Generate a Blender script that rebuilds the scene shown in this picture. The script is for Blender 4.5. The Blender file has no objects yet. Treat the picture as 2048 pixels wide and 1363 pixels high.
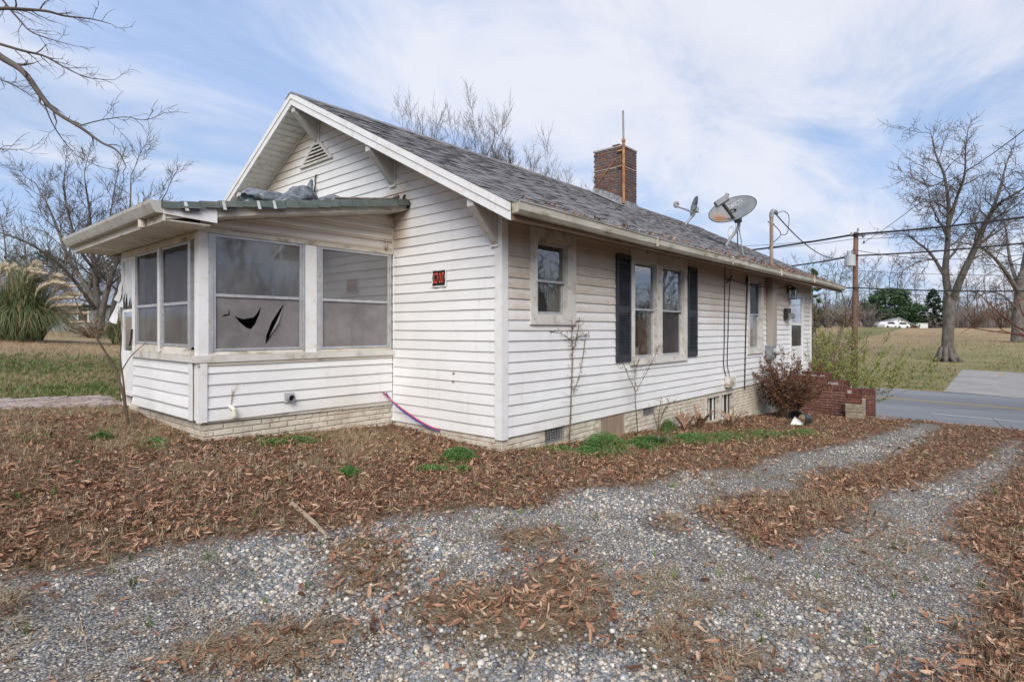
import bpy, math, random
import numpy as np
from mathutils import Vector
R = math.radians
C = bpy.context.scene.collection
sc = bpy.context.scene
rnd = random.Random(7)
nrs = np.random.RandomState(11)

# ------------------------------------------------------------------ camera
F = 1136.0                       # focal length in pixels of a 2048 px wide picture
CAM = (-4.941, -4.465, 1.45)
YAW = math.atan2(0.6569, 0.7541)
FW = (math.cos(YAW), math.sin(YAW)); RT = (math.sin(YAW), -math.cos(YAW))
cd = bpy.data.cameras.new('camera'); cam = bpy.data.objects.new('camera', cd); C.objects.link(cam)
cam.location = CAM; cam.rotation_euler = (R(90), 0, YAW - R(90))
cd.sensor_width = 36; cd.lens = 36 * F / 2048; cd.shift_y = -23.5 / 2048
cd.clip_start = .05; cd.clip_end = 3000
sc.camera = cam

# ------------------------------------------------------------------ sky and sun
SUN_EL, SUN_AZ = R(37), R(220)            # azimuth of the sun measured from +X towards +Y
w = bpy.data.worlds.new('World'); sc.world = w; w.use_nodes = True
nt = w.node_tree; N = nt.nodes; Lk = nt.links; N.clear()
def wn(t, **k):
    n = N.new(t)
    for a, b in k.items(): setattr(n, a, b)
    return n
out = wn('ShaderNodeOutputWorld'); bg = wn('ShaderNodeBackground')
sky = wn('ShaderNodeTexSky', sky_type='NISHITA', sun_disc=False, sun_elevation=SUN_EL, sun_rotation=R(90) - SUN_AZ)
sky.air_density = 1.0; sky.dust_density = 1.2; sky.ozone_density = 2.0
tc = wn('ShaderNodeTexCoord'); sep = wn('ShaderNodeSeparateXYZ'); Lk.new(tc.outputs['Generated'], sep.inputs[0])
def wm(op, a, b=None, c=None):
    n = wn('ShaderNodeMath', operation=op)
    for i, s in enumerate((a, b, c)):
        if s is None: continue
        if isinstance(s, (int, float)): n.inputs[i].default_value = s
        else: Lk.new(s, n.inputs[i])
    return n.outputs[0]
zc = wm('ADD', wm('MAXIMUM', sep.outputs[2], 0.0), 0.16)
cx_ = wm('DIVIDE', sep.outputs[0], zc); cy_ = wm('DIVIDE', sep.outputs[1], zc)
cmb = wn('ShaderNodeCombineXYZ'); Lk.new(cx_, cmb.inputs[0]); Lk.new(cy_, cmb.inputs[1])
mp = wn('ShaderNodeMapping'); mp.inputs['Rotation'].default_value = (0, 0, R(-28)); mp.inputs['Scale'].default_value = (.5, .95, 1)
mp.inputs['Location'].default_value = (3.3, 1.7, 0)
Lk.new(cmb.outputs[0], mp.inputs[0])
def wnoise(scale, det, rough, dist, w_=0.0):
    n = wn('ShaderNodeTexNoise', noise_dimensions='4D'); n.inputs['Scale'].default_value = scale; n.inputs['Detail'].default_value = det
    n.inputs['Roughness'].default_value = rough; n.inputs['Distortion'].default_value = dist; n.inputs['W'].default_value = w_
    Lk.new(mp.outputs[0], n.inputs['Vector']); return n.outputs['Fac']
big = wnoise(.55, 3, .5, .3, 2.0); fine = wnoise(1.9, 8, .62, .9, 5.0)
cov = wm('ADD', wm('MULTIPLY', big, .62), wm('MULTIPLY', fine, .38))
cr = wn('ShaderNodeMapRange', interpolation_type='SMOOTHSTEP'); cr.inputs['From Min'].default_value = .40; cr.inputs['From Max'].default_value = .60
cr.inputs['To Min'].default_value = .45; cr.inputs['To Max'].default_value = .97
Lk.new(cov, cr.inputs['Value'])
cl = wn('ShaderNodeMix', data_type='RGBA'); cl.inputs['Factor'].default_value = .5
tone = wnoise(.9, 5, .55, .4, 9.0)
tr_ = wn('ShaderNodeMapRange', interpolation_type='SMOOTHSTEP'); tr_.inputs['From Min'].default_value = .40; tr_.inputs['From Max'].default_value = .60; Lk.new(wm('ADD', wm('MULTIPLY', tone, .55), wm('MULTIPLY', fine, .45)), tr_.inputs['Value']); Lk.new(tr_.outputs[0], cl.inputs['Factor'])
cl.inputs['A'].default_value = (2.9, 3.9, 6.0, 1); cl.inputs['B'].default_value = (5.5, 5.65, 6.3, 1)
mx = wn('ShaderNodeMix', data_type='RGBA'); Lk.new(cr.outputs[0], mx.inputs['Factor'])
sk2 = wn('ShaderNodeMix', data_type='RGBA', blend_type='MULTIPLY'); sk2.inputs['Factor'].default_value = 1
Lk.new(sky.outputs[0], sk2.inputs['A']); sk2.inputs['B'].default_value = (1.0, 1.0, 1.0, 1)
Lk.new(sk2.outputs['Result'], mx.inputs['A']); Lk.new(cl.outputs['Result'], mx.inputs['B'])
Lk.new(mx.outputs['Result'], bg.inputs[0]); bg.inputs[1].default_value = .056
Lk.new(bg.outputs[0], out.inputs[0])
sd = bpy.data.lights.new('sun', 'SUN'); so = bpy.data.objects.new('sun', sd); C.objects.link(so)
sd.energy = 1.5; sd.angle = R(40); sd.color = (1, .945, .865)
sdir = Vector((math.cos(SUN_EL) * math.cos(SUN_AZ), math.cos(SUN_EL) * math.sin(SUN_AZ), math.sin(SUN_EL)))
so.rotation_euler = sdir.to_track_quat('Z', 'Y').to_euler(); so.location = (0, -20, 30)
sc.view_settings.view_transform = 'Standard'; sc.view_settings.look = 'None'; sc.view_settings.gamma = 1
sc.view_settings.use_curve_mapping = False; sc.view_settings.exposure = 1.45
sc.render.engine = 'CYCLES'
sc.cycles.max_bounces = 8; sc.cycles.transparent_max_bounces = 12; sc.cycles.use_denoising = True
sc.cycles.caustics_reflective = False; sc.cycles.caustics_refractive = False

# ------------------------------------------------------------------ helpers
def at(px, py, d):                        # the point a photo pixel shows at distance d along the view axis
    k = (px - 1024.0) / F
    return Vector((CAM[0] + d * (FW[0] + RT[0] * k), CAM[1] + d * (FW[1] + RT[1] * k), CAM[2] + d * (658.0 - py) / F))
def sst(a, b, x):
    t = np.clip((np.asarray(x, float) - a) / (b - a), 0, 1); return t * t * (3 - 2 * t)
def vnoise(x, y, s, seed=0):              # smooth value noise, 0..1
    x = np.asarray(x, float) * s + 1000.37 * (seed % 7 + 1); y = np.asarray(y, float) * s + 311.7 * (seed % 5 + 1)
    xi = np.floor(x).astype(np.int64); yi = np.floor(y).astype(np.int64); fx = x - xi; fy = y - yi
    fx = fx * fx * (3 - 2 * fx); fy = fy * fy * (3 - 2 * fy)
    def h(i, j):
        n = (i * 374761393 + j * 668265263 + seed * 974711) & 0x7fffffff
        n = ((n ^ (n >> 13)) * 1274126177) & 0x7fffffff
        return ((n ^ (n >> 16)) & 0xffff) / 65535.0
    return (h(xi, yi) * (1 - fx) + h(xi + 1, yi) * fx) * (1 - fy) + (h(xi, yi + 1) * (1 - fx) + h(xi + 1, yi + 1) * fx) * fy
def fnoise(x, y, s, seed=0):
    return .5 * vnoise(x, y, s, seed) + .3 * vnoise(x, y, s * 2.3, seed + 1) + .2 * vnoise(x, y, s * 5.1, seed + 2)
def ground_z(x, y):
    x = np.asarray(x, float); y = np.asarray(y, float)
    zx = np.where(x < 0, -.05 * x, -.066 * x)
    zx = np.where(x > 12.5, -.825 - .19 * (x - 12.5), zx)
    zx = np.maximum(zx, -1.46)
    zx = np.where(x > 28.5, np.maximum(np.minimum(-1.46 + .038 * (x - 28.5) * sst(26, 34, x), 1.68 - .012 * np.maximum(x - 110, 0)), -1.46 + 2 * sst(60, 90, x)), zx)
    zy = .048 * np.minimum(y, 20) + .021 * np.maximum(0, np.minimum(y, 60) - 20)
    zy = zy * (1 - sst(7, 15, x) * (1 - sst(6, 14, y)*0.4))
    z = zx + zy
    road = sst(12.5, 15.5, x) * (1 - sst(27.5, 32, x))
    z = z * (1 - road) + road * (-1.46)
    near = 1 - sst(14, 18, np.abs(x))
    return z + near * (.03 * (fnoise(x, y, .9, 3) - .5) + .012 * (fnoise(x, y, 4, 4) - .5)) * (1 - .7 * road)
def gz(x, y): return float(ground_z(x, y))
def gp(px, py):                           # where a photo pixel meets the ground
    lo, hi = .5, 300.0
    prev = None
    d = 1.0
    while d < 300:
        p = at(px, py, d)
        if p.z < gz(p.x, p.y):
            a, b = d / 1.03, d
            for _ in range(24):
                m = (a + b) / 2; q = at(px, py, m)
                if q.z < gz(q.x, q.y): b = m
                else: a = m
            return at(px, py, b)
        d *= 1.03
    return at(px, py, 300)

WL = {}                                    # world place of every empty and part
class MB:
    def __init__(s, mp=None): s.v = []; s.f = []; s.mp = mp
    def P(s, p): return tuple(s.mp(*p)) if s.mp else tuple(p)
    def add(s, pts, faces):
        b = len(s.v); s.v += [s.P(p) for p in pts]; s.f += [tuple(i + b for i in q) for q in faces]
    def box(s, a0, a1, b0, b1, z0, z1):
        s.add([(a0, b0, z0), (a1, b0, z0), (a1, b1, z0), (a0, b1, z0), (a0, b0, z1), (a1, b0, z1), (a1, b1, z1), (a0, b1, z1)],
              [(0, 3, 2, 1), (4, 5, 6, 7), (0, 1, 5, 4), (1, 2, 6, 5), (2, 3, 7, 6), (3, 0, 4, 7)])
    def bbox(s, a0, a1, b0, b1, z0, z1, e=.006):      # box with chamfered edges on the side of b0..b1 (all edges)
        x = [(a0 + e, a1 - e, b0, b1, z0 + e, z1 - e)]
        pts = []
        for (X0, X1, Y, Z0, Z1) in ((a0 + e, a1 - e, b0, z0 + e, z1 - e), (a0, a1, b0 + (e if b1 > b0 else -e), z0, z1),
                                    (a0, a1, b1 - (e if b1 > b0 else -e), z0, z1), (a0 + e, a1 - e, b1, z0 + e, z1 - e)):
            pts += [(X0, Y, Z0), (X1, Y, Z0), (X1, Y, Z1), (X0, Y, Z1)]
        fs = [(0, 1, 2, 3), (15, 14, 13, 12)]
        for k in range(3):
            o = 4 * k
            for i in range(4):
                j = (i + 1) % 4; fs.append((o + i, o + 4 + i, o + 4 + j, o + j))
        s.add(pts, fs)
    def prism(s, prof, d):                           # polygon of 3-D points swept by vector d
        n = len(prof); q = [tuple(p[i] + d[i] for i in range(3)) for p in prof]
        s.add(list(prof) + q, [tuple(range(n)), tuple(range(2 * n - 1, n - 1, -1))] + [(i, (i + 1) % n, n + (i + 1) % n, n + i) for i in range(n)])
    def tube(s, pts, rad, n=6, cap=True):
        pts = [Vector(p) for p in pts]; m = len(pts)
        if not hasattr(rad, '__len__'): rad = [rad] * m
        t = (pts[1] - pts[0]).normalized(); u = t.orthogonal().normalized()
        b = len(s.v)
        for i, p in enumerate(pts):
            t = (pts[min(i + 1, m - 1)] - pts[max(i - 1, 0)]); t = t.normalized() if t.length > 1e-9 else Vector((0, 0, 1))
            u = (u - t * u.dot(t)); u = u.normalized() if u.length > 1e-6 else t.orthogonal().normalized()
            v = t.cross(u)
            for k in range(n):
                a = 2 * math.pi * k / n; q = p + (u * math.cos(a) + v * math.sin(a)) * rad[i]
                s.v.append(s.P(q))
        for i in range(m - 1):
            for k in range(n):
                k2 = (k + 1) % n; s.f.append((b + i * n + k, b + i * n + k2, b + (i + 1) * n + k2, b + (i + 1) * n + k))
        if cap:
            s.f.append(tuple(b + k for k in range(n - 1, -1, -1))); s.f.append(tuple(b + (m - 1) * n + k for k in range(n)))
    def lathe(s, prof, c, n=20, axis='z'):           # prof: (radius, height)
        b = len(s.v)
        for r, h in prof:
            for k in range(n):
                a = 2 * math.pi * k / n; s.v.append(s.P((c[0] + r * math.cos(a), c[1] + r * math.sin(a), c[2] + h)))
        for i in range(len(prof) - 1):
            for k in range(n):
                k2 = (k + 1) % n; s.f.append((b + i * n + k, b + i * n + k2, b + (i + 1) * n + k2, b + (i + 1) * n + k))
    def build(s, name, m, parent=None, smooth=False, loc=None):
        me = bpy.data.meshes.new(name)
        off = Vector(WL[parent.name]) if parent else Vector(loc or (0, 0, 0))
        va = np.array(s.v, float) - np.array(off)
        me.from_pydata(va.tolist(), [], s.f); me.update()
        if smooth: me.shade_smooth()
        for q in (m if isinstance(m, (list, tuple)) else [m]): me.materials.append(q)
        o = bpy.data.objects.new(name, me); C.objects.link(o)
        if parent: o.parent = parent
        else: o.location = off
        WL[o.name] = tuple(off)
        return o
def tag(o, label=None, cat=None, group=None, kind=None):
    if label: o['label'] = label
    if cat: o['category'] = cat
    if group: o['group'] = group
    if kind: o['kind'] = kind
    return o
def empty(name, loc, label, cat, group=None):
    o = bpy.data.objects.new(name, None); C.objects.link(o); o.location = loc; o.empty_display_size = .2
    WL[o.name] = tuple(loc); tag(o, label, cat, group); return o
def piece(name, me, parent, loc, rot=(0, 0, 0), scale=(1, 1, 1)):      # one more object on shared mesh data
    o = bpy.data.objects.new(name, me); C.objects.link(o); o.parent = parent
    off = WL[parent.name]; o.location = (loc[0] - off[0], loc[1] - off[1], loc[2] - off[2]); o.rotation_euler = rot; o.scale = scale
    WL[o.name] = tuple(loc); return o
def mesh_of(mb, m, name='piece', smooth=False):
    me = bpy.data.meshes.new(name); me.from_pydata(mb.v, [], mb.f); me.update()
    if smooth: me.shade_smooth()
    me.materials.append(m); return me
def wall_y(Y): return lambda a, o, z: (a, Y - o, z)          # a wall facing -y
def wall_x(X): return lambda a, o, z: (X - o, a, z)          # a wall facing -x
def walk(t):                                                  # dense curve through points (Catmull-Rom)
    t = [Vector(p) for p in t]; r = []
    for i in range(len(t) - 1):
        p0, p1, p2, p3 = t[max(i - 1, 0)], t[i], t[i + 1], t[min(i + 2, len(t) - 1)]
        for k in range(5):
            u = k / 5
            r.append(.5 * ((2 * p1) + (p2 - p0) * u + (2 * p0 - 5 * p1 + 4 * p2 - p3) * u * u + (3 * p1 - p0 - 3 * p2 + p3) * u ** 3))
    return r + [t[-1]]
def sag(a, b, s, n=24):
    a, b = Vector(a), Vector(b)
    return [a.lerp(b, i / n) - Vector((0, 0, s * 4 * (i / n) * (1 - i / n))) for i in range(n + 1)]

# ------------------------------------------------------------------ materials
class NG:                                   # a small node builder
    def __init__(s, name):
        s.m = bpy.data.materials.new(name); s.m.use_nodes = True; s.t = s.m.node_tree; s.t.nodes.clear()
        s.o = s.n('ShaderNodeOutputMaterial'); s.b = s.n('ShaderNodeBsdfPrincipled'); s.l(s.b.outputs[0], s.o.inputs[0])
        s.geo = s.n('ShaderNodeNewGeometry'); s.pos = s.geo.outputs['Position']
    def n(s, t, **k):
        q = s.t.nodes.new(t)
        for a, b in k.items(): setattr(q, a, b)
        return q
    def l(s, a, b): s.t.links.new(a, b)
    def val(s, sock, v):
        if isinstance(v, (int, float)): sock.default_value = v
        elif isinstance(v, (tuple, list)): sock.default_value = tuple(v) + ((1,) if len(v) == 3 and len(sock.default_value) == 4 else ())
        else: s.l(v, sock)
    def math(s, op, a, b=None, clamp=False):
        q = s.n('ShaderNodeMath', operation=op); q.use_clamp = clamp; s.val(q.inputs[0], a)
        if b is not None: s.val(q.inputs[1], b)
        return q.outputs[0]
    def xyz(s):
        q = s.n('ShaderNodeSeparateXYZ'); s.l(s.pos, q.inputs[0]); return q.outputs
    def noise(s, scale, det=4, rough=.55, st=(1, 1, 1), vec=None, dist=0):
        m = s.n('ShaderNodeMapping'); s.l(vec or s.pos, m.inputs[0]); m.inputs['Scale'].default_value = st
        q = s.n('ShaderNodeTexNoise'); q.inputs['Scale'].default_value = scale; q.inputs['Detail'].default_value = det
        q.inputs['Roughness'].default_value = rough; q.inputs['Distortion'].default_value = dist
        s.l(m.outputs[0], q.inputs['Vector']); return q.outputs['Fac']
    def voro(s, scale, feat='F1', out='Distance', st=(1, 1, 1), rand=1.0):
        m = s.n('ShaderNodeMapping'); s.l(s.pos, m.inputs[0]); m.inputs['Scale'].default_value = st
        q = s.n('ShaderNodeTexVoronoi', feature=feat); q.inputs['Scale'].default_value = scale; q.inputs['Randomness'].default_value = rand
        s.l(m.outputs[0], q.inputs['Vector']); return q.outputs[out]
    def rng(s, v, a, b, c=0.0, d=1.0, smooth=True):
        q = s.n('ShaderNodeMapRange'); q.interpolation_type = 'SMOOTHSTEP' if smooth else 'LINEAR'
        s.val(q.inputs['Value'], v); q.inputs['From Min'].default_value = a; q.inputs['From Max'].default_value = b
        q.inputs['To Min'].default_value = c; q.inputs['To Max'].default_value = d; return q.outputs[0]
    def mix(s, f, a, b, mode='MIX'):
        q = s.n('ShaderNodeMix', data_type='RGBA', blend_type=mode); s.val(q.inputs['Factor'], f); s.val(q.inputs['A'], a); s.val(q.inputs['B'], b)
        return q.outputs['Result']
    def ramp(s, v, stops):
        q = s.n('ShaderNodeValToRGB'); e = q.color_ramp.elements
        while len(e) < len(stops): e.new(.5)
        for el, (p, c) in zip(e, stops): el.position = p; el.color = tuple(c) + (1,)
        s.l(v, q.inputs[0]); return q.outputs[0]
    def rand(s): return s.n('ShaderNodeObjectInfo').outputs['Random']
    def bump(s, h, strength=.3, dist=.01):
        q = s.n('ShaderNodeBump'); q.inputs['Strength'].default_value = strength; q.inputs['Distance'].default_value = dist
        s.l(h, q.inputs['Height']); s.l(q.outputs[0], s.b.inputs['Normal'])
    def fin(s, col, rough=.6, metal=0.0, spec=.35):
        s.val(s.b.inputs['Base Color'], col); s.val(s.b.inputs['Roughness'], rough); s.b.inputs['Metallic'].default_value = metal
        s.b.inputs['Specular IOR Level'].default_value = spec; return s.m
def mat(name, c1, c2=None, scale=6, rough=.6, bump=0, bscale=60, metal=0.0, spec=.35, st=(1, 1, 1), c3=None, vary=.0, det=5):
    g = NG(name); col = c1
    if c2: col = g.mix(g.rng(g.noise(scale, det, .6, st), .35, .65), c1, c2)
    if c3: col = g.mix(g.rng(g.noise(scale * 3.1, 5, .6, st), .5, .72), col, c3)
    if vary:
        col = g.mix(1, col, g.ramp(g.rand(), [(0, (1 - vary,) * 3), (1, (1 + vary,) * 3)]), 'MULTIPLY') if not isinstance(col, tuple) else g.mix(g.rand(), tuple(k * (1 - vary) for k in col), tuple(min(1, k * (1 + vary)) for k in col))
    if bump: g.bump(g.noise(bscale, 5, .65, st), bump)
    return g.fin(col, rough, metal, spec)
# ------------------------------------------------------------------ house materials
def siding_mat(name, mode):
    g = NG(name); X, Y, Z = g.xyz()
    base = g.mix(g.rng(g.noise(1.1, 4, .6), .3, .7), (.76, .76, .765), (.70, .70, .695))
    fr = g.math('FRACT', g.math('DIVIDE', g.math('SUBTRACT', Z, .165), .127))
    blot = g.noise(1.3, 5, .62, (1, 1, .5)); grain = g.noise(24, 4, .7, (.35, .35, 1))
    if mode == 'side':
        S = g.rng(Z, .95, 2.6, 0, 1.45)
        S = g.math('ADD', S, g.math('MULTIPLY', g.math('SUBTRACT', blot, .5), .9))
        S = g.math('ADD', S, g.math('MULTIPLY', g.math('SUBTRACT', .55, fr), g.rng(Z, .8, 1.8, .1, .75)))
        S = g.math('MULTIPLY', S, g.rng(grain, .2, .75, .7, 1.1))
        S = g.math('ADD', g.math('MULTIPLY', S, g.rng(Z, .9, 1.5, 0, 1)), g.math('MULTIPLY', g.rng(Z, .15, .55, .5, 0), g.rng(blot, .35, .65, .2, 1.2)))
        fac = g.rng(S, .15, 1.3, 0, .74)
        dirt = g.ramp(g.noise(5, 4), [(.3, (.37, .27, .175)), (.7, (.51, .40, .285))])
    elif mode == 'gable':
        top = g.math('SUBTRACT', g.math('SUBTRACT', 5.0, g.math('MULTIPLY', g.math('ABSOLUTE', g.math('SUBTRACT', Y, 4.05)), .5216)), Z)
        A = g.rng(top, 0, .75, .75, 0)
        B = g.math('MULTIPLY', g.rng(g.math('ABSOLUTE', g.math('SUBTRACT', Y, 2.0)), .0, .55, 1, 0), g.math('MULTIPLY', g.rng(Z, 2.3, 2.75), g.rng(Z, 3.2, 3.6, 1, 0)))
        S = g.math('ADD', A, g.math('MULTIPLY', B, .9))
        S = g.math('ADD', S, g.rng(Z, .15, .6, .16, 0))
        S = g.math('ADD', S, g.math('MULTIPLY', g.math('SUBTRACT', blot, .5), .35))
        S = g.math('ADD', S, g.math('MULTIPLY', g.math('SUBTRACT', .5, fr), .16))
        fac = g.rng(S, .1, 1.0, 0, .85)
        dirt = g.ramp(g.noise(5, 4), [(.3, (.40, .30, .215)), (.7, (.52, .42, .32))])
    elif mode == 'porch':
        S = g.math('ADD', g.rng(Z, .4, .75, .3, .06), g.math('MULTIPLY', g.math('SUBTRACT', blot, .45), .8))
        fac = g.rng(S, .1, 1.0, 0, .8)
        dirt = (.52, .43, .32, 1)
    else:
        S = g.math('ADD', .62, g.math('MULTIPLY', g.math('SUBTRACT', blot, .5), .5))
        S = g.math('ADD', S, g.math('MULTIPLY', g.math('SUBTRACT', fr, .5), .4))
        fac = g.rng(S, .1, 1.1, .1, .95)
        dirt = g.ramp(g.noise(4, 4), [(.3, (.34, .24, .155)), (.7, (.46, .345, .235))])
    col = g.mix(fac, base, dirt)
    st = g.rng(g.noise(9, 5, .7, (1, 1, .09)), .52, .8, 0, .22)
    col = g.mix(st, col, (.42, .37, .30))
    sp = g.rng(g.noise(38, 2, .5), .70, .78, 0, .6); col = g.mix(sp, col, (.30, .25, .20))
    col = g.mix(1, col, g.ramp(g.rand(), [(0, (.955, .955, .955)), (1, (1.02, 1.02, 1.02))]), 'MULTIPLY')
    g.bump(g.noise(55, 4, .7, (.12, .12, 1)), .12, .004)
    return g.fin(col, .5, 0, .3)
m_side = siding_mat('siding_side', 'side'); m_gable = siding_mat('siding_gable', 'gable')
m_porch = siding_mat('siding_porch', 'porch'); m_pup = siding_mat('siding_porch_top', 'up')
m_white = mat('white_paint', (.74, .745, .76), (.69, .685, .675), 3, .5, .08, 40, c3=(.63, .60, .55))
m_trim = mat('trim_paint', (.55, .53, .49), (.64, .625, .60), 2.2, .55, .1, 40, c3=(.36, .30, .23))
m_grey = mat('grey_trim', (.42, .42, .42), (.50, .50, .51), 3, .5, .05, c3=(.36, .34, .31))
m_alu = mat('dull_aluminium', (.42, .43, .45), (.52, .53, .55), 6, .42, .05, metal=.35, c3=(.36, .34, .31))
m_dirty = mat('dirty_white', (.50, .455, .38), (.60, .57, .52), 3, .6, .1, 30, c3=(.27, .21, .15), st=(.4, .4, 1))
m_soff = mat('soffit_vinyl', (.60, .56, .50), (.70, .68, .64), 2.5, .55, .05, c3=(.42, .33, .24))
m_soffw = mat('rake_soffit_vinyl', (.64, .63, .61), (.72, .71, .70), 2.5, .5, .05, c3=(.5, .45, .38))
m_eave = mat('brown_eave_wood', (.20, .135, .085), (.30, .21, .14), 5, .8, .2, 40, st=(.3, 1, 1))
m_dark = mat('dark_interior', (.05, .045, .04), rough=.9)
m_room = mat('room_plaster', (.16, .14, .12), (.22, .2, .17), 2, .9)
m_black = mat('black_rubber', (.02, .02, .022), rough=.45)
m_brickp = mat('painted_brick', (.52, .46, .375), (.62, .57, .49), 3, .8, .5, 45, vary=.06, c3=(.40, .32, .24))
m_mortp = mat('painted_mortar', (.43, .375, .30), (.53, .48, .40), 6, .9, .5, 60)
def brick_mat(name, stops, rough=.85):
    g = NG(name); col = g.ramp(g.rand(), stops)
    col = g.mix(g.rng(g.noise(14, 5, .6), .35, .7), col, g.mix(1, col, (.62, .62, .62), 'MULTIPLY'))
    col = g.mix(g.rng(g.noise(6, 6, .7), .6, .75, 0, .45), col, (.33, .30, .27))
    g.bump(g.noise(70, 5, .7), .5, .006); return g.fin(col, rough, 0, .25)
m_chim = brick_mat('chimney_brick', [(0, (.10, .055, .05)), (.35, (.135, .085, .08)), (.6, (.105, .09, .095)), (.85, (.16, .085, .07)), (1, (.22, .10, .06))])
m_red = brick_mat('red_brick', [(0, (.10, .034, .028)), (.4, (.155, .05, .038)), (.8, (.13, .054, .044)), (1, (.20, .08, .055))])
m_mort = mat('mortar', (.40, .36, .32), (.28, .25, .22), 8, .95, .4, 60)
def shingle_mat(name, stops, w=.16):
    g = NG(name); X, Y, Z = g.xyz()
    col = g.ramp(g.noise(2.2, 6, .65, (1, 2.2, 2.2)), stops)
    cc = g.n('ShaderNodeCombineXYZ'); course = g.math('FLOOR', g.math('DIVIDE', g.math('SUBTRACT', Z, 2.79), .127 * .46247))
    g.l(g.math('FLOOR', g.math('DIVIDE', g.math('ADD', X, g.math('MULTIPLY', g.math('MODULO', course, 3.0), .1)), .305)), cc.inputs[0]); g.l(course, cc.inputs[1])
    wn_ = g.n('ShaderNodeTexWhiteNoise', noise_dimensions='2D'); g.l(cc.outputs[0], wn_.inputs['Vector'])
    col = g.mix(1, col, g.ramp(wn_.outputs['Value'], [(0, (.78, .78, .80)), (.5, (1, 1, 1)), (1, (1.16, 1.15, 1.14))]), 'MULTIPLY')
    col = g.mix(g.rng(g.noise(9, 6, .75, (.5, 1.5, 1.5)), .54, .70, 0, w), col, (.40, .38, .37))
    col = g.mix(g.rng(g.noise(16, 4, .7, (.25, 1, 1)), .60, .72, 0, .45), col, (.06, .058, .06))
    col = g.mix(g.rng(g.noise(260, 2, .5), .45, .62, 0, .35), col, (.24, .23, .225))
    g.bump(g.noise(160, 4, .7), .6, .006); return g.fin(col, .92, 0, .15)
m_shin = shingle_mat('old_grey_shingle', [(.3, (.16, .158, .166)), (.5, (.195, .192, .20)), (.7, (.235, .23, .232))])
m_shing = shingle_mat('green_shingle', [(.3, (.06, .085, .08)), (.5, (.095, .125, .115)), (.7, (.14, .135, .12))], .15)
m_shut = mat('shutter_black', (.030, .034, .042), (.045, .05, .06), 9, .55, .05)
m_gut = mat('dirty_gutter', (.50, .48, .42), (.38, .36, .29), 2.4, .55, .1, 40, st=(.5, 2, 1), c3=(.22, .21, .12))
m_rust = mat('rusty_metal', (.30, .12, .045), (.42, .24, .12), 7, .8, .3, 60, c3=(.16, .08, .05))
m_galv = mat('grey_galvanised', (.20, .21, .225), (.28, .29, .30), 12, .5, .05, metal=.15)
m_curt = mat('faded_curtain', (.30, .27, .24), (.42, .40, .37), 4, .9, .2, 20, st=(4, 1, .3))
m_curtr = mat('red_curtain', (.14, .055, .05), (.22, .10, .08), 4, .9, .2, 20, st=(4, 1, .3))
def glass_mat(name, film, fcol, gl=1.8, rough=.02, vary_=True):
    g = NG(name); t = g.t; t.nodes.remove(g.b)
    tr = g.n('ShaderNodeBsdfTransparent'); tr.inputs[0].default_value = (.86, .88, .88, 1)
    df = g.n('ShaderNodeBsdfDiffuse'); df.inputs[0].default_value = tuple(fcol) + (1,)
    gs = g.n('ShaderNodeBsdfGlossy'); gs.inputs[0].default_value = (.95, .97, 1, 1); gs.inputs['Roughness'].default_value = rough
    bp = g.n('ShaderNodeBump'); bp.inputs['Strength'].default_value = .05; bp.inputs['Distance'].default_value = .02; g.l(g.noise(2.2, 2), bp.inputs['Height']); g.l(bp.outputs[0], gs.inputs['Normal'])
    m1 = g.n('ShaderNodeMixShader'); m2 = g.n('ShaderNodeMixShader')
    g.l(g.mix(g.rng(g.noise(3.1, 7, .7), .3, .7), tuple(q * .78 for q in fcol), tuple(q * 1.2 for q in fcol)), df.inputs[0])
    f = g.rng(g.noise(2.6, 6, .65), .3, .75, film * .88, min(1, film * 1.1)) if vary_ else film
    g.val(m1.inputs[0], f); g.l(tr.outputs[0], m1.inputs[1]); g.l(df.outputs[0], m1.inputs[2])
    lw = g.n('ShaderNodeLayerWeight'); fz = g.math('ADD', g.math('MULTIPLY', g.math('POWER', lw.outputs['Facing'], 5.0), .96), .04)
    g.val(m2.inputs[0], g.math('MULTIPLY', fz, gl, True)); g.l(m1.outputs[0], m2.inputs[1]); g.l(gs.outputs[0], m2.inputs[2])
    g.l(m2.outputs[0], g.o.inputs[0]); return g.m
m_glass = glass_mat('dusty_glass', .06, (.32, .30, .27), 2.2)
m_plas = glass_mat('plastic_over_screen', .40, (.24, .235, .24), 2.0, .04)
m_plas2 = glass_mat('dull_plastic_film', .42, (.22, .215, .22), .45, .1)
m_scr = glass_mat('grey_insect_screen', .88, (.22, .205, .21), .1, .4, False)
m_scr2 = glass_mat('thin_insect_screen', .45, (.12, .11, .115), .25, .06)
m_film = mat('torn_white_plastic', (.50, .50, .49), (.60, .60, .60), 5, .35, .1, 20)

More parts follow.
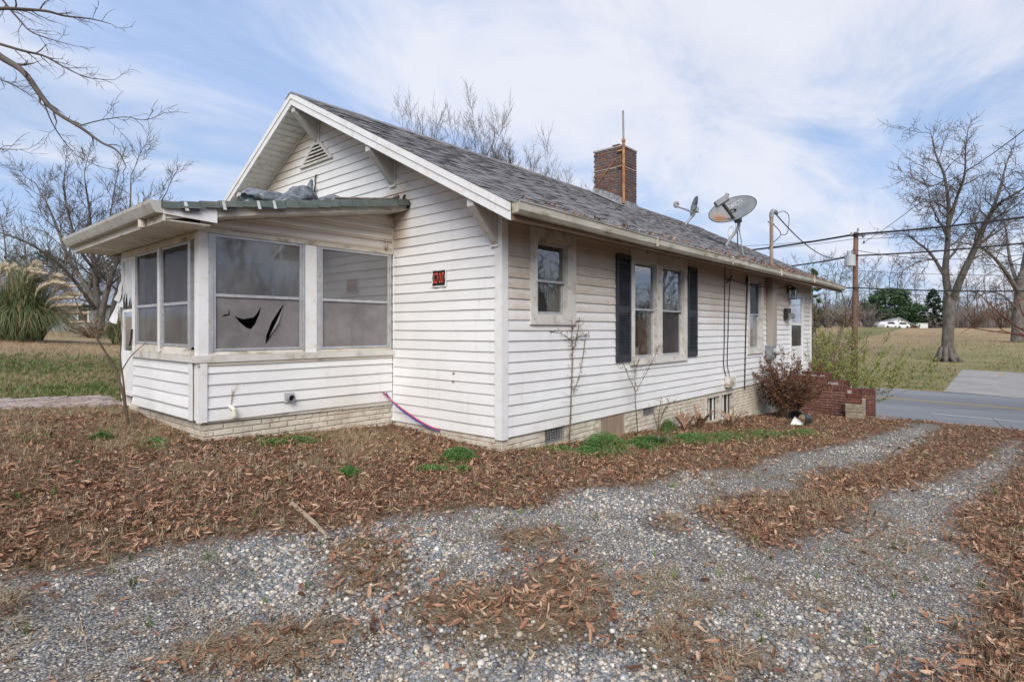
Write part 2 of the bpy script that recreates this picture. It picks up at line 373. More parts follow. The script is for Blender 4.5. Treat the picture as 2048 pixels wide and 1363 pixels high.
# ------------------------------------------------------------------ house
HL, RY, HW, OV = 13.9, 4.05, 8.1, .46
SL = .5216
def rtop(y): return 5.185 - SL * abs(y - RY)
house = empty('house', (0, 0, 0), 'white clapboard single storey house with dark shutters, brick chimney and a screened side porch', 'house')
def cut(a0, a1, ops, lo, hi, eps=.05):
    seg = [(a0, a1)]
    for (o0, o1, z0, z1) in ops:
        if hi - eps > z0 and lo + eps < z1:
            ns = []
            for (s0, s1) in seg:
                if o1 <= s0 or o0 >= s1: ns.append((s0, s1)); continue
                if o0 > s0: ns.append((s0, o0))
                if o1 < s1: ns.append((o1, s1))
            seg = ns
    return [q for q in seg if q[1] - q[0] > .02]
def core(mp, a0, a1, z0, z1, holes, name, m, parent, t=.12):
    b = MB(mp); xs = sorted(set([a0, a1] + [h[0] for h in holes] + [h[1] for h in holes]))
    for x0, x1 in zip(xs, xs[1:]):
        zz = z0
        for h in sorted([h for h in holes if h[0] <= x0 + 1e-6 and h[1] >= x1 - 1e-6], key=lambda h: h[2]):
            if h[2] > zz: b.box(x0, x1, -t, -.003, zz, h[2])
            zz = h[3]
        if zz < z1: b.box(x0, x1, -t, -.003, zz, z1)
    return b.build(name, m, parent)
def board(mp, a0, a1, zb, h, m, parent, ta0=None, ta1=None, out=.02, curve=0, seed=0):
    """one lap of siding, bottom edge standing proud; ta0, ta1: ends of its top edge where a roof cuts it"""
    r = random.Random(int(a0 * 100) + int(zb * 1000) + seed); ta0 = a0 if ta0 is None else ta0; ta1 = a1 if ta1 is None else ta1
    n = max(2, int((a1 - a0) / .45) + 1); b = MB(mp); rows = [(.004, h), (out * (.62 if not curve else 1.15), h * .5), (out, .006), (out * .9, 0), (.001, .001)]
    base = len(b.v)
    for i in range(n):
        u = i / (n - 1); j = r.uniform(-.0026, .0026); jz = r.uniform(-.0028, .0028)
        for k, (o, z) in enumerate(rows):
            v = z / h; A0 = a0 + (ta0 - a0) * v; A1 = a1 + (ta1 - a1) * v
            b.v.append(b.P((A0 + (A1 - A0) * u, o + (j if 0 < k < 4 else 0), zb + z + (jz if k > 1 else 0))))
    K = len(rows)
    for i in range(n - 1):
        for k in range(K - 1): b.f.append((base + i * K + k, base + i * K + k + 1, base + (i + 1) * K + k + 1, base + (i + 1) * K + k))
    b.f.append(tuple(range(base, base + K))); b.f.append(tuple(base + (n - 1) * K + k for k in range(K - 1, -1, -1)))
    return b.build('siding_board', m, parent)

# the long side wall
mS = wall_y(0)
OP = [(.508, 1.48, 1.535, 2.72), (2.98, 5.06, .905, 2.72), (8.318, 9.405, .905, 2.66), (11.70, 13.02, .30, 2.47)]
H_IN = [(.637, 1.281, 1.64, 2.56), (3.108, 3.86, .99, 2.53), (4.07, 4.93, .99, 2.53), (8.44, 9.22, 1.0, 2.55), (11.78, 12.94, .345, 2.43)]
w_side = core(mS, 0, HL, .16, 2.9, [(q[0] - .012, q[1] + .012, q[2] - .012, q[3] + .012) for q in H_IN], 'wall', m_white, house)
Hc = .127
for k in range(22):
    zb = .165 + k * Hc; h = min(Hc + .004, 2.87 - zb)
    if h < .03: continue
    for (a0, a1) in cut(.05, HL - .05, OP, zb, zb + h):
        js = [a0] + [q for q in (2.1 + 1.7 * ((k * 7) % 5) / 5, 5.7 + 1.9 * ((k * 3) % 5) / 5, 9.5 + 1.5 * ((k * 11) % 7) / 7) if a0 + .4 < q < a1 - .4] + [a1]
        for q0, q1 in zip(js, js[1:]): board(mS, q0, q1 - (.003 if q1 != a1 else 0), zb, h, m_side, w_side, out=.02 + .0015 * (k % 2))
# the gable wall and the walls at the back
b = MB(wall_x(0)); b.prism([(.0, -.003, .16), (HW, -.003, .16), (HW, -.003, 2.85), (RY, -.003, 4.98), (0, -.003, 2.87)], (0, -.12, 0))
w_gab = b.build('wall', m_white, house)
mG = wall_x(0)
def glim(z):          # run of the gable wall under the rake soffit at height z
    d = (4.985 - z) / SL; return max(.05, RY - d), min(HW - .05, RY + d)
VT = (3.60, 4.55, 4.17, 4.56)
for k in range(39):
    zb = .165 + k * Hc; h = Hc + .004
    if zb + h > 4.97: break
    lo0, hi0 = glim(zb); lo1, hi1 = glim(zb + h)
    if zb > 2.9 or True:
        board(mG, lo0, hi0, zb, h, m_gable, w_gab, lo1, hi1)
b = MB(); b.box(HL - .12, HL, .0, HW, -1, 2.9); b.box(0, HL, HW - .12, HW, -.3, 2.9)
b.prism([(HL - .1, 0, 2.9), (HL - .1, HW, 2.9), (HL - .1, RY, 4.98)], (.1, 0, 0)); b.build('wall', m_white, house)
b = MB(); b.box(.13, HL - .13, .13, HW - .13, .28, .36); b.build('floor', m_room, house)
# corner boards
for (x, y0, sgn) in ((0, 0, 1), (HL, 0, -1)):
    b = MB(); e = .028
    if sgn > 0: b.box(-e, -e + .004, -e, .085, .15, 2.86); b.box(-e + .004, .085, -e, -e + .004, .15, 2.86); b.box(-e + .004, -.001, .075, .085, .15, 2.8); b.box(.075, .085, -e + .004, -.001, .15, 2.8)
    else: b.box(HL - .085, HL + e, -e, -.001, .15, 2.84)
    b.build('corner_board', m_white, house)
b = MB(); b.tube([(-.012, 2.035, .16), (-.012, 2.035, 3.06)], .012, 5); b.build('corner_bead', m_white, house)

# brick laying
def brick_mesh(m, seed, axis, L=.203, H=.056, D=.09):
    r = random.Random(seed); b = MB(); e = .005; j = lambda: r.uniform(-.0035, .0035)
    b.bbox(0, L, 0, D, 0, H, e); b.v = [(x + j(), y + j() * .8, z + j()) for x, y, z in b.v]
    if axis == 'x': return mesh_of(b, m, 'brick')
    b.v = [(y, -x, z) for x, y, z in b.v]; return mesh_of(b, m, 'brick')
def lay(parent, axis, face, a0, a1, z0, rows, m, skip=None, rowh=.067, bl=.203, meshes=None, name='brick', depth=.09, flip=False):
    """courses of single bricks; axis x: face at y = face looking to -y; axis y: face at x = face looking to -x"""
    ms = [brick_mesh(m, s, axis, bl, rowh - .011, depth) for s in range(4)]
    hs = [brick_mesh(m, 20 + s, axis, bl / 2 - .005, rowh - .011, depth) for s in range(2)]
    for k in range(rows):
        z = z0 + k * rowh; off = (bl + .01) / 2 if k % 2 else 0; a = a0 - 0
        first = True
        while a < a1 - .04:
            if first and off: mm, l = hs[rnd.randrange(2)], bl / 2 - .005
            else: mm, l = ms[rnd.randrange(4)], bl
            first = False; sx = 1
            if a + l > a1: sx = (a1 - a) / l
            if not (skip and skip(a, a + l * sx, z)):
                o = rnd.uniform(-.003, .003)
                if axis == 'x': piece(name, mm, parent, (a, face + o, z), scale=(sx, 1, 1))
                else: piece(name, mm, parent, (face + o, a + l * sx if False else a + l * sx, z), scale=(1, sx, 1))
            a += l * sx + .01
# foundation under the side wall: single bricks as far as they can be picked out, then one mesh
FH = [(.84, 1.24, -.02, .15), (3.47, 3.82, .04, .15), (6.04, 7.46, -.42, .10)]
found = core(wall_y(.012), .09, HL, -1.3, .155, FH, 'foundation', m_mortp, house, .1)
b = MB(); b.box(.012, .1, .1, 2.3, -.3, .15); b.build('mortar_bed', m_mortp, found)
def skipside(a0, a1, z):
    for (o0, o1, z0, z1) in ((.83, 1.25, -.03, .2), (2.16, 2.83, -.30, .2), (3.46, 3.83, .03, .2), (6.0, 7.5, -.45, .12)):
        if a1 > o0 + .03 and a0 < o1 - .03 and z + .05 > z0 and z < z1: return True
    return z + .06 < gz((a0 + a1) / 2, 0) - .02
lay(found, 'x', .0, .0, 5.95, -.39, 8, m_brickp, skipside)
b = MB()
for k in range(16):
    a = 5.97 + (.1 if k % 2 else 0)
    while a < HL - .2:
        if not skipside(a, a + .2, -.93 + k * .067): b.bbox(a, a + .203, 0, .09, -.93 + k * .067, -.93 + k * .067 + .056)
        a += .213
tag(b.build('brick_courses', m_brickp, found), kind='stuff')
lay(found, 'y', .0, .0, 2.0, -.10, 4, m_brickp, lambda a0, a1, z: (1.05 < a0 < 1.25 and z > .05) or z + .06 < gz(0, (a0 + a1) / 2) - .03)
# crawl-space vents, plank and the broken cellar window
def grille(a0, a1, z0, z1):
    b = MB(mS); b.box(a0, a1, -.09, -.07, z0, z1)
    f = b.build('foundation_vent', m_dark, found); q = MB(mS); n = int((a1 - a0) / .035)
    for i in range(n + 1): a = a0 + (a1 - a0) * i / n; q.tube([(a, -.012 + .006 * (i % 2), z0), (a + .02, -.012, z1)], .004, 4)
    for i in range(6): z = z0 + (z1 - z0) * i / 5; q.tube([(a0, -.01, z), (a1, -.01, z)], .003, 4)
    q.build('vent_mesh', m_galv, house)
grille(.84, 1.24, -.02, .155); grille(3.47, 3.82, .04, .155)
b = MB(mS); b.box(2.18, 2.50, -.05, .004, -.3, .157); b.box(2.505, 2.81, -.05, .002, -.3, .157)
b.build('plank_cover', mat('weathered_wood', (.23, .165, .115), (.32, .25, .19), 5, .85, .4, 50, st=(4, 4, .4)), house)
cw = MB(mS); 
for (a0, a1, z0, z1) in ((6.0, 7.5, .08, .13), (6.0, 7.5, -.44, -.40), (6.0, 6.05, -.40, .08), (7.45, 7.5, -.40, .08), (6.70, 6.80, -.40, .08)): cw.box(a0, a1, -.08, .01, z0, z1)
cwo = cw.build('cellar_window', m_dirty, house)
for i, a in enumerate((6.22, 6.42, 6.58, 6.98, 7.2)):
    q = MB(mS); q.box(a, a + (.045 if i % 3 else .03), -.05, -.03, -.40, .08); q.build('slat', m_white if i % 2 else m_dirty, cwo)
q = MB(mS); q.box(6.05, 7.45, -.079, -.074, -.40, .08); q.build('pane', m_dark, cwo)

# ------------------------------------------------------------------ windows of the side wall
def frame(b, a0, a1, z0, z1, t, o0, o1):
    b.box(a0, a0 + t, o0, o1, z0, z1); b.box(a1 - t, a1, o0, o1, z0, z1); b.box(a0 + t, a1 - t, o0, o1, z0, z0 + t); b.box(a0 + t, a1 - t, o0, o1, z1 - t, z1)
def window(outer, panes, zmid, m_t, lights, curtain=None, parent=house):
    a0, a1, z0, z1 = outer; b = MB(mS); pz0, pz1 = panes[0][2], panes[0][3]
    b.box(a0, panes[0][0], -.09, .036, z0, z1); b.box(panes[-1][1], a1, -.09, .036, z0, z1)
    b.box(panes[0][0], panes[-1][1], -.09, .034, pz1, z1); b.box(panes[0][0], panes[-1][1], -.09, .034, z0, pz0)
    for p, q in zip(panes, panes[1:]): b.box(p[1], q[0], -.09, .03, pz0, pz1)
    b.box(a0 - .012, a1 + .012, .002, .026, z1, z1 + .014)
    win = b.build('window', m_t, parent)
    s = MB(mS); s.prism([(a0 - .01, .0, z0 - .03), (a0 - .01, .05, z0 - .026), (a0 - .01, .05, z0 - .004), (a0 - .01, .0, z0)], (a1 - a0 + .02, 0, 0)); s.build('sill', m_t, win)
    for i, (p0, p1, q0, q1) in enumerate(panes):
        f = MB(mS); frame(f, p0 + .002, p1 - .002, zmid - .015, q1 - .002, .032, -.045, -.012); f.build('sash', m_alu, win)
        f = MB(mS); frame(f, p0 + .002, p1 - .002, q0 + .002, zmid + .02, .036, -.075, -.047); f.build('sash', m_alu, win)
        f = MB(mS); f.box(p0 + .03, p1 - .03, -.032, -.028, zmid + .01, q1 - .03); f.build('pane', lights[i][0], win)
        f = MB(mS); f.box(p0 + .03, p1 - .03, -.064, -.060, q0 + .03, zmid - .01); f.build('pane', lights[i][1], win)
        if curtain and curtain[i]:
            f = MB(mS); n = 40
            for cz0, cz1, cm, ca0, ca1 in curtain[i]:
                f = MB(mS)
                for k in range(n + 1):
                    u = k / n; a = ca0 + (ca1 - ca0) * u; o = -.17 + .018 * math.sin(u * 31) + .01 * math.sin(u * 57 + 1)
                    f.v += [f.P((a, o, cz0)), f.P((a + .01 * math.sin(u * 9), o, cz1))]
                for k in range(n): f.f.append((2 * k, 2 * k + 1, 2 * k + 3, 2 * k + 2))
                f.build('curtain', cm, win, True)
    return win
w1 = window(OP[0], [H_IN[0]], 2.066, m_trim, [(m_glass, m_glass)], [[(1.62, 2.02, m_curt, 1.08, 1.30)]])
w2 = window(OP[1], [H_IN[1], H_IN[2]], 1.767, m_trim, [(m_glass, m_glass), (m_glass, m_scr2)],
            [[(.95, 1.7, m_curtr, 3.55, 3.9), (.95, 1.15, m_curt, 3.1, 3.6), (1.7, 2.5, m_curt, 3.0, 3.5)], [(1.7, 2.55, m_curt, 4.05, 4.95)]])
w3 = window(OP[2], [H_IN[3]], 1.79, m_trim, [(m_scr2, m_plas)], [[(1.0, 1.75, m_curt, 8.4, 9.05)]])
def shutter(a0, a1, z0, z1):
    b = MB(mS); b.box(a0, a0 + .05, .016, .05, z0, z1); b.box(a1 - .05, a1, .016, .05, z0, z1)
    zm = (z0 + z1) / 2 - .02
    for q0, q1 in ((z0, z0 + .10), (zm - .05, zm + .05), (z1 - .07, z1)): b.box(a0 + .05, a1 - .05, .016, .046, q0, q1)
    b.box(a0 + .05, a1 - .05, .012, .016, z0 + .1, z1 - .07)
    s = b.build('shutter', m_shut, house)
    l = MB(mS); l.prism([(0, .018, 0), (0, .044, -.012), (0, .046, -.004), (0, .022, .014)], (a1 - a0 - .104, 0, 0)); me = mesh_of(l, m_shut, 'slat')
    for q0, q1 in ((z0 + .10, zm - .05), (zm + .05, z1 - .07)):
        n = int((q1 - q0) / .0255)
        for i in range(n): piece('slat', me, s, (a0 + .052, 0, q0 + .014 + (q1 - q0 - .02) * i / n))
    return s
shutter(2.545, 2.965, .95, 2.595); shutter(5.075, 5.49, .945, 2.605)

# side door with storm door
b = MB(mS); a0, a1, z0, z1 = OP[3]
b.box(a0, 11.78, -.1, .03, z0, z1); b.box(12.94, a1, -.1, .03, z0, z1); b.box(11.78, 12.94, -.1, .028, 2.43, z1); b.box(a0 - .03, a1 + .03, -.1, .06, z0 - .04, z0 - .002)
dr = b.build('side_door', m_white, house)
b = MB(mS); frame(b, 11.79, 12.93, .35, 2.42, .07, -.02, .012); b.box(11.86, 12.86, -.018, .01, 1.56, 1.63); b.box(11.86, 12.86, -.018, .01, .42, .98)
b.build('storm_door', m_white, dr)
b = MB(mS); b.box(11.86, 12.86, -.006, -.002, 1.63, 2.35); b.build('pane', m_plas, dr)
b = MB(mS); b.box(11.86, 12.86, -.006, -.002, .98, 1.56); b.build('screen', m_scr2, dr)
b = MB(mS); b.box(11.80, 11.83, .012, .05, 1.28, 1.42); b.tube([(11.83, .05, 1.30), (11.90, .05, 1.30)], .012, 6); b.build('handle', m_black, dr)

# ------------------------------------------------------------------ main roof
E0 = -.54; T = .035
roofp = MB()
EX = 15.36; CO = math.cos(math.atan(SL)); SI = math.sin(math.atan(SL))
for sgn in (1, -1):
    yy = lambda y: RY + sgn * (y - RY)
    roofp.prism([(-OV, yy(RY), 5.17), (-OV, yy(E0), 5.17 - SL * (RY - E0)), (-OV, yy(E0), 5.17 - SL * (RY - E0) - .06), (-OV, yy(RY), 5.11)], (EX + OV, 0, 0))
roof = roofp.build('roof', m_eave, house)
def spt(x, s, h=0):            # point on the right slope, s metres up from the eave
    y = E0 + s * CO; return (x, y - h * SI, 5.17 - SL * (RY - E0) + s * SI + h * CO)
SLEN = (RY - E0) / CO; EXPO = .127; TAB = .305
tabs = []
for c in range(int(SLEN / EXPO)):
    s0 = c * EXPO; x = -OV - .02 - (c % 3) * .1
    while x < EX:
        x0, x1 = max(x, -OV - .02) + .003, min(x + TAB, EX + .02) - .003
        if x1 - x0 > .04: tabs.append((x0, x1, s0))
        x += TAB
def inchim(t): return 7.35 < t[0] < 8.75 and 2.85 < E0 + t[2] * CO < 3.85
tabs = [t for t in tabs if not inchim(t)]
tabs.sort(key=lambda t: (Vector(spt((t[0] + t[1]) / 2, t[2])) - Vector(CAM)).length)
def tab_into(b, x0, x1, s0, r):
    l0, l1 = r.uniform(.009, .020), r.uniform(.009, .020); k = r.uniform(-.012, .012); L = EXPO + .03
    c = r.uniform(-.004, .006)
    b.add([spt(x0, s0 + k, l0), spt((x0 + x1) / 2, s0 + k + r.uniform(-.008, .008), (l0 + l1) / 2 + c), spt(x1, s0 + k, l1), spt(x1, s0 + L, .006), spt(x0, s0 + L, .006),
           spt(x0, s0 + k, l0 - .006), spt((x0 + x1) / 2, s0 + k, (l0 + l1) / 2 + c - .006), spt(x1, s0 + k, l1 - .006)],
          [(0, 1, 2, 3, 4), (5, 6, 1, 0), (6, 7, 2, 1), (0, 4, 5), (7, 3, 2)])
for t in tabs[:300]:
    b = MB(); tab_into(b, *t, rnd); b.build('shingle', m_shin, roof)
b = MB()
for t in tabs[300:]: tab_into(b, *t, rnd)
tag(b.build('shingle_field', m_shin, roof), kind='stuff')
b = MB()           # left slope, seen only by its rake edge
for c in range(40):
    s0 = c * EXPO; y = HW - E0 - s0 * CO; z = 5.17 - SL * (RY - E0) + s0 * SI
    b.add([(-OV - .02, y, z + .016), (EX, y, z + .016), (EX, y - .15 * CO, z + .15 * SI + .004), (-OV - .02, y - .15 * CO, z + .15 * SI + .004), (-OV - .02, y, z), (EX, y, z)], [(0, 1, 2, 3), (4, 5, 1, 0), (0, 3, 4)])
tag(b.build('shingle_field', m_shin, roof), kind='stuff')
x = -OV - .03
while x < EX:
    b = MB(); h = rnd.uniform(.0, .012)
    b.prism([(x, RY - .15, 5.165 - .15 * SL + .028 + h), (x, RY - .05, 5.165 + .012 + h), (x, RY + .05, 5.165 + .012 + h), (x, RY + .15, 5.165 - .15 * SL + .028 + h),
             (x, RY + .15, 5.165 - .15 * SL + .012), (x, RY, 5.165), (x, RY - .15, 5.165 - .15 * SL + .012)], (.24, 0, 0)); b.build('ridge_cap', m_shin, roof); x += .245
# rake boards (two steps) and rake soffit on the gable end
for sgn in (1, -1):
    yy = lambda y: RY + sgn * (y - RY)
    zt = lambda y: 5.185 - SL * (RY - y)
    for (t0, t1, x0, x1, nm) in ((.0, .085, -OV - .004, -OV - .024, 'rake_trim'), (.087, .185, -OV - .002, -OV - .012, 'rake_board')):
        b = MB(); b.prism([(x1, yy(RY), zt(RY) - t0 - .012), (x1, yy(E0 - .01), zt(E0 - .01) - t0 - .012), (x1, yy(E0 - .01), zt(E0 - .01) - t1 - .012), (x1, yy(RY), zt(RY) - t1 - .012)], (x0 - x1, 0, 0))
        b.build(nm, m_white, roof)
    n = 40; L = RY - E0; me = None
    for i in range(n):
        y0 = E0 + .02 + (L - .02) * i / n; y1 = E0 + .02 + (L - .02) * (i + 1) / n - .010
        b = MB(); zz = lambda y: zt(y) - .195
        b.prism([(-OV, yy(y0), zz(y0) + .004), (-OV, yy(y0 + .012), zz(y0 + .012) - .012), (-OV, yy(y1 - .012), zz(y1 - .012) - .012), (-OV, yy(y1), zz(y1) + .008), (-OV, yy(y1), zz(y1) + .02), (-OV, yy(y0), zz(y0) + .02)], (OV - .024, 0, 0))
        b.build('soffit_panel', m_soffw, roof)
    b = MB(); b.prism([(-.03, yy(RY), zt(RY) - .205), (-.03, yy(.02), zt(.02) - .205), (-.03, yy(.02), zt(.02) - .235), (-.03, yy(RY), zt(RY) - .235)], (.012, 0, 0)); b.build('soffit_moulding', m_white, roof)
# brackets under the rake
m_brk = mat('bracket_paint', (.50, .50, .49), (.58, .58, .57), 3, .55, .05, c3=(.45, .40, .34))
for y in (.08, 2.04, 4.05, 6.06, 8.02):
    zs = 5.185 - SL * abs(RY - y) - .21
    if y == 4.05: zs -= .02
    b = MB(); b.prism([(-.024, y - .05, zs - .46), (-.024, y - .05, zs), (-OV + .02, y - .05, zs), (-OV + .02, y - .05, zs - .07)], (0, .10, 0))
    k = b.build('bracket', m_brk, roof)
    b = MB(); b.box(-.05, -.022, y - .062, y + .062, zs - .485, zs - .462); b.build('bracket_foot', m_white, k)
    b = MB(); b.box(-.034, -.022, y - .066, y - .052, zs - .46, zs); b.build('bracket_edge', m_white, k)
# gable louvre
gv = MB(mG); A = [(3.57, 4.165), (4.58, 4.165), (4.05, 4.60)]; I = [(3.68, 4.20), (4.46, 4.20), (4.05, 4.535)]
for i in range(3):
    j = (i + 1) % 3; gv.prism([(A[i][0], .02, A[i][1]), (A[j][0], .02, A[j][1]), (I[j][0], .02, I[j][1]), (I[i][0], .02, I[i][1])], (0, .03, 0))
gvo = gv.build('gable_vent', m_trim, w_gab if False else house)
b = MB(mG); b.prism([(I[0][0], .0225, I[0][1]), (I[1][0], .0225, I[1][1]), (I[2][0], .0225, I[2][1])], (0, .002, 0)); b.build('vent_back', m_dark, gvo)
for k in range(5):
    z = 4.225 + k * .058; u = (4.535 - z) / .335; 
    if u < .15: continue
    b = MB(mG); y0, y1 = 4.05 - .38 * u, 4.05 + .40 * u
    b.prism([(y0, .027, z + .03), (y0, .046, z), (y0, .046, z + .007), (y0, .030, z + .036)], (y1 - y0, 0, 0)); b.build('louvre', m_trim, gvo)
# fascia, gutter and far eave
def gutter_sag(x): return -.018 * math.sin(x * .45) - .02 * math.sin(max(0, x - 6) * .55) * (1 if x < 12 else .4)
b = MB(); n = 48; prof = [(-.555, 2.775), (-.555, 2.66), (-.625, 2.66), (-.655, 2.70), (-.66, 2.775), (-.672, 2.782), (-.672, 2.788), (-.655, 2.786), (-.648, 2.71), (-.62, 2.668), (-.562, 2.668), (-.562, 2.775)]
K = len(prof)
for i in range(n + 1):
    x = -.45 + (EX + .43) * i / n
    for (y, z) in prof: b.v.append((x, y, z - .005 + gutter_sag(x)))
for i in range(n):
    for k in range(K): k2 = (k + 1) % K; b.f.append((i * K + k, i * K + k2, (i + 1) * K + k2, (i + 1) * K + k))
b.f.append(tuple(range(K))); b.f.append(tuple(n * K + k for k in range(K)))
b.box(-.458, -.452, -.645, -.56, 2.668, 2.765)
gut = b.build('gutter', m_gut, roof)
for x in (2.6, 5.6, 8.6, 11.5):
    q = MB(); z = gutter_sag(x); q.box(x, x + .03, -.678, -.658, 2.66 + z, 2.79 + z); q.box(x, x + .03, -.67, -.55, 2.79 + z, 2.796 + z); q.build('gutter_strap', m_dirty, gut)
b = MB(); b.box(-OV + .03, EX, E0 - .012, E0 + .02, 2.60, 2.775); b.build('fascia', m_eave, roof)
b = MB(); b.prism([(-.03, -.03, 2.855), (-.03, E0 + .02, 2.612), (-.03, E0 + .02, 2.60), (-.03, -.03, 2.842)], (EX + .03, 0, 0)); b.build('eave_board', m_eave, roof)
b = MB(); b.prism([(EX, E0, 2.60), (EX, RY, 5.0), (EX, RY, 5.17), (EX, E0, 2.775)], (.02, 0, 0)); b.build('rake_board', m_white, roof)

# ------------------------------------------------------------------ chimney
CX0, CX1, CY0, CY1 = 7.62, 8.62, 2.95, 3.68
CX0, CX1 = 7.75, 8.45; CY0, CY1 = 2.86, 3.74
b = MB(); b.box(CX0 + .012, CX1 - .012, CY0 + .012, CY1 - .012, 3.9, 6.10)
chim = b.build('chimney', m_mort, house)
CZ = 4.42
lay(chim, 'y', CX0, CY0, CY1, CZ, 25, m_chim, lambda a0, a1, z: z + .067 < 5.17 - SL * (RY - (a0 + a1) / 2) - .05)
lay(chim, 'x', CY0, CX0 + .092, CX1, CZ, 25, m_chim, lambda a0, a1, z: z + .067 < 5.17 - SL * (RY - CY0) - .05)
b = MB(); b.box(CX0 - .012, CX1 + .012, CY0 - .012, CY1 + .012, 6.085, 6.125); b.box(CX0 - .006, CX1 + .006, CY0 - .006, CY1 + .006, 5.57, 5.59); b.build('mortar_band', m_mort, chim)
b = MB(); b.box(CX0 - .02, CX0 + .1, CY0 + .1, CY0 + .3, 6.125, 6.16); b.box(CX0 + .05, CX1, CY1 - .1, CY1, 6.125, 6.15); b.build('chimney_cap', m_chim, chim)
fl = MB(); zb = lambda y: 5.17 - SL * (RY - y)
fl.prism([(CX0 - .02, CY0 - .05, zb(CY0) + .0), (CX0 - .02, CY1, zb(CY1)), (CX0 - .02, CY1, zb(CY1) + .16), (CX0 - .02, CY0 + .45, zb(CY0 + .45) + .22), (CX0 - .02, CY0 - .05, zb(CY0) + .20)], (.014, 0, 0))
fl.box(CX0 - .02, CX1 + .02, CY0 - .02, CY0 - .006, zb(CY0) - .05, zb(CY0) + .17)
fl.prism([(CX0 - .14, CY0 - .06, zb(CY0 - .06) + .03), (CX0 - .14, CY1, zb(CY1) + .03), (CX0 - .02, CY1, zb(CY1) + .06), (CX0 - .02, CY0 - .06, zb(CY0 - .06) + .06)], (0, 0, .006))
fl.build('flashing', mat('tarred_flashing', (.16, .17, .18), (.30, .31, .32), 9, .7, .4, 30, c3=(.06, .06, .06)), chim)
def on_x(px, py, X):
    a = at(px, py, 1); d = a - Vector(CAM); t = (X - CAM[0]) / d.x; return Vector(CAM) + d * t
def on_y(px, py, Y):
    a = at(px, py, 1); d = a - Vector(CAM); t = (Y - CAM[1]) / d.y; return Vector(CAM) + d * t

# ------------------------------------------------------------------ screened porch on the gable end
PX, PY0, PY1 = -2.557, 2.05, 4.76
pS = wall_y(PY0); pF = wall_x(PX)
porch = MB()
porch.box(PX, -.024, PY0 + .01, PY0 + .10, .46, 1.09); porch.box(PX, PX + .1, PY0 + .1, 4.24, .46, 1.09); porch.box(PX, -.024, PY1 - .1, PY1, .40, 1.09)
pw = porch.build('porch_wall', m_white, house)
b = MB(); b.box(PX + .1, -.024, PY0 + .1, PY1 - .1, .42, .50); b.build('porch_floor', m_room, house)
for k in range(5):
    zb = .462 + k * .1275; board(pS, PX + .07, -.035, zb - .012 * (k == 0), .128, m_porch, pw)
    board(pF, 2.275, 4.235, zb, .128, m_porch, pw, out=.022 if k > 1 else .035)
# corner trim and sill rails
b = MB(); b.box(PX - .03, PX - .018, PY0 + .13, PY0 + .22, .46, 1.085); b.box(PX + .0, PX + .07, PY0 - .034, PY0 - .022, .45, 1.085)
b.box(PX - .008, PX + .06, PY0 - .008, PY0 + .07, .44, 1.085); b.build('corner_board', m_white, pw)
b = MB(); b.box(PX - .045, -.026, PY0 - .04, PY0 + .1, 1.09, 1.165); b.box(PX - .045, PX + .1, PY0 + .1, 4.24, 1.09, 1.165); b.build('sill_rail', m_trim, pw)
b = MB(); b.box(PX - .03, -.026, PY0 - .026, PY0, 1.055, 1.088); b.build('sill_moulding', m_dirty, pw)
b = MB(); b.prism([(PX + .02, PY0 - .005, .45), (-.03, PY0 - .005, .455), (-.03, PY0 - .005, .395), (PX + .02, PY0 - .005, .435)], (0, .06, 0)); b.build('skirt_board', m_dirty, pw)
# foundation bricks
b = MB(); b.box(PX + .06, -.01, PY0 + .03, PY0 + .12, -.1, .43); b.box(PX + .07, PX + .14, PY0 + .1, PY1, -.05, .45); pfound = b.build('foundation', m_mortp, house)
lay(pfound, 'x', PY0 + .015, PX + .05, -.02, .085, 5, m_brickp, lambda a0, a1, z: z + .06 < gz((a0 + a1) / 2, PY0) - .02 or z > .36 + .05 * (a0 < -1))
lay(pfound, 'y', PX + .05, PY0 + .12, PY1, .15, 4, m_brickp, lambda a0, a1, z: z + .06 < gz(PX, (a0 + a1) / 2) - .03)
# posts and head beams
for (x0, x1, y0, y1) in ((PX - .012, PX + .105, PY0 - .014, PY0 + .10), (-1.345, -1.19, PY0 - .012, PY0 + .09)):
    b = MB(); b.box(x0, x1, y0, y1, 1.166, 2.49); b.build('post', m_white, house)
b = MB(); b.box(PX - .012, PX + .09, 4.735, PY1 + .01, .5, 2.45); b.box(PX - .012, PX + .09, 4.13, 4.235, .5, 2.45); b.build('post', m_white, house)
b = MB(); b.box(PX - .02, -.026, PY0 - .022, PY0 + .1, 2.492, 2.545); b.build('head_beam', m_dirty, house)
b = MB(); b.box(PX - .014, PX + .1, PY0 + .1, PY1, 2.425, 2.50); b.build('head_beam', m_dirty, house)
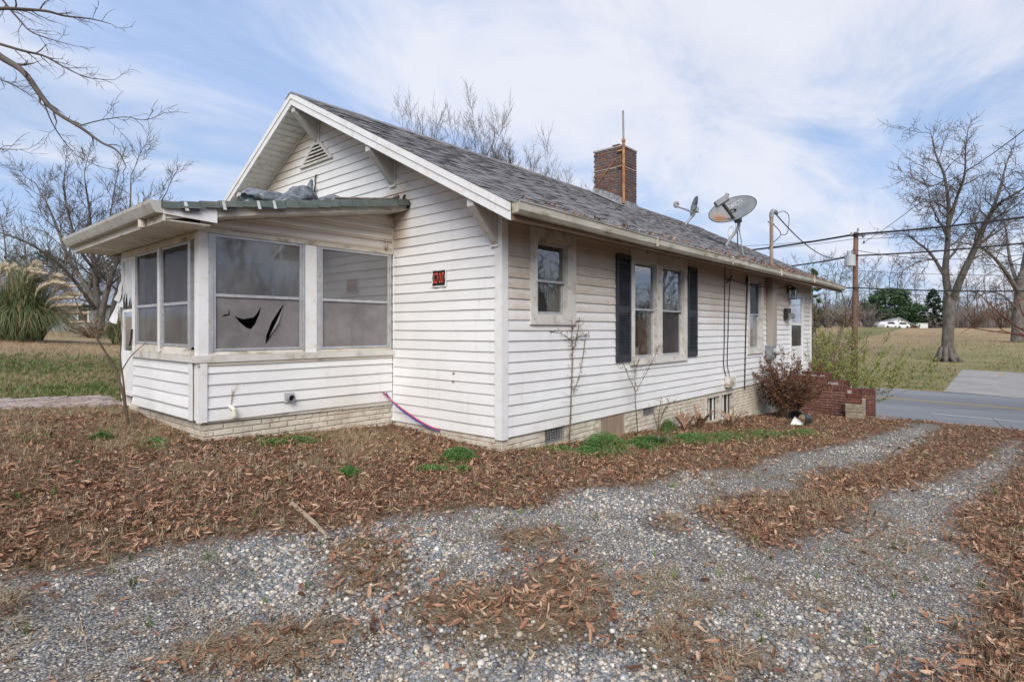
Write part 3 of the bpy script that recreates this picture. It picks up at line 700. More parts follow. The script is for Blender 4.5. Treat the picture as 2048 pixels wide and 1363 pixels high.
# screened windows
m_flap = mat('screen_flap', (.20, .19, .195), rough=.9)
def porch_window(mp, a0, a1, z0, z1, zm, up, low, tears=None, ch=.05):
    b = MB(mp); t = .028
    frame(b, a0, a1, z0, z1, t, -.02, .012); b.box(a0 + t, a1 - t, -.016, .008, zm - .018, zm + .014)
    w_ = b.build('porch_window', m_alu, house)
    b = MB(mp); b.prism([(a0 - ch, -.075, z0 + .002), (a0 - ch, .004, z0 - .004), (a0 - ch, .030, 1.167), (a0 - ch, -.075, 1.167)], (a1 - a0 + ch * 1.6, 0, 0)); b.build('window_sill', m_dirty, w_)
    for q0, q1 in ((a0 - ch, a0 - .002), (a1 + .002, a1 + ch * .6)): b = MB(mp); b.box(q0, q1, -.03, .02, z0 - .03, z1); b.build('jamb_channel', m_alu, w_)
    b = MB(mp); b.box(a0 + t, a1 - t, -.006, -.003, zm + .014, z1 - t); b.build('screen', up, w_)
    L0, L1, M0, M1 = a0 + t, a1 - t, z0 + t, zm - .018
    if not tears:
        b = MB(mp); b.box(L0, L1, -.010, -.008, M0, M1); b.build('screen', low, w_)
    else:
        from mathutils.geometry import tessellate_polygon
        loops = [[Vector((0, 0, 0)), Vector((1, 0, 0)), Vector((1, 1, 0)), Vector((0, 1, 0))]] + [[Vector((x, 1 - y, 0)) for x, y in t_] for t_ in tears]
        tr = tessellate_polygon(loops); flat = [p for l in loops for p in l]
        b = MB(mp); b.v = [b.P((L0 + (L1 - L0) * p.x, -.008, M0 + (M1 - M0) * p.y)) for p in flat]; b.f = [tuple(q) for q in tr]
        b.build('screen', low, w_)
        b = MB(mp); q = lambda x, y, o=.004: (L0 + (L1 - L0) * x, o, M0 + (M1 - M0) * (1 - y))
        b.add([q(.79, .14), q(.70, .46, .012), q(.575, .93), q(.60, .80, .018), q(.72, .5, .02)], [(0, 1, 2, 3, 4)]); b.build('torn_flap', m_flap, w_)
    return w_
tz = lambda pts: [((x - 765) / 442, (y - 595) / 250) for x, y in pts]
tears = [tz([(858, 688), (900, 702), (955, 692), (975, 668), (994, 636), (987, 672), (962, 728), (940, 752), (918, 745), (885, 718)]),
         tz([(1120, 618), (1090, 655), (1050, 715), (1022, 785), (1018, 830), (1042, 800), (1077, 735), (1102, 680)]),
         tz([(798, 691), (808, 681), (829, 678), (832, 648), (836, 682), (812, 689)])]
porch_window(pS, -2.42, -1.386, 1.21, 2.488, 1.825, m_plas, m_scr, tears)
porch_window(pS, -1.137, -.085, 1.20, 2.488, 1.825, m_plas, m_scr)
porch_window(pF, 2.316, 3.165, 1.255, 2.42, 1.745, m_scr2, m_plas2, None, .07)
porch_window(pF, 3.30, 4.118, 1.265, 2.42, 1.745, m_scr2, m_plas2, None, .05)
b = MB(pF); b.box(3.205, 3.26, -.02, .025, 1.17, 2.425); b.build('mullion', m_white, house)
m_darken = mat('porch_darkening_brown', (.055, .042, .033), (.085, .065, .05), 3, .8, .1, 20, st=(6, 6, .3))  # very dark brown that keeps the porch interior in gloom
b = MB(); b.box(PX + .1, -.03, PY1 - .06, PY1 - .02, .5, 2.5); b.build('darkening_panel', m_darken, house)  # added panel, shuts the far openings so the porch inside goes dark
b = MB(); b.box(-1.62, -1.1, 4.2, 4.6, .5, 1.35); b.box(-1.6, -1.52, 4.2, 4.6, 1.35, 1.9); b.build('darkening_box', m_darken, house)  # added dark box, deepens the gloom behind the torn screen
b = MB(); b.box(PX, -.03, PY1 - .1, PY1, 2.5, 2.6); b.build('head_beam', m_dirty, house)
# screen door at the far end of the front
b = MB(pF); frame(b, 4.25, 4.725, .56, 2.42, .05, -.02, .01); b.box(4.30, 4.675, -.016, .006, 1.68, 1.72); b.box(4.30, 4.675, -.016, .004, .61, 1.16)
sdoor = b.build('screen_door', m_white, house)
b = MB(pF); b.box(4.30, 4.675, -.008, -.004, 1.16, 1.68); b.build('pane', m_plas, sdoor)
b = MB(pF); b.add([(4.30, .0, 1.72), (4.30, .0, 2.37), (4.675, 0, 2.37), (4.675, 0, 2.0), (4.60, .01, 1.80), (4.55, .0, 1.95), (4.47, .012, 1.74), (4.40, 0, 1.9)], [(0, 1, 2, 3, 4, 5, 6, 7)]); b.build('torn_plastic', m_film, sdoor)
for (y, z, dy, dz, o) in ((4.70, 2.08, .10, .26, .05), (4.72, 1.86, .13, .34, .09), (4.64, 1.94, .08, .2, .03)):
    b = MB(pF); n = 7
    for i in range(n):
        u = i / (n - 1); wv = .02 * math.sin(u * 7 + z * 9)
        b.v += [b.P((y + wv - dy * (.25 + .3 * u), o * u + .012, z - dz * u)), b.P((y + wv + dy * (.5 + .2 * math.sin(u * 9)), o * u * 1.5 + .02, z - dz * u + .03))]
    for i in range(n - 1): b.f.append((2 * i, 2 * i + 1, 2 * i + 3, 2 * i + 2))
    b.build('torn_plastic', m_film, sdoor, True)
b = MB(pF); b.tube([(4.262, .02, 1.45), (4.268, .03, 1.30), (4.29, .035, 1.24), (4.33, .035, 1.235)], .012, 5); b.build('handle', m_black, sdoor)

# porch roof
RX, RY0, RY1 = -3.01, 1.70, 5.25
def pz(x): return 3.205 + .1815 * x
b = MB(); b.prism([(-.03, RY0 + .02, pz(-.03)), (RX, RY0 + .02, pz(RX)), (RX, RY0 + .02, pz(RX) - .03), (-.03, RY0 + .02, pz(-.03) - .03)], (0, RY1 - RY0 - .02, 0))
proof = b.build('porch_roof', m_eave, house)
b = MB(); b.prism([(-.02, RY0 + .01, pz(0) - .03), (RX + .02, RY0 + .01, pz(RX) - .03), (RX + .02, RY0 + .01, pz(RX) - .135), (-.02, RY0 + .01, pz(0) - .125)], (0, .03, 0)); b.build('rake_board', m_dirty, proof)
b = MB(); b.prism([(-2.53, RY0 - .014, pz(-2.53) - .055), (RX + .0, RY0 - .014, pz(RX) - .035), (RX + .0, RY0 - .014, pz(RX) - .09), (-2.53, RY0 - .014, 2.545)], (0, .012, 0)); b.box(-2.53, -2.515, RY0 - .014, RY0 + .008, 2.545, pz(-2.53) - .06); b.build('rake_cover', m_white, proof)
b = MB(); b.tube([(-2.86, RY0 - .02, pz(-2.86) - .035), (-2.86, RY0 - .0, pz(-2.86) - .035)], .017, 8); b.build('knot_hole', m_black, proof)
# sloped soffit under the rake with the tan boards above the windows
n = 22
for i in range(n):
    x0 = -2.52 + 2.50 * i / n; x1 = x0 + 2.50 / n - .006; zz = lambda x: pz(x) - .125
    b = MB(); b.prism([(x0, RY0 + .035, zz(x0)), (x0 + .008, RY0 + .035, zz(x0) - .007), (x1 - .006, RY0 + .035, zz(x1) - .006), (x1, RY0 + .035, zz(x1)), (x1, RY0 + .035, zz(x1) + .01), (x0, RY0 + .035, zz(x0) + .01)], (0, PY0 - RY0 - .035, 0)); b.build('soffit_panel', m_soff, proof)
b = MB(); b.prism([(-.03, PY0 + .0, 2.546), (-.03, PY0, 3.07), (-2.55, PY0, 2.612), (-2.55, PY0, 2.546)], (0, .08, 0)); b.build('porch_gable', m_dirty, house)
for k in range(5):
    zb = 2.548 + k * .118; h = .122
    lo = lambda z: max(-2.555, (z - 3.07) / .1815 + .01)
    if lo(zb) > -.3: break
    board(pS, lo(zb), -.03, zb, h, m_pup, house, lo(zb + h) if lo(zb + h) < -.05 else -.05, None, .022, 1)
b = MB(); b.tube([(-.03, PY0 - .02, 2.5), (-.03, PY0 - .02, 3.07)], .014, 5); b.build('corner_bead', m_dirty, house)
# flat soffit under the front eave
n = 34
for i in range(n):
    y0 = RY0 + .02 + (RY1 - RY0 - .02) * i / n; y1 = y0 + (RY1 - RY0 - .02) / n - .005
    b = MB(); b.prism([(RX + .02, y0, 2.515), (RX + .02, y0 + .006, 2.508), (RX + .02, y1 - .004, 2.508), (RX + .02, y1, 2.515), (RX + .02, y1, 2.525), (RX + .02, y0, 2.525)], (PX - RX - .035, 0, 0)); b.build('soffit_panel', m_soff, proof)
b = MB(); b.box(RX + .0, RX + .02, RY0 + .0, RY1, 2.50, pz(RX) - .03); b.build('fascia', m_dirty, proof)
b = MB(); b.prism([(RX + .02, RY1, 2.505), (PX + 2.5, RY1, 2.505), (PX + 2.5, RY1, pz(PX + 2.5)), (RX + .02, RY1, pz(RX))], (0, .02, 0)); b.build('rake_board', m_dirty, proof)
prof = [(RX, 2.685), (RX, 2.575), (RX - .07, 2.575), (RX - .085, 2.60), (RX - .115, 2.66), (RX - .12, 2.69), (RX - .112, 2.692), (RX - .08, 2.605), (RX - .06, 2.583), (RX - .008, 2.583), (RX - .008, 2.685)]
b = MB(); b.prism([(x, RY0 + .0, z) for x, z in prof], (0, RY1 - RY0, 0)); b.prism([(x, RY0 - .004, z) for x, z in prof[:6]], (0, .004, 0))
g2 = b.build('gutter', mat('grey_gutter', (.50, .50, .485), (.42, .41, .39), 3, .45, .05, c3=(.30, .27, .2)), proof)
b = MB(); b.lathe([(.038, 0), (.038, -.085), (.032, -.085), (.032, 0)], (RX - .03, 2.22, 2.574), 12); b.build('outlet', m_dirty, g2)
# porch shingles: each strip hangs a little over the rake
x = RX - .02; i = 0
while x < -.08:
    w_ = .155 + .03 * rnd.random(); x1 = min(x + w_ + .05, -.05); b = MB(); y0 = RY0 - .045 - rnd.uniform(0, .02); h0 = .012; dr_ = rnd.uniform(.0, .012) + (.02 if x > -2 else 0)
    P0 = lambda xx, y, dz: (xx, y, pz(xx) + .004 + dz)
    yb = RY1
    c = [P0(x, y0, -.038 - dr_), P0(x1, y0, -.052 - dr_), P0(x1, y0 + .012, .006), P0(x, y0 + .012, .022), P0(x1, yb, .006), P0(x, yb, .022), P0(x, y0 + .012, -.03), P0(x1, y0 + .012, -.04)]
    b.add(c, [(0, 1, 2, 3), (3, 2, 4, 5), (0, 3, 6), (1, 7, 2), (0, 6, 7, 1), (0, 3, 5, 6)]); b.build('shingle', m_shing, proof)
    if i in (0, 2, 4, 5):
        q = MB(); q.add([P0(x1 - .05, y0 - .003, -.075 - dr_), P0(x1 + .12, y0 - .003, -.085 - dr_), P0(x1 + .12, y0 + .012, -.04), P0(x1 - .05, y0 + .012, -.04)], [(0, 1, 2, 3)]); q.build('underlay_flap', m_black, proof)
        q = MB(); q.add([P0(x1 - .015, y0 - .006, -.075), P0(x1 + .02, y0 - .006, -.08), P0(x1 - .0, y0 - .0, .012), P0(x1 - .03, y0 - .0, .014)], [(0, 1, 2, 3)]); q.build('tear_strip', m_film, proof)
    x += w_; i += 1
# vent outlet, pipe stub and clutter on the porch
b = MB(pS); b.box(-1.62, -1.50, .018, .032, .575, .69); dv = b.build('vent_collar', m_grey, house)
b = MB(pS); n = 14
ring = lambda r, o: [( -1.553 + r * math.cos(2 * math.pi * k / n), o, .625 + r * math.sin(2 * math.pi * k / n)) for k in range(n)]
b.add(ring(.045, .03) + ring(.045, .085) + ring(.038, .085) + ring(.038, .034), [(r * n + k, r * n + (k + 1) % n, (r + 1) * n + (k + 1) % n, (r + 1) * n + k) for r in range(3) for k in range(n)]); b.build('vent_pipe', m_galv, dv)
b = MB(pS); b.add(ring(.038, .036), [tuple(range(n))]); b.build('vent_hole', m_black, dv)
b = MB(pS); b.tube([(-2.235, .0, .585), (-2.235, .05, .583), (-2.225, .07, .565), (-2.222, .072, .49)], .024, 9); b.tube([(-2.222, .072, .53), (-2.222, .072, .485)], .03, 9); b.build('drain_pipe', mat('old_pvc', (.62, .58, .48), (.68, .66, .6), 9, .4), house)
hair = MB()
for i in range(5): hair.tube([(-2.235 + .0, PY0 - .024, .60), (-2.22 + .01 * math.sin(i), PY0 - .026, .72 + .02 * i), (-2.18 + .03 * (i % 2), PY0 - .026, .84)][: 3 if i < 2 else 2], .0016, 3)
hair.build('dead_vine', m_eave, house)
# damage on the gable wall: two little holes
for (px, py) in ((907, 746), (906, 762)):
    p = on_x(px, py, -.022); b = MB(); b.lathe([(.001, 0), (.012, 0), (.014, .002)], (0, 0, 0), 7); b.v = [(-.023 - v[2], p.y + v[0] * (1.5 + .5 * math.sin(v[1] * 300)), p.z + v[1]) for v in b.v]; b.build('hole', m_eave, house)

# ------------------------------------------------------------------ things fixed to or lying on the house
def text_mesh(body, fn, m, name, parent, size=1.0, ex=0):
    cu = bpy.data.curves.new('txt', 'FONT'); cu.body = body; cu.size = size; cu.align_x = 'CENTER'; cu.resolution_u = 3
    ob = bpy.data.objects.new('txt', cu); C.objects.link(ob); dg = bpy.context.evaluated_depsgraph_get(); dg.update()
    me = bpy.data.meshes.new_from_object(ob.evaluated_get(dg)); bpy.data.objects.remove(ob)
    off = Vector(WL[parent.name])
    for v in me.vertices: v.co = Vector(fn(v.co.x, v.co.y)) - off
    me.materials.clear(); me.materials.append(m); o = bpy.data.objects.new(name, me); C.objects.link(o); o.parent = parent; WL[o.name] = tuple(off); return o
m_signk = mat('sign_black', (.015, .016, .018), rough=.4); m_signr = mat('sign_red', (.90, .15, .07), (.78, .10, .05), 60, .45); m_signw = mat('sign_white', (.75, .76, .75), rough=.45)
sign = empty('warning_sign', (-.03, 1.06, 2.0), 'small black and red KEEP OUT sign nailed on the white siding beside the porch', 'sign')
n = 12; b = MB()
wav = lambda y, z: -.034 - .006 * math.sin((y - .9) * 38) - .004 * math.sin(z * 60)
Y0, Y1, Z0, Z1 = .918, 1.207, 1.995, 2.222
for i in range(n + 1):
    for j in range(n + 1): y = Y0 + (Y1 - Y0) * i / n; z = Z0 + (Z1 - Z0) * j / n; b.v.append((wav(y, z), y, z))
for i in range(n):
    for j in range(n): q = i * (n + 1) + j; b.f.append((q, q + 1, q + n + 2, q + n + 1))
b.build('backing', m_signw, sign, True)
b = MB(); e = .018
for i in range(n + 1):
    for j in range(n + 1): y = Y0 + e + (Y1 - Y0 - 2 * e) * i / n; z = Z0 + e + (Z1 - Z0 - 2 * e) * j / n; b.v.append((wav(y, z) - .002, y, z))
for i in range(n):
    for j in range(n): q = i * (n + 1) + j; b.f.append((q, q + 1, q + n + 2, q + n + 1))
b.build('face', m_signk, sign, True)
text_mesh('KEEP OUT', lambda x, y: (wav(1.06, 2.1) - .008, 1.062 - x * .046, 2.045 + y * .19), m_signr, 'lettering', sign)
def bold(o, d):      # thicken flat lettering by a second copy beside it
    c = o.copy(); c.data = o.data.copy(); C.objects.link(c); c.location.y += d; c.location.x += -.0008; WL[c.name] = WL[o.name]; return c


# wall lantern, mailbox, meter and mast
x = 11.46; lan = empty('wall_lantern', (x, 0, 2.3), 'black carriage lantern on the wall by the side door', 'lantern')
m_lamp = mat('lantern_black', (.03, .028, .026), rough=.5)
b = MB(mS); b.box(x - .05, x + .05, .02, .035, 2.42, 2.62); b.tube([(x, .03, 2.6), (x, .12, 2.62), (x, .14, 2.56)], .012, 6); b.build('wall_plate', m_lamp, lan)
b = MB(mS); b.prism([(x - .10, .06, 2.50), (x + .10, .06, 2.50), (x + .10, .24, 2.50), (x - .10, .24, 2.50)], (0, 0, .02)); b.add([(x - .10, .06, 2.52), (x + .10, .06, 2.52), (x + .10, .24, 2.52), (x - .10, .24, 2.52), (x, .15, 2.60)], [(0, 1, 4), (1, 2, 4), (2, 3, 4), (3, 0, 4)]); b.build('cap', m_lamp, lan)
b = MB(mS)
for a in (x - .085, x + .075):
    for o in (.07, .22): b.box(a, a + .012, o, o + .012, 2.26, 2.50)
b.box(x - .09, x + .09, .065, .235, 2.25, 2.265); b.build('frame', m_lamp, lan)
b = MB(mS); b.box(x - .075, x + .075, .08, .22, 2.266, 2.498); b.build('glass', m_plas, lan)
x = 11.25; mbx = empty('mailbox', (x, 0, 1.75), 'black wall mailbox with a grey front flap left of the side door', 'mailbox')
b = MB(mS); b.bbox(x - .17, x + .17, .022, .12, 1.72, 2.0, .01); b.build('box', m_lamp, mbx)
b = MB(mS); b.prism([(x - .1, .12, 1.72), (x - .1, .20, 1.74), (x - .1, .22, 1.84), (x - .1, .12, 1.88)], (.29, 0, 0)); b.build('flap', m_galv, mbx)
mast = empty('service_mast', (9.82, 0, .7), 'grey boxed service mast with meter and weatherhead rising through the roof', 'service mast')
m_box = mat('weathered_box', (.25, .225, .19), (.34, .31, .28), 3, .7, .1, st=(1, 1, .3))
b = MB(mS); b.box(9.66, 9.98, .022, .17, 1.03, 2.78); b.build('duct', m_box, mast)
b = MB(mS); b.tube([(9.82, .09, 2.7), (9.82, .09, 4.25)], .042, 12); b.build('pipe', mat('mast_pipe', (.22, .16, .12), (.30, .25, .21), 4, .6, .1), mast)
b = MB(mS); b.tube([(9.82, .09, 4.20), (9.82, .09, 4.30), (9.86, .11, 4.36), (9.95, .14, 4.36), (10.02, .16, 4.31)], [.052, .055, .058, .055, .045], 10); b.build('weatherhead', m_galv, mast)
b = MB(mS); b.box(9.60, 10.08, .06, .085, 4.06, 4.085); b.build('crossarm', m_galv, mast)
b = MB(mS); b.bbox(9.56, 9.98, .022, .16, .72, 1.05, .012); b.build('meter_box', m_galv, mast)
b = MB(mS); b.tube([(9.86, .16, .90), (9.86, .21, .90), (9.86, .27, .90), (9.86, .285, .90)], [.085, .09, .075, .04], 14); b.build('meter', mat('meter_glass', (.38, .39, .40), (.5, .51, .52), 30, .25), mast)
b = MB(mS); b.tube([(9.7, .09, .72), (9.7, .09, -.4)], .03, 8); b.build('conduit', m_galv, mast)
jb = MB(mS); jb.bbox(6.92, 7.30, .022, .12, .24, .46, .012); tag(jb.build('junction_box', m_dirty), 'beige cable junction box low on the long wall above the cellar window', 'junction box')
cab = [('black cable hanging down the long wall, left one of the pair', [(6.92, .03, 2.74), (6.90, .03, 2.0), (6.87, .035, 1.2), (6.85, .03, .7), (6.98, .05, .40)]),
       ('black cable of the pair ending at a wall hook, right one', [(7.13, .06, 2.50), (7.13, .035, 2.0), (7.09, .03, 1.3), (7.05, .03, .75), (7.1, .06, .45)]),
       ('thick black cable beside the narrow window trim', [(8.10, .05, 2.46), (8.28, .03, 2.66), (8.25, .03, 2.3), (8.2, .035, 1.9), (8.16, .03, 1.2), (8.12, .03, .6), (8.1, .03, .1)]),
       ('black cable looping under the gutter to the mast', [(6.92, .03, 2.74), (7.3, .10, 2.80), (7.9, .12, 2.72), (8.5, .10, 2.76), (8.9, .08, 2.72)]),
       ('thin black cable stretched across the narrow window head to the lantern', [(7.13, .07, 2.50), (8.0, .06, 2.47), (9.4, .07, 2.46), (10.4, .18, 2.5), (11.2, .3, 2.75)])]
for i, (lb, pts) in enumerate(cab):
    b = MB(mS); b.tube(walk(pts), .014 if i == 2 else .009, 5); tag(b.build('cable', m_black), lb, 'cable', 'black cables on the long wall')
b = MB(mS); b.box(7.0, 7.22, .02, .05, 2.48, 2.50); b.tube([(7.02, .03, 2.42), (7.2, .08, 2.58)], .014, 5); b.build('cable_hook', m_black, house)

# chimney pipe
ap = empty('antenna_pipe', (7.70, 2.84, 4.6), 'rusty antenna pipe strapped to the corner of the brick chimney', 'pipe')
b = MB(); b.tube([(7.71, 2.82, 4.62), (7.705, 2.82, 6.2)], .036, 10); b.build('lower_pipe', m_rust, ap)
b = MB(); b.tube([(7.705, 2.82, 6.1), (7.695, 2.83, 6.95)], .025, 8); b.build('upper_pipe', mat('grey_pipe', (.23, .2, .18), (.3, .27, .24), 6, .6), ap)
b = MB(); b.lathe([(.03, -.03), (.05, -.03), (.05, .03), (.03, .03)], (7.704, 2.82, 6.2), 8); b.tube([(7.704, 2.82, 6.17), (7.66, 2.78, 6.17)], .014, 5); b.build('clamp', m_rust, ap)
for z in (5.56, 5.95): b = MB(); b.box(7.68, 7.72, 2.80, 3.0, z, z + .03); b.build('strap', m_rust, ap)
b = MB(); b.tube([(7.735, 3.74, 5.13), (7.735, 3.05, 5.80)], .012, 5); b.build('stay', m_rust, ap)

# satellite dishes
def bas(n_): z = Vector((0, 0, 1)); u = z.cross(n_).normalized(); return u, n_.cross(u)
m_dish = NG('dish_grey'); 
_X, _Y, _Z = m_dish.xyz()
_c = m_dish.mix(m_dish.rng(m_dish.noise(4, 5, .6), .35, .7), (.17, .18, .195), (.24, .25, .26))
_tc = m_dish.n('ShaderNodeTexCoord'); _sp = m_dish.n('ShaderNodeSeparateXYZ'); m_dish.l(_tc.outputs['Object'], _sp.inputs[0])
m_dish = m_dish.fin(_c, .5, .1)
rgt = Vector((RT[0], RT[1], 0)); fwd = Vector((FW[0], FW[1], 0)); upv = Vector((0, 0, 1))
D0 = 14.5; cen = at(1465, 417.5, D0)
u_ = (rgt * .895 + upv * .445 + fwd * .05).normalized(); v_ = (rgt * -.34 + upv * .64 + fwd * .69); v_ = (v_ - u_ * v_.dot(u_)).normalized(); n_ = u_.cross(v_)
if n_.dot(fwd) > 0: n_ = -n_
RA, RB = .635, .41
dish = empty('satellite_dish', at(1450, 494, 14.45), 'large grey satellite dish with an orange rust stain, on a bent pole near the eave', 'satellite dish')
b = MB(); rings = 6; n = 36; b.v.append(tuple(cen - n_ * .07))
for i in range(1, rings + 1):
    r = i / rings
    for k in range(n): a = 2 * math.pi * k / n; b.v.append(tuple(cen + u_ * RA * r * math.cos(a) + v_ * RB * r * math.sin(a) - n_ * .07 * (1 - r * r)))
for k in range(n): b.f.append((0, 1 + k, 1 + (k + 1) % n))
for i in range(rings - 1):
    for k in range(n): o = 1 + i * n; b.f.append((o + k, o + (k + 1) % n, o + n + (k + 1) % n, o + n + k))
def rustdish():
    g = NG('rust_stained_dish'); q = g.n('ShaderNodeVectorMath', operation='DISTANCE'); g.l(g.pos, q.inputs[0]); q.inputs[1].default_value = tuple(cen - u_ * .42 - v_ * .05)
    d = g.math('ADD', q.outputs['Value'], g.math('MULTIPLY', g.math('SUBTRACT', g.noise(9, 5, .7), .5), .32))
    c = g.mix(g.rng(g.noise(4, 5, .6), .3, .7), (.13, .14, .155), (.19, .20, .21)); c = g.mix(g.rng(d, .08, .42, .75, 0), c, (.36, .33, .28)); c = g.mix(g.rng(d, .0, .24, 1, 0), c, (.42, .17, .045))
    return g.fin(c, .5, 0, .3)
b.build('reflector', rustdish(), dish, True)
b = MB(); ringp = [cen + u_ * RA * math.cos(2 * math.pi * k / n) + v_ * RB * math.sin(2 * math.pi * k / n) for k in range(n + 1)]; b.tube(ringp, .012, 5); b.build('rim', mat('dish_rim', (.08, .085, .09), rough=.5), dish)
dsh = lambda a, b_: tuple(cen + u_ * a + v_ * b_ - n_ * (.07 * (1 - (a / RA) ** 2 - (b_ / RB) ** 2) - .014))
text_mesh('DIRECTV', lambda x, y: dsh(.19 + x * .098, .085 + y * .17), mat('dish_letter', (.55, .56, .58), rough=.5), 'lettering', dish)
a0 = at(1473, 444, D0 - .12); lnb = at(1443, 404, D0 - .50)
b = MB(); b.tube([a0, a0.lerp(lnb, .55), lnb], [.045, .042, .05], 6); b.build('feed_arm', mat('arm_dark', (.05, .05, .05), (.08, .075, .07), 9, .5), dish)
b = MB(); b.tube([lnb - u_ * .16 + upv * .0, lnb + u_ * .16 + upv * .04], [.085, .085], 6); b.tube([lnb + u_ * .13 + upv * .05, lnb + u_ * .17 + upv * .13], .05, 6); b.build('feed_head', m_galv, dish)
pb = at(1452, 492, 14.35); 
b = MB(); b.tube(walk([pb, at(1460, 478, 14.42), at(1472, 462, 14.5), at(1477, 453, 14.55), at(1478, 441, 14.58)]), .042, 10); b.build('pole', m_galv, dish)
b = MB(); b.tube([at(1478, 444, 14.58), at(1478, 436, 14.6)], .075, 8); b.tube([at(1478, 438, 14.6), cen - n_ * .17 - v_ * .12], .06, 6); b.build('mount', m_galv, dish)
b = MB(); b.tube([at(1475, 462, 14.7), at(1475.5, 494, 15.1)], .016, 5); b.build('strut', m_galv, dish)
b = MB(); b.tube([at(1478, 456, 14.6), at(1487, 512, 13.75)], .016, 5); b.build('strut', m_galv, dish)
b = MB(); b.box(pb.x - .13, pb.x + .13, pb.y - .1, pb.y + .1, pb.z - .13, pb.z - .02); b.build('foot', m_galv, dish)
b = MB(); b.tube(walk([at(1472, 448, 14.4), at(1470, 460, 14.4), at(1464, 470, 14.4), at(1458, 474, 14.4), at(1456, 462, 14.4), at(1463, 453, 14.4), at(1467, 460, 14.4), at(1462, 472, 14.42), at(1455, 488, 14.4)]), .007, 4); b.build('lead', m_dirty, dish)
D1 = 18.6; d2 = empty('satellite_dish', at(1373, 447, D1), 'small satellite dish seen edge on, standing behind the roof ridge', 'satellite dish')
b = MB(); b.tube(walk([at(1371, 449, D1), at(1378, 440, D1), at(1387, 430, D1), at(1390, 424, D1)]), .04, 8); b.build('pole', m_galv, d2)
c2 = at(1388, 412, D1); ax = (at(1392.5, 391, D1) - at(1383.5, 431, D1)).normalized(); nn = (rgt * -.95 + fwd * -.06 + upv * -.2); nn = (nn - ax * nn.dot(ax)).normalized(); vv = ax.cross(nn)
b = MB(); n = 24; b.v.append(tuple(c2 - nn * .05))
for i in (1, 2, 3):
    for k in range(n): a = 2 * math.pi * k / n; r = i / 3; b.v.append(tuple(c2 + ax * .34 * r * math.cos(a) + vv * .3 * r * math.sin(a) - nn * .05 * (1 - r * r)))
for k in range(n): b.f.append((0, 1 + k, 1 + (k + 1) % n))
for i in range(2):
    for k in range(n): o = 1 + i * n; b.f.append((o + k, o + (k + 1) % n, o + n + (k + 1) % n, o + n + k))
b.build('reflector', m_dish, d2, True)
b = MB(); b.tube([at(1386, 425, D1), at(1372, 419, D1), at(1354, 413, D1)], .028, 6); b.build('feed_arm', m_galv, d2)
b = MB(); b.tube(walk([at(1354, 414, D1), at(1350, 411, D1), at(1351, 405, D1), at(1357, 405.5, D1)]), .05, 6); b.tube([at(1355, 407, D1), at(1358, 410, D1)], .035, 6); b.build('feed_head', m_galv, d2)
b = MB(); b.tube([at(1387, 416, D1), at(1393, 418, D1), at(1392, 424, D1)], .09, 6); b.build('mount', m_galv, d2)
b = MB(); b.tube(walk([at(1390, 424, D1), at(1400, 428, D1), at(1402, 434, D1), at(1394, 436, D1), at(1389, 430, D1)]), .008, 4); b.build('lead', m_dirty, d2)

# tarp, metal strip and the broken light on the gable
m_tarp = mat('silver_tarp', (.10, .118, .135), (.24, .26, .275), 7, .28, .8, 22, c3=(.05, .06, .07), metal=.15)
b = MB(); nx, ny = 60, 26
def crumple(b, x0, x1, y0, y1, env, nx, ny, seed):
    for i in range(nx + 1):
        for j in range(ny + 1):
            u = i / nx; v = j / ny; x = x0 + (x1 - x0) * u; y = y0 + (y1 - y0) * v
            ed = min(1, 6 * min(u, 1 - u)) * min(1, 5 * min(v, 1 - v)); fo = float(fnoise(u * 3 + v * .8, v * 2.2 - u, 1.8, seed)); f2 = float(fnoise(u * 3, v * 2, 5.5, seed + 3))
            ri = .5 + .5 * math.sin(13 * v + 3.5 * u + 7 * fo); r2 = (1 - abs(math.sin(4 * v - 2.2 * u + 5 * f2 * .5 + 3 * fo))) ** 1.8
            b.v.append((x + .10 * (fo - .5) * ed, y + .10 * (f2 - .5), pz(x) + .03 + ed * (env(u) * (.55 + .26 * ri + .34 * r2) * math.sin(math.pi * min(1, v * .8 + .12)) + .035 * f2)))
    for i in range(nx):
        for j in range(ny): q = i * (ny + 1) + j; b.f.append((q, q + 1, q + ny + 2, q + ny + 1))
tarp = empty('tarp', (-1.5, 2.3, pz(-1.5)), 'crumpled silver grey tarp lying on the porch roof below the gable louvre', 'tarp')
def roll(b, pts, rad, seed, n=14, flat=.8):
    """one soft fold of sheeting: a fat tube with creases running along it"""
    pts = walk([(x, y, pz(x) + h) for x, y, h in pts]); m = len(pts); r = random.Random(seed); ph = [r.uniform(0, 6.28) for _ in range(4)]; o = len(b.v)
    for i, p in enumerate(pts):
        u = i / (m - 1); t = (pts[min(i + 1, m - 1)] - pts[max(i - 1, 0)]).normalized(); s1 = t.cross(Vector((0, 0, 1))).normalized(); s2 = s1.cross(t)
        R_ = rad * (.45 + .62 * math.sin(math.pi * (.12 + .76 * u)) ** .7)
        for k in range(n):
            a = 6.2832 * k / n; c = 1 + .20 * math.sin(3 * a + ph[0] + 2.5 * u) + .12 * math.sin(5 * a - 4 * u + ph[1]) + .10 * math.sin(9 * u + ph[2] + a) - .10 * abs(math.sin(2 * a + 5 * u + ph[3]))
            q = p + s1 * R_ * c * math.cos(a) + s2 * R_ * c * math.sin(a) * flat; b.v.append((q.x, q.y, max(q.z, pz(q.x) + .012)))
    for i in range(m - 1):
        for k in range(n): k2 = (k + 1) % n; b.f.append((o + i * n + k, o + i * n + k2, o + (i + 1) * n + k2, o + (i + 1) * n + k))
    b.f.append(tuple(o + k for k in range(n))); b.f.append(tuple(o + (m - 1) * n + k for k in range(n)))
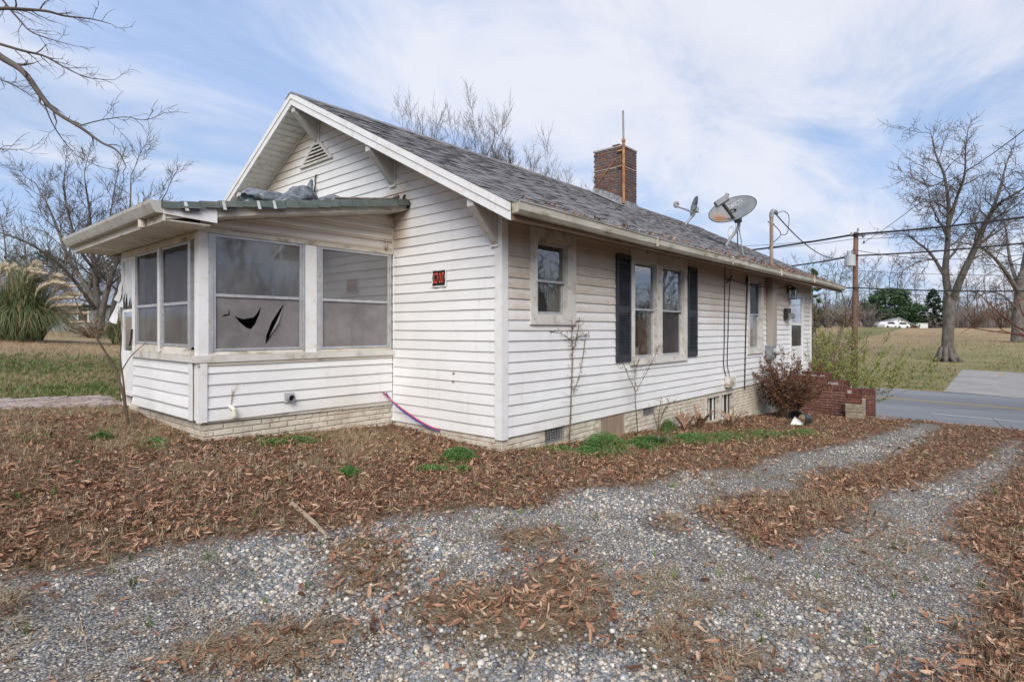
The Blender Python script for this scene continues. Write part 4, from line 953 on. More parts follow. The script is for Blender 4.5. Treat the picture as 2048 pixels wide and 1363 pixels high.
roll(b, [(-2.04, 2.05, .10), (-1.93, 2.10, .13), (-1.75, 2.08, .10), (-1.55, 2.16, .05)], .115, 1)
roll(b, [(-2.0, 2.35, .12), (-1.8, 2.30, .15), (-1.6, 2.28, .09), (-1.45, 2.22, .05)], .10, 2)
roll(b, [(-1.78, 2.0, .02), (-1.58, 2.02, .06), (-1.42, 2.06, .12), (-1.30, 2.10, .15), (-1.18, 2.12, .08)], .115, 3)
roll(b, [(-1.52, 2.2, .05), (-1.34, 2.25, .17), (-1.2, 2.25, .12), (-1.12, 2.22, .04)], .10, 4)
roll(b, [(-1.72, 1.93, .0), (-1.60, 1.92, .05), (-1.46, 1.95, .02), (-1.25, 1.95, .0)], .06, 5)
b.build('bundle', m_tarp, tarp, True)
b = MB(); roll(b, [(-1.14, 2.15, .02), (-.98, 2.18, .08), (-.80, 2.15, .06), (-.56, 2.05, .01)], .085, 6); roll(b, [(-1.1, 1.98, .0), (-.9, 1.98, .03), (-.68, 1.98, .0)], .05, 7); b.build('tail', m_tarp, tarp, True)
b = MB(); b.tube(walk([(-1.22, 2.2, pz(-1.2) + .12), (-1.17, 2.25, pz(-1.2) + .24), (-1.12, 2.3, pz(-1.2) + .34), (-1.10, 2.32, pz(-1.2) + .40)]), [.06, .058, .055, .052, .05, .047, .045, .042, .04, .036, .032, .028, .024, .02, .016, .010], 7); b.build('pulled_corner', m_tarp, tarp)
wl = empty('flood_light', (-.02, 4.1, 3.75), 'broken white flood light with dangling wires under the gable louvre', 'light')
b = MB(mG); b.tube([(4.10, .02, 3.78), (4.10, .09, 3.77)], [.07, .06], 12); b.tube([(4.12, .09, 3.77), (4.14, .16, 3.70)], [.04, .055], 9); b.build('fixture', m_signw, wl)
b = MB(mG); b.tube(walk([(4.06, .03, 3.98), (4.07, .05, 3.9), (4.03, .07, 3.8), (4.05, .08, 3.6), (4.0, .07, 3.5)]), .012, 5); b.build('wire', m_black, wl)
ms = MB(); pa, pbb = Vector((-.55, 2.0 + 1.6, pz(-.55) + .06)), Vector((-.16, 2.02, pz(-.16) + .06))
ms.tube([(-1.08, 1.80, pz(-1.08) + .06), (-.16, 1.78, pz(-.16) + .04)], .014, 6); ms.tube([(-.20, 1.78, pz(-.2) + .045), (-.13, 1.77, pz(-.13) + .075)], .026, 7)
tag(ms.build('metal_strip', mat('dark_strip', (.10, .08, .07), (.2, .17, .15), 8, .5)), 'thin dark metal strip lying along the porch roof edge', 'metal strip')
b = MB(); b.tube(walk([(-.06, 1.72, 3.27), (-.1, 1.70, 3.22), (-.04, 1.66, 3.17), (-.03, 1.7, 3.1)]), .018, 5); b.build('end_hook', m_black, house)

# coloured water pipes and a vine twig
for nm, colr, dy, lb in (('red', (.42, .045, .07), 0, 'red plastic water pipe hanging from the porch corner to the foundation'), ('blue', (.035, .10, .38), 6, 'blue plastic water pipe hanging from the porch corner to the foundation')):
    pts = [on_y(766 + dy, 784 + dy * .2, PY0 - .03), on_x(786 + dy * .2, 803 + dy * .4, -.11), on_x(812, 823 + dy * .6, -.10), on_x(845, 845 + dy * .45, -.07), on_x(880, 861 + dy * .2, -.005)]
    b = MB(); b.tube(walk(pts), .0105, 7); tag(b.build('water_pipe', mat('pipe_' + nm, colr, rough=.35)), lb, 'pipe', 'water pipes at the porch corner')
for (px, py, l) in ((770, 503, 1),):
    b = MB()
    for i in range(7):
        p = on_y(772, 502, PY0 - .03); b.tube([p, p + Vector((rnd.uniform(-.12, .02), -.03, rnd.uniform(.02, .16)))], .003, 3)
    b.build('dry_nest_twig', m_eave, house)

# ------------------------------------------------------------------ brick stoop at the side door
stoop = empty('brick_stoop', (12.2, -.7, -.8), 'red brick stoop with stepped side walls below the side door', 'stoop')
b = MB(); b.box(11.67, 12.84, -.62, -.01, -1.2, .16); b.box(11.67, 12.84, -.95, -.622, -1.2, -.02); b.box(11.67, 12.84, -1.28, -.952, -1.2, -.22); b.box(11.67, 12.84, -1.6, -1.282, -1.2, -.42); b.build('steps', m_mort, stoop)
steps = [(-.95, 0, .215), (-1.39, -.95, .014), (-1.72, -1.39, -.187)]
m_rb = [brick_mesh(m_red, s, 'y', .203, .056, .205) for s in range(4)]; m_rh = [brick_mesh(m_red, 40 + s, 'y', .0965, .056, .205) for s in range(3)]
m_row = [brick_mesh(m_red, 60 + s, 'y', .058, .10, .21) for s in range(3)]
def cheek(x, st, zbot, y_in=-.03):
    yend = st[-1][0]
    b = MB()
    for (y0, y1, zt) in st: b.box(x + .012, x + .196, y0 + .014, y1 - (.0 if y1 == 0 else -.012), zbot - .25, zt - .018)
    k = b.build('cheek_wall', m_mort, stoop)
    for (y0, y1, zt) in st:
        nb_ = int(round((y1 - y0) / .068)); pt = (y1 - y0) / nb_
        for q_ in range(nb_): piece('brick', m_row[rnd.randrange(3)], k, (x - .004 + rnd.uniform(-.003, .003), y0 + pt * q_ + .058 + (pt - .058) * .5, zt - .10))
    row = 0; z = max(s[2] for s in st) - .10 - .067
    while z > zbot - .2:
        ylo = min([s[0] for s in st if s[2] - .10 >= z + .05] or [0]); a = ylo; odd = row % 2
        if ylo < 0:
            first = True
            while a < -.05:
                if first and odd: mm, l = m_rh[rnd.randrange(3)], .0965
                else: mm, l = m_rb[rnd.randrange(4)], .203
                first = False; s_ = min(1, (-.005 - a) / l)
                if z + .06 > gz(x, a) - .03: piece('brick', mm, k, (x + rnd.uniform(-.003, .003), a + l * s_, z), scale=(1, s_, 1))
                a += l * s_ + .01
        z -= .067; row += 1
    return k
cheek(11.46, steps, -.85)
cheek(12.86, [(-.72, 0, .235), (-1.2, -.72, .034), (-1.80, -1.2, -.167)], -.9)
m_cmu = mat('concrete_block', (.21, .17, .125), (.30, .255, .20), 7, .95, .8, 50, c3=(.12, .10, .075), vary=.14)
def block(loc, rz, lb):
    L, Wd, H, t = .41, .2, .2, .035; b = MB()
    b.bbox(-L / 2, L / 2, 0, t, 0, H, .007); b.bbox(-L / 2, L / 2, Wd - t, Wd, 0, H, .007)
    for x0 in (-L / 2, -t / 2, L / 2 - t): b.bbox(x0 + .003, x0 + t - .003, t - .003, Wd - t + .003, 0, H - .004, .005)
    b.box(-L / 2 + t, L / 2 - t, t, Wd - t, 0, .02)
    o = b.build('concrete_block', m_cmu); o.location = loc; o.rotation_euler = (0, 0, rz); tag(o, lb, 'concrete block', 'concrete blocks at the stoop'); return o
bz = gz(11.4, -1.72) - .03
block((11.30, -1.62, bz), R(-72), 'lower concrete block at the end of the brick stoop wall'); block((11.335, -1.60, bz + .206), R(-61), 'upper concrete block with open holes, stacked at the brick stoop')
b = MB(); b.bbox(11.9, 12.9, -2.3, -1.86, -1.1, gz(12.4, -2.1) + .03, .02); tag(b.build('concrete_slab', mat('pale_concrete', (.20, .19, .175), (.28, .27, .25), 3, .9, .3, 50)), 'grey concrete slab on the ground in front of the brick stoop', 'slab')
# flower pot lying broken, scrap wood and the loose rod
bp = gp(1601, 851); pot = empty('plant_pot', bp, 'black plastic plant pot lying on its side under the rusty shrub', 'plant pot')
b = MB(); n = 18; ax = (rgt * -.75 - fwd * .55 + Vector((0, 0, .12))).normalized(); s2 = Vector((0, 0, 1)); s3 = ax.cross(s2)
prof = [(-.20, .15), (-.05, .17), (.12, .20), (.19, .215), (.19, .20), (.12, .185), (-.05, .155), (-.19, .14)]
for (h, r) in prof:
    for k in range(n + 1):
        a = -2.4 + 4.1 * k / n; b.v.append(tuple(Vector(bp) + Vector((0, 0, .15)) + ax * h + s2 * r * math.cos(a) * .8 + s3 * r * math.sin(a)))
for i in range(len(prof) - 1):
    for k in range(n): q = i * (n + 1) + k; b.f.append((q, q + 1, q + n + 2, q + n + 1))
b.build('shell', mat('pot_black', (.022, .025, .03), (.04, .045, .05), 9, .35), pot, True)
q = gp(1580, 851); b = MB(); b.add([tuple(q + Vector((0, 0, .02))), tuple(q + rgt * .32 + Vector((0, 0, .02))), tuple(q + rgt * .2 + fwd * .2 + Vector((0, 0, .17)))], [(0, 1, 2)]); b.build('label_card', m_signw, pot)
q = gp(1594, 838); b = MB(); b.prism([tuple(q + rgt * -.2), tuple(q + rgt * .25 + fwd * .05), tuple(q + rgt * .25 + fwd * .2), tuple(q + rgt * -.2 + fwd * .15)], (0, 0, .09)); tag(b.build('wood_scrap', mat('bare_wood', (.26, .2, .13), (.36, .29, .2), 6, .85, .3, 40)), 'short piece of bare wood behind the black plant pot', 'wood')
b = MB(); b.tube([gp(1478, 836) + Vector((0, 0, .04)), gp(1498, 850) + Vector((0, 0, .05)), gp(1522, 864) + Vector((0, 0, .03))], .012, 5); tag(b.build('bamboo_cane', mat('cane', (.36, .25, .14), rough=.7)), 'thin tan cane lying on the weeds near the cellar window', 'cane')
b = MB(); b.tube([gp(578, 1008) + Vector((0, 0, .03)), gp(615, 1043) + Vector((0, 0, .035)), gp(652, 1078) + Vector((0, 0, .03))], [.014, .017, .012], 6); b.tube([gp(585, 1013) + Vector((0, 0, .03)), gp(634, 1061) + Vector((0, 0, .05))], .009, 5); tag(b.build('stick', mat('pale_stick', (.30, .23, .16), (.38, .3, .22), 20, .9)), 'pale broken stick lying across the leaves and gravel edge', 'stick')
# ------------------------------------------------------------------ ground masks (metres on the ground)
def inpoly(poly, x, y):
    x = np.asarray(x, float); y = np.asarray(y, float); r = np.zeros(x.shape, bool); n = len(poly)
    for i in range(n):
        x0, y0 = poly[i]; x1, y1 = poly[(i + 1) % n]
        c = ((y0 > y) != (y1 > y)); r ^= c & (x < (x1 - x0) * (y - y0) / ((y1 - y0) if y1 != y0 else 1e-9) + x0)
    return r
def gpoly(pts): return [(lambda p: (p.x, p.y))(gp(*q)) for q in pts]
G_MAIN = gpoly([(-1200, 1170), (0, 1142), (225, 1126), (290, 1090), (430, 1076), (640, 1070), (670, 1052), (780, 1054), (820, 1022), (950, 1014), (1079, 1012), (1169, 980), (1304, 968), (1350, 942), (1474, 935), (1564, 910), (1674, 890), (1790, 862), (1830, 846), (1880, 850), (1860, 872),
                (1759, 925), (1654, 942), (1600, 985), (1404, 1012), (1449, 1060), (1524, 1110), (1669, 1060), (1694, 1025), (1774, 990), (1874, 965), (1964, 925), (2009, 885), (2048, 880), (2048, 925), (1974, 990), (1949, 1010), (1919, 1085), (1974, 1130), (1989, 1180), (1934, 1260), (1874, 1350), (1840, 1500), (1800, 2400), (-1500, 2400)])
ISL = []
for (px, py, rx, ry, k) in ((1000, 1240, 215, 62, 1), (1120, 1175, 95, 48, 1), (740, 1125, 75, 66, .75), (1068, 1083, 60, 26, .8), (1340, 1050, 45, 20, .9), (470, 1322, 190, 46, .55), (15, 1228, 44, 42, 1),
                            (1340, 1283, 85, 42, .7), (1470, 1330, 90, 34, .6), (1280, 1170, 60, 30, .3), (1620, 1010, 120, 22, .5), (620, 1270, 130, 40, .45), (320, 1200, 40, 12, .5), (1780, 1160, 60, 30, .3)):
    c = gp(px, py); a = gp(px + rx, py); b_ = gp(px, py - ry); b2 = gp(px, py + ry)
    ISL.append((c.x, c.y, (a.xy - c.xy), ((b_.xy - b2.xy) * .5), k))
GREENS = []
for (px, py, rx, ry, k) in ((600, 882, 60, 14, .8), (530, 885, 50, 12, .8), (310, 890, 40, 14, .8), (200, 876, 35, 10, .7), (60, 880, 40, 12, .6), (30, 1010, 50, 16, .5), (280, 1068, 20, 9, .6), (430, 1112, 18, 8, .5), (390, 1030, 20, 12, .4), (1080, 890, 70, 16, .35), (1210, 895, 70, 20, 1), (1300, 885, 45, 14, .9), (1400, 878, 60, 14, .8), (1500, 872, 90, 12, .8), (1600, 868, 60, 8, .6), (545, 1246, 20, 5, .7), (320, 1240, 30, 8, .4)):
    c = gp(px, py); a = gp(px + rx, py); b_ = gp(px, py - ry); b2 = gp(px, py + ry)
    GREENS.append((c.x, c.y, (a.xy - c.xy), ((b_.xy - b2.xy) * .5), k))
def blobs(L, x, y):
    x = np.asarray(x, float); y = np.asarray(y, float); r = np.zeros(x.shape)
    for (cx, cy, A, B, k) in L:
        det = A.x * B.y - A.y * B.x
        u = ((x - cx) * B.y - (y - cy) * B.x) / det; v = (A.x * (y - cy) - A.y * (x - cx)) / det
        r = np.maximum(r, k * (1 - sst(.55, 1.15, np.sqrt(u * u + v * v))))
    return r
def masks(x, y):
    x = np.asarray(x, float); y = np.asarray(y, float)
    dx = (fnoise(x, y, 2.2, 1) - .5) * .42 + (fnoise(x, y, 9, 2) - .5) * .16; dy = (fnoise(x, y, 2.1, 5) - .5) * .42 + (fnoise(x, y, 8, 6) - .5) * .16
    g = inpoly(G_MAIN, x + dx, y + dy).astype(float)
    dist = np.hypot(x - CAM[0], y - CAM[1])
    isl = blobs(ISL, x + dx * .6, y + dy * .6)
    cover = np.maximum(isl, sst(.60, .76, fnoise(x, y, 1.5, 9)) * .42)
    cover = np.maximum(cover, (1 - g))
    leaf = np.where(g > .5, cover, 1.0)
    # where the litter thins into dry grass beside the porch
    yard = sst(.1, 1.9, y - .25 * x) * (1 - g)
    tan = yard * sst(.27, .52, fnoise(x, y, .55, 12)) * (1 - sst(-.9, -.3, x)) 
    far = sst(4.6, 6.4, y) * (1 - sst(-2, 2, x) * (1 - sst(8.3, 8.6, y)))
    green = blobs(GREENS, x + dx * .5, y + dy * .5)
    lawn = far * np.clip(.40 + 1.0 * sst(.30, .55, fnoise(x, y, .5, 15)), 0, 1) * (1 - sst(11.5, 15.5, y))
    lawntan = far * np.clip(1 - lawn, 0, 1)
    fld = sst(27, 29, x)
    fg = fld * (.25 + .75 * sst(.42, .64, fnoise(x, y * .6, .13, 21))) * (1 - sst(52, 80, x)) * .62
    return g, np.clip(leaf * (1 - far) * (1 - fld), 0, 1), tan, np.maximum(green, lawn), np.maximum(lawntan, fld), fg, np.clip(isl, 0, 1)

def axis(lo, a, b, hi, step, gr=1.16):
    r = list(np.arange(a, b + 1e-6, step)); s = step; v = r[-1]
    while v < hi: s *= gr; v += s; r.append(v)
    s = step; v = r[0]; L = []
    while v > lo: s *= gr; v -= s; L.append(v)
    return np.array(L[::-1] + r)
gxs = axis(-900, -7, 13.5, 1600, .055); gys = axis(-900, -7.5, 6.5, 1600, .055)
GX, GY = np.meshgrid(gxs, gys, indexing='ij'); GZ = ground_z(GX, GY)
gm = masks(GX, GY)
_near = (np.abs(GX) < 17) & (np.abs(GY) < 12); _k = 5; _acc = [q_.copy() for q_ in gm]
for _ in range(_k):
    _j = masks(GX[_near] + nrs.randn(int(_near.sum())) * .11, GY[_near] + nrs.randn(int(_near.sum())) * .11)
    for a_, b_ in zip(_acc, _j): a_[_near] += b_
for a_, b_ in zip(_acc, gm): b_[_near] = a_[_near] / (_k + 1)
GZ = GZ + np.where((GX > -6) & (GX < 14) & (GY < 6.5) & (GY > -7), .022 * gm[1] * fnoise(GX, GY, 6, 31) + .03 * gm[6], 0)
nx, ny = GX.shape
me = bpy.data.meshes.new('ground'); co = np.stack([GX, GY, GZ], -1).reshape(-1, 3)
ii, jj = np.meshgrid(np.arange(nx - 1), np.arange(ny - 1), indexing='ij'); q = (ii * ny + jj).ravel()
fc = np.stack([q, q + ny, q + ny + 1, q + 1], -1).ravel()
me.vertices.add(len(co)); me.vertices.foreach_set('co', co.ravel()); me.loops.add(len(fc)); me.loops.foreach_set('vertex_index', fc)
me.polygons.add(len(q)); me.polygons.foreach_set('loop_start', np.arange(len(q)) * 4); me.update(calc_edges=True); me.shade_smooth()
for nm, arr in (('gravel_m', np.clip(gm[0] * 1.1 - gm[6] * .7 - .25 * np.clip(gm[1] - .4, 0, 1), 0, 1)), ('tan_m', gm[2]), ('green_m', gm[3]), ('dry_m', gm[4]), ('field_m', gm[5])):
    at_ = me.attributes.new(nm, 'FLOAT', 'POINT'); at_.data.foreach_set('value', arr.ravel().astype(np.float32))
def ground_mat():
    g = NG('ground'); A = lambda n_: (lambda q: (setattr(q, 'attribute_name', n_), q.outputs['Fac'])[1])(g.n('ShaderNodeAttribute'))
    vc = g.voro(85, 'F1', 'Color'); vd = g.voro(85, 'F1', 'Distance'); hs = g.n('ShaderNodeSeparateColor'); g.l(vc, hs.inputs[0])
    grav = g.ramp(hs.outputs[0], [(0, (.14, .14, .145)), (.3, (.23, .23, .235)), (.55, (.32, .31, .295)), (.8, (.42, .375, .315)), (1, (.55, .51, .455))])
    grav = g.mix(g.rng(vd, .35, .75), grav, (.09, .08, .07))
    grav = g.mix(g.rng(g.noise(1.3, 5, .6), .45, .72, 0, .5), grav, (.19, .15, .115))
    vl = g.voro(30, 'F1', 'Color', (1, 1.9, 1)); ls = g.n('ShaderNodeSeparateColor'); g.l(vl, ls.inputs[0])
    lit = g.ramp(ls.outputs[0], [(0, (.045, .024, .015)), (.35, (.11, .058, .036)), (.7, (.19, .108, .066)), (1, (.29, .18, .115))])
    lit = g.mix(g.rng(g.noise(.9, 5, .6), .35, .7, 0, .6), lit, (.105, .07, .045))
    tan = g.ramp(g.noise(16, 6, .75), [(.3, (.15, .11, .066)), (.5, (.27, .21, .13)), (.72, (.40, .32, .21))])
    tan = g.mix(g.rng(g.noise(.35, 7, .7), .35, .65), tan, g.mix(1, tan, (1.25, 1.12, 1.0), 'MULTIPLY'))
    grn = g.ramp(g.noise(22, 6, .75), [(.3, (.05, .07, .02)), (.5, (.095, .135, .038)), (.72, (.18, .19, .08))])
    fg = g.ramp(g.noise(.55, 9, .8, (1, .6, 1)), [(.3, (.09, .115, .035)), (.5, (.16, .17, .065)), (.62, (.25, .21, .115)), (.8, (.30, .24, .15))])
    col = g.mix(A('gravel_m'), lit, grav); col = g.mix(A('tan_m'), col, tan); col = g.mix(A('dry_m'), col, tan)
    col = g.mix(g.math('MULTIPLY', A('green_m'), g.rng(g.noise(6, 6, .7), .3, .6)), col, grn); col = g.mix(A('field_m'), col, fg)
    h = g.math('ADD', g.math('MULTIPLY', g.math('SUBTRACT', 1, vd), A('gravel_m')), g.noise(40, 5, .7))
    g.bump(h, .7, .012); return g.fin(col, .95, 0, .15)
me.materials.append(ground_mat())
go = bpy.data.objects.new('ground', me); C.objects.link(go); tag(go, 'sloping yard of gravel, brown leaves and dry grass', kind='structure')

# ------------------------------------------------------------------ road, markings, paved lot
def nx_(y): return 16.3 + .17 * (y + 2.3)
def strip(name, o0, o1, z, m, y0=-70, y1=45, kind='structure', dash=None):
    b = MB(); ys = np.arange(y0, y1, .5); ej = lambda q: .16 * (float(fnoise(q, 3.1, 1.3, 7)) - .5)
    for i, y in enumerate(ys[:-1]):
        if dash and (y % dash[0]) > dash[1]: continue
        ya, yb = y, ys[i + 1]; w0 = ej(ya) if name == 'road' else 0; w1 = ej(yb) if name == 'road' else 0
        b.add([(nx_(ya) + o0 + w0, ya, z), (nx_(ya) + o1 + w0 * 2, ya, z), (nx_(yb) + o1 + w1 * 2, yb, z), (nx_(yb) + o0 + w1, yb, z)], [(0, 1, 2, 3)])
    o = b.build(name, m); return tag(o, kind=kind)
g = NG('asphalt'); X_, Y_, Z_ = g.xyz()
ca = g.ramp(g.noise(70, 3, .6), [(.3, (.16, .165, .175)), (.7, (.22, .225, .235))]); ca = g.mix(g.rng(g.noise(.8, 5, .6, (1, .12, 1)), .35, .7), ca, g.mix(1, ca, (1.25, 1.25, 1.25), 'MULTIPLY'))
ca = g.mix(g.rng(g.voro(.5, 'DISTANCE_TO_EDGE', 'Distance', (1, .3, 1)), 0, .016, .8, 0), ca, (.045, .045, .045)); ca = g.mix(g.rng(g.noise(.35, 3, .5, (1.3, .25, 1)), .52, .56, 0, .35), ca, (.10, .10, .105)); m_asph = g.fin(ca, .85, 0, .3)
strip('road', 0, 11.5, -1.448, m_asph)
m_yel = mat('yellow_marking', (.52, .36, .07), (.38, .29, .12), 9, .8, c3=(.2, .19, .17)); m_wmk = mat('white_marking', (.55, .55, .54), (.42, .42, .41), 9, .8)
strip('road_line', 6.72, 6.84, -1.443, m_yel); strip('road_line', 6.98, 7.10, -1.443, m_yel)
strip('road_line', 3.0, 3.12, -1.443, m_wmk, -70, -2.2); strip('road_verge', -.45, 0, -1.446, mat('sandy_verge', (.30, .25, .19), (.22, .18, .13), 3, .95))
def patch(name, quad, m, n=16, lift=.02):
    b = MB(); P = [gp(*q) for q in quad]
    for i in range(n + 1):
        for j in range(n + 1):
            u, v = i / n, j / n; p = (P[0].lerp(P[1], u)).lerp(P[3].lerp(P[2], u), v); b.v.append((p.x, p.y, gz(p.x, p.y) + lift))
    for i in range(n):
        for j in range(n): q = i * (n + 1) + j; b.f.append((q, q + 1, q + n + 2, q + n + 1))
    return tag(b.build(name, m), kind='structure')
g = NG('worn_paving'); cp = g.ramp(g.noise(1.1, 7, .7), [(.3, (.25, .24, .225)), (.55, (.34, .32, .30)), (.75, (.41, .385, .36))]); cp = g.mix(g.rng(g.noise(.5, 6, .7, (1, .3, 1)), .5, .72, 0, .7), cp, (.17, .155, .15)); m_lot = g.fin(cp, .9, 0, .2)
patch('paved_lot', [(1886, 783), (2300, 818), (2300, 762), (1925, 739)], m_lot)
patch('lot_line', [(1998, 754.5), (2002.5, 755), (2006, 748), (2002.5, 747.5)], m_yel, 2, .035)
# brick path to the porch
pth = empty('brick_path', (-5, 5.4, gz(-5, 5.4)), None, None); pth['kind'] = 'structure'; pth['label'] = 'narrow path of old bricks leading to the porch door'
m_pav = brick_mat('path_brick', [(0, (.32, .25, .225)), (.5, (.41, .335, .305)), (1, (.49, .415, .385))])
b = MB(); b.bbox(-.098, .098, -.046, .046, -.05, 0, .006); pme = mesh_of(b, m_pav, 'brick')
for r_ in range(9):
    for k in range(29):
        x = -8.4 + .205 * k + (.1 if r_ % 2 else 0); y = 5.0 + .1 * r_
        if x > -2.55: continue
        piece('brick', pme, pth, (x + rnd.uniform(-.005, .005), y + rnd.uniform(-.005, .005), gz(x, y) + .045 + rnd.uniform(-.008, .012)), (rnd.uniform(-.03, .03), rnd.uniform(-.03, .03), rnd.uniform(-.04, .04)))

# ------------------------------------------------------------------ scattered ground cover: stones, leaves, straw, grass
def scatter(name, P, rot, scl, idx, protos, label):
    col = bpy.data.collections.new(name + '_shapes')
    for i, me_ in enumerate(protos):
        o = bpy.data.objects.new('%s_shape_%02d' % (name, i), me_); col.objects.link(o)
    me_ = bpy.data.meshes.new(name); me_.vertices.add(len(P)); me_.vertices.foreach_set('co', np.asarray(P, np.float32).ravel())
    for nm, ty, arr, key in (('rot', 'FLOAT_VECTOR', rot, 'vector'), ('scl', 'FLOAT', scl, 'value'), ('idx', 'INT', idx, 'value')):
        a = me_.attributes.new(nm, ty, 'POINT'); a.data.foreach_set(key, np.asarray(arr, np.int32 if ty == 'INT' else np.float32).ravel())
    o = bpy.data.objects.new(name, me_); C.objects.link(o)
    t = bpy.data.node_groups.new(name, 'GeometryNodeTree'); t.interface.new_socket('Geometry', in_out='INPUT', socket_type='NodeSocketGeometry'); t.interface.new_socket('Geometry', in_out='OUTPUT', socket_type='NodeSocketGeometry')
    gi = t.nodes.new('NodeGroupInput'); go_ = t.nodes.new('NodeGroupOutput'); ip = t.nodes.new('GeometryNodeInstanceOnPoints'); ci = t.nodes.new('GeometryNodeCollectionInfo')
    ci.inputs['Collection'].default_value = col; ci.inputs['Separate Children'].default_value = True; ci.inputs['Reset Children'].default_value = True
    ip.inputs['Pick Instance'].default_value = True
    def na(nm, ty): q = t.nodes.new('GeometryNodeInputNamedAttribute'); q.data_type = ty; q.inputs['Name'].default_value = nm; return q.outputs['Attribute']
    t.links.new(gi.outputs[0], ip.inputs['Points']); t.links.new(ci.outputs[0], ip.inputs['Instance']); t.links.new(na('idx', 'INT'), ip.inputs['Instance Index'])
    t.links.new(na('rot', 'FLOAT_VECTOR'), ip.inputs['Rotation']); t.links.new(na('scl', 'FLOAT'), ip.inputs['Scale']); t.links.new(ip.outputs[0], go_.inputs[0])
    md = o.modifiers.new('scatter', 'NODES'); md.node_group = t
    o['label'] = label; o['kind'] = 'stuff'; return o
def ring_points(n, r0, r1, p, half=1.12):        # random points round the camera's stand, thinning with distance
    u = nrs.rand(n); 
    k = 2 - p
    r = (r0 ** k + u * (r1 ** k - r0 ** k)) ** (1 / k) if abs(k) > 1e-6 else r0 * (r1 / r0) ** u
    a = YAW + (nrs.rand(n) * 2 - 1) * half
    return CAM[0] + r * np.cos(a), CAM[1] + r * np.sin(a), r
def free(x, y):
    h = (x > -.02) & (x < 13.9) & (y > -.02) & (y < 8.1); p = (x > PX + .03) & (x < 0) & (y > PY0 + .01) & (y < PY1)
    st_ = (x > 11.4) & (x < 13.1) & (y > -1.85) & (y < 0); rd = (x > nx_(y) - .2) & (x < nx_(y) + 11.6)
    pa = (x < -2.5) & (y > 4.95) & (y < 5.88); return ~(h | p | st_ | rd | pa)
GI = lambda x, y: ground_z(x, y) + np.where((x > -6) & (x < 14) & (y < 6.5) & (y > -7), .022 * masks_c[1] * fnoise(x, y, 6, 31) + .03 * masks_c[6], 0)
def stone(seed):
    r = random.Random(seed); b = MB(); n = 6; rows = [(.55, -.30), (1, 0), (.62, .34)]; sx = r.uniform(.75, 1.15); sy = r.uniform(.55, .9); ph = r.uniform(0, 1)
    for rr, z in rows:
        for k in range(n):
            a = 2 * math.pi * (k + ph) / n; q = rr * r.uniform(.82, 1.15); b.v.append((q * sx * math.cos(a) * .5, q * sy * math.sin(a) * .5, z * r.uniform(.8, 1.1) * .8))
    for i in range(2):
        for k in range(n): k2 = (k + 1) % n; b.f.append((i * n + k, i * n + k2, (i + 1) * n + k2, (i + 1) * n + k))
    b.f.append(tuple(range(2 * n, 3 * n))); return b
def stone_mat():
    g = NG('gravel_stone'); col = g.ramp(g.rand(), [(0, (.12, .13, .145)), (.2, (.20, .21, .225)), (.45, (.30, .305, .315)), (.62, (.39, .37, .345)), (.76, (.50, .41, .30)), (.88, (.60, .55, .47)), (1, (.72, .69, .64))])
    col = g.mix(g.rng(g.noise(120, 4, .6), .35, .7, 0, .45), col, g.mix(1, col, (.62, .6, .58), 'MULTIPLY')); return g.fin(col, .75, 0, .3)
m_stone = stone_mat(); stones = [mesh_of(stone(s), m_stone, 'stone', True) for s in range(8)]
x, y, r = ring_points(270000, 1.75, 16, 1.85); k = free(x, y); x, y, r = x[k], y[k], r[k]
masks_c = masks(x + nrs.randn(len(x)) * .10, y + nrs.randn(len(x)) * .10); pr = masks_c[0] * (1 - .80 * np.clip(masks_c[1] * 1.05, 0, 1)) + .06 * (1 - masks_c[0]) * (r < 7)
pr = pr * (.30 + .70 * sst(.30, .55, fnoise(x, y, 1.1, 51))); k = nrs.rand(len(x)) < pr; x, y, r = x[k], y[k], r[k]; masks_c = [q_[k] for q_ in masks_c]
bigs = .75 + .6 * sst(.4, .7, fnoise(x, y, .8, 52)); n = len(x); sc_ = bigs * (.0092 + .0115 * nrs.rand(n) ** 2.4 + .012 * (nrs.rand(n) < .025)) * (1 + .05 * np.maximum(r - 3, 0))
scatter('gravel', np.stack([x, y, GI(x, y) + sc_ * (nrs.rand(n) * .34 - .14)], -1), np.stack([nrs.randn(n) * .25, nrs.randn(n) * .25, nrs.rand(n) * 6.28], -1), sc_ * 1.35, nrs.randint(0, 8, n), stones, 'grey, blue and tan gravel stones of the driveway')
def leafmesh(seed, L, W, m, curl=.5):
    r = random.Random(seed); b = MB(); n = 5; c = r.uniform(.3, 1) * curl; tw = r.uniform(-.7, .7)
    for i in range(n + 1):
        u = i / n; w_ = W * math.sin(math.pi * (.08 + .88 * u)) ** .8 * .5; a = c * (u - .5) * 2; z = c * L * .35 * (2 * u - 1) ** 2; t_ = tw * (u - .5)
        x = L * (u - .5)
        b.v += [(x, -w_ * math.cos(t_), z + w_ * .5 - w_ * math.sin(t_)), (x, 0, z), (x, w_ * math.cos(t_), z + w_ * .5 + w_ * math.sin(t_))]
    for i in range(n):
        for k in range(2): q = i * 3 + k; b.f.append((q, q + 1, q + 4, q + 3))
    return mesh_of(b, m, 'leaf')
def rand_mat(name, stops, rough=.8, spec=.2, trans=0):
    g = NG(name); col = g.ramp(g.rand(), stops); return g.fin(col, rough, 0, spec)
m_leaf = rand_mat('dead_leaf', [(0, (.058, .028, .017)), (.22, (.15, .072, .042)), (.5, (.275, .137, .080)), (.8, (.38, .215, .135)), (1, (.49, .35, .24))], .7)
leaves = [leafmesh(s, 1.0, r_, m_leaf, .45) for s, r_ in enumerate((.20, .25, .30, .22, .42, .16))]
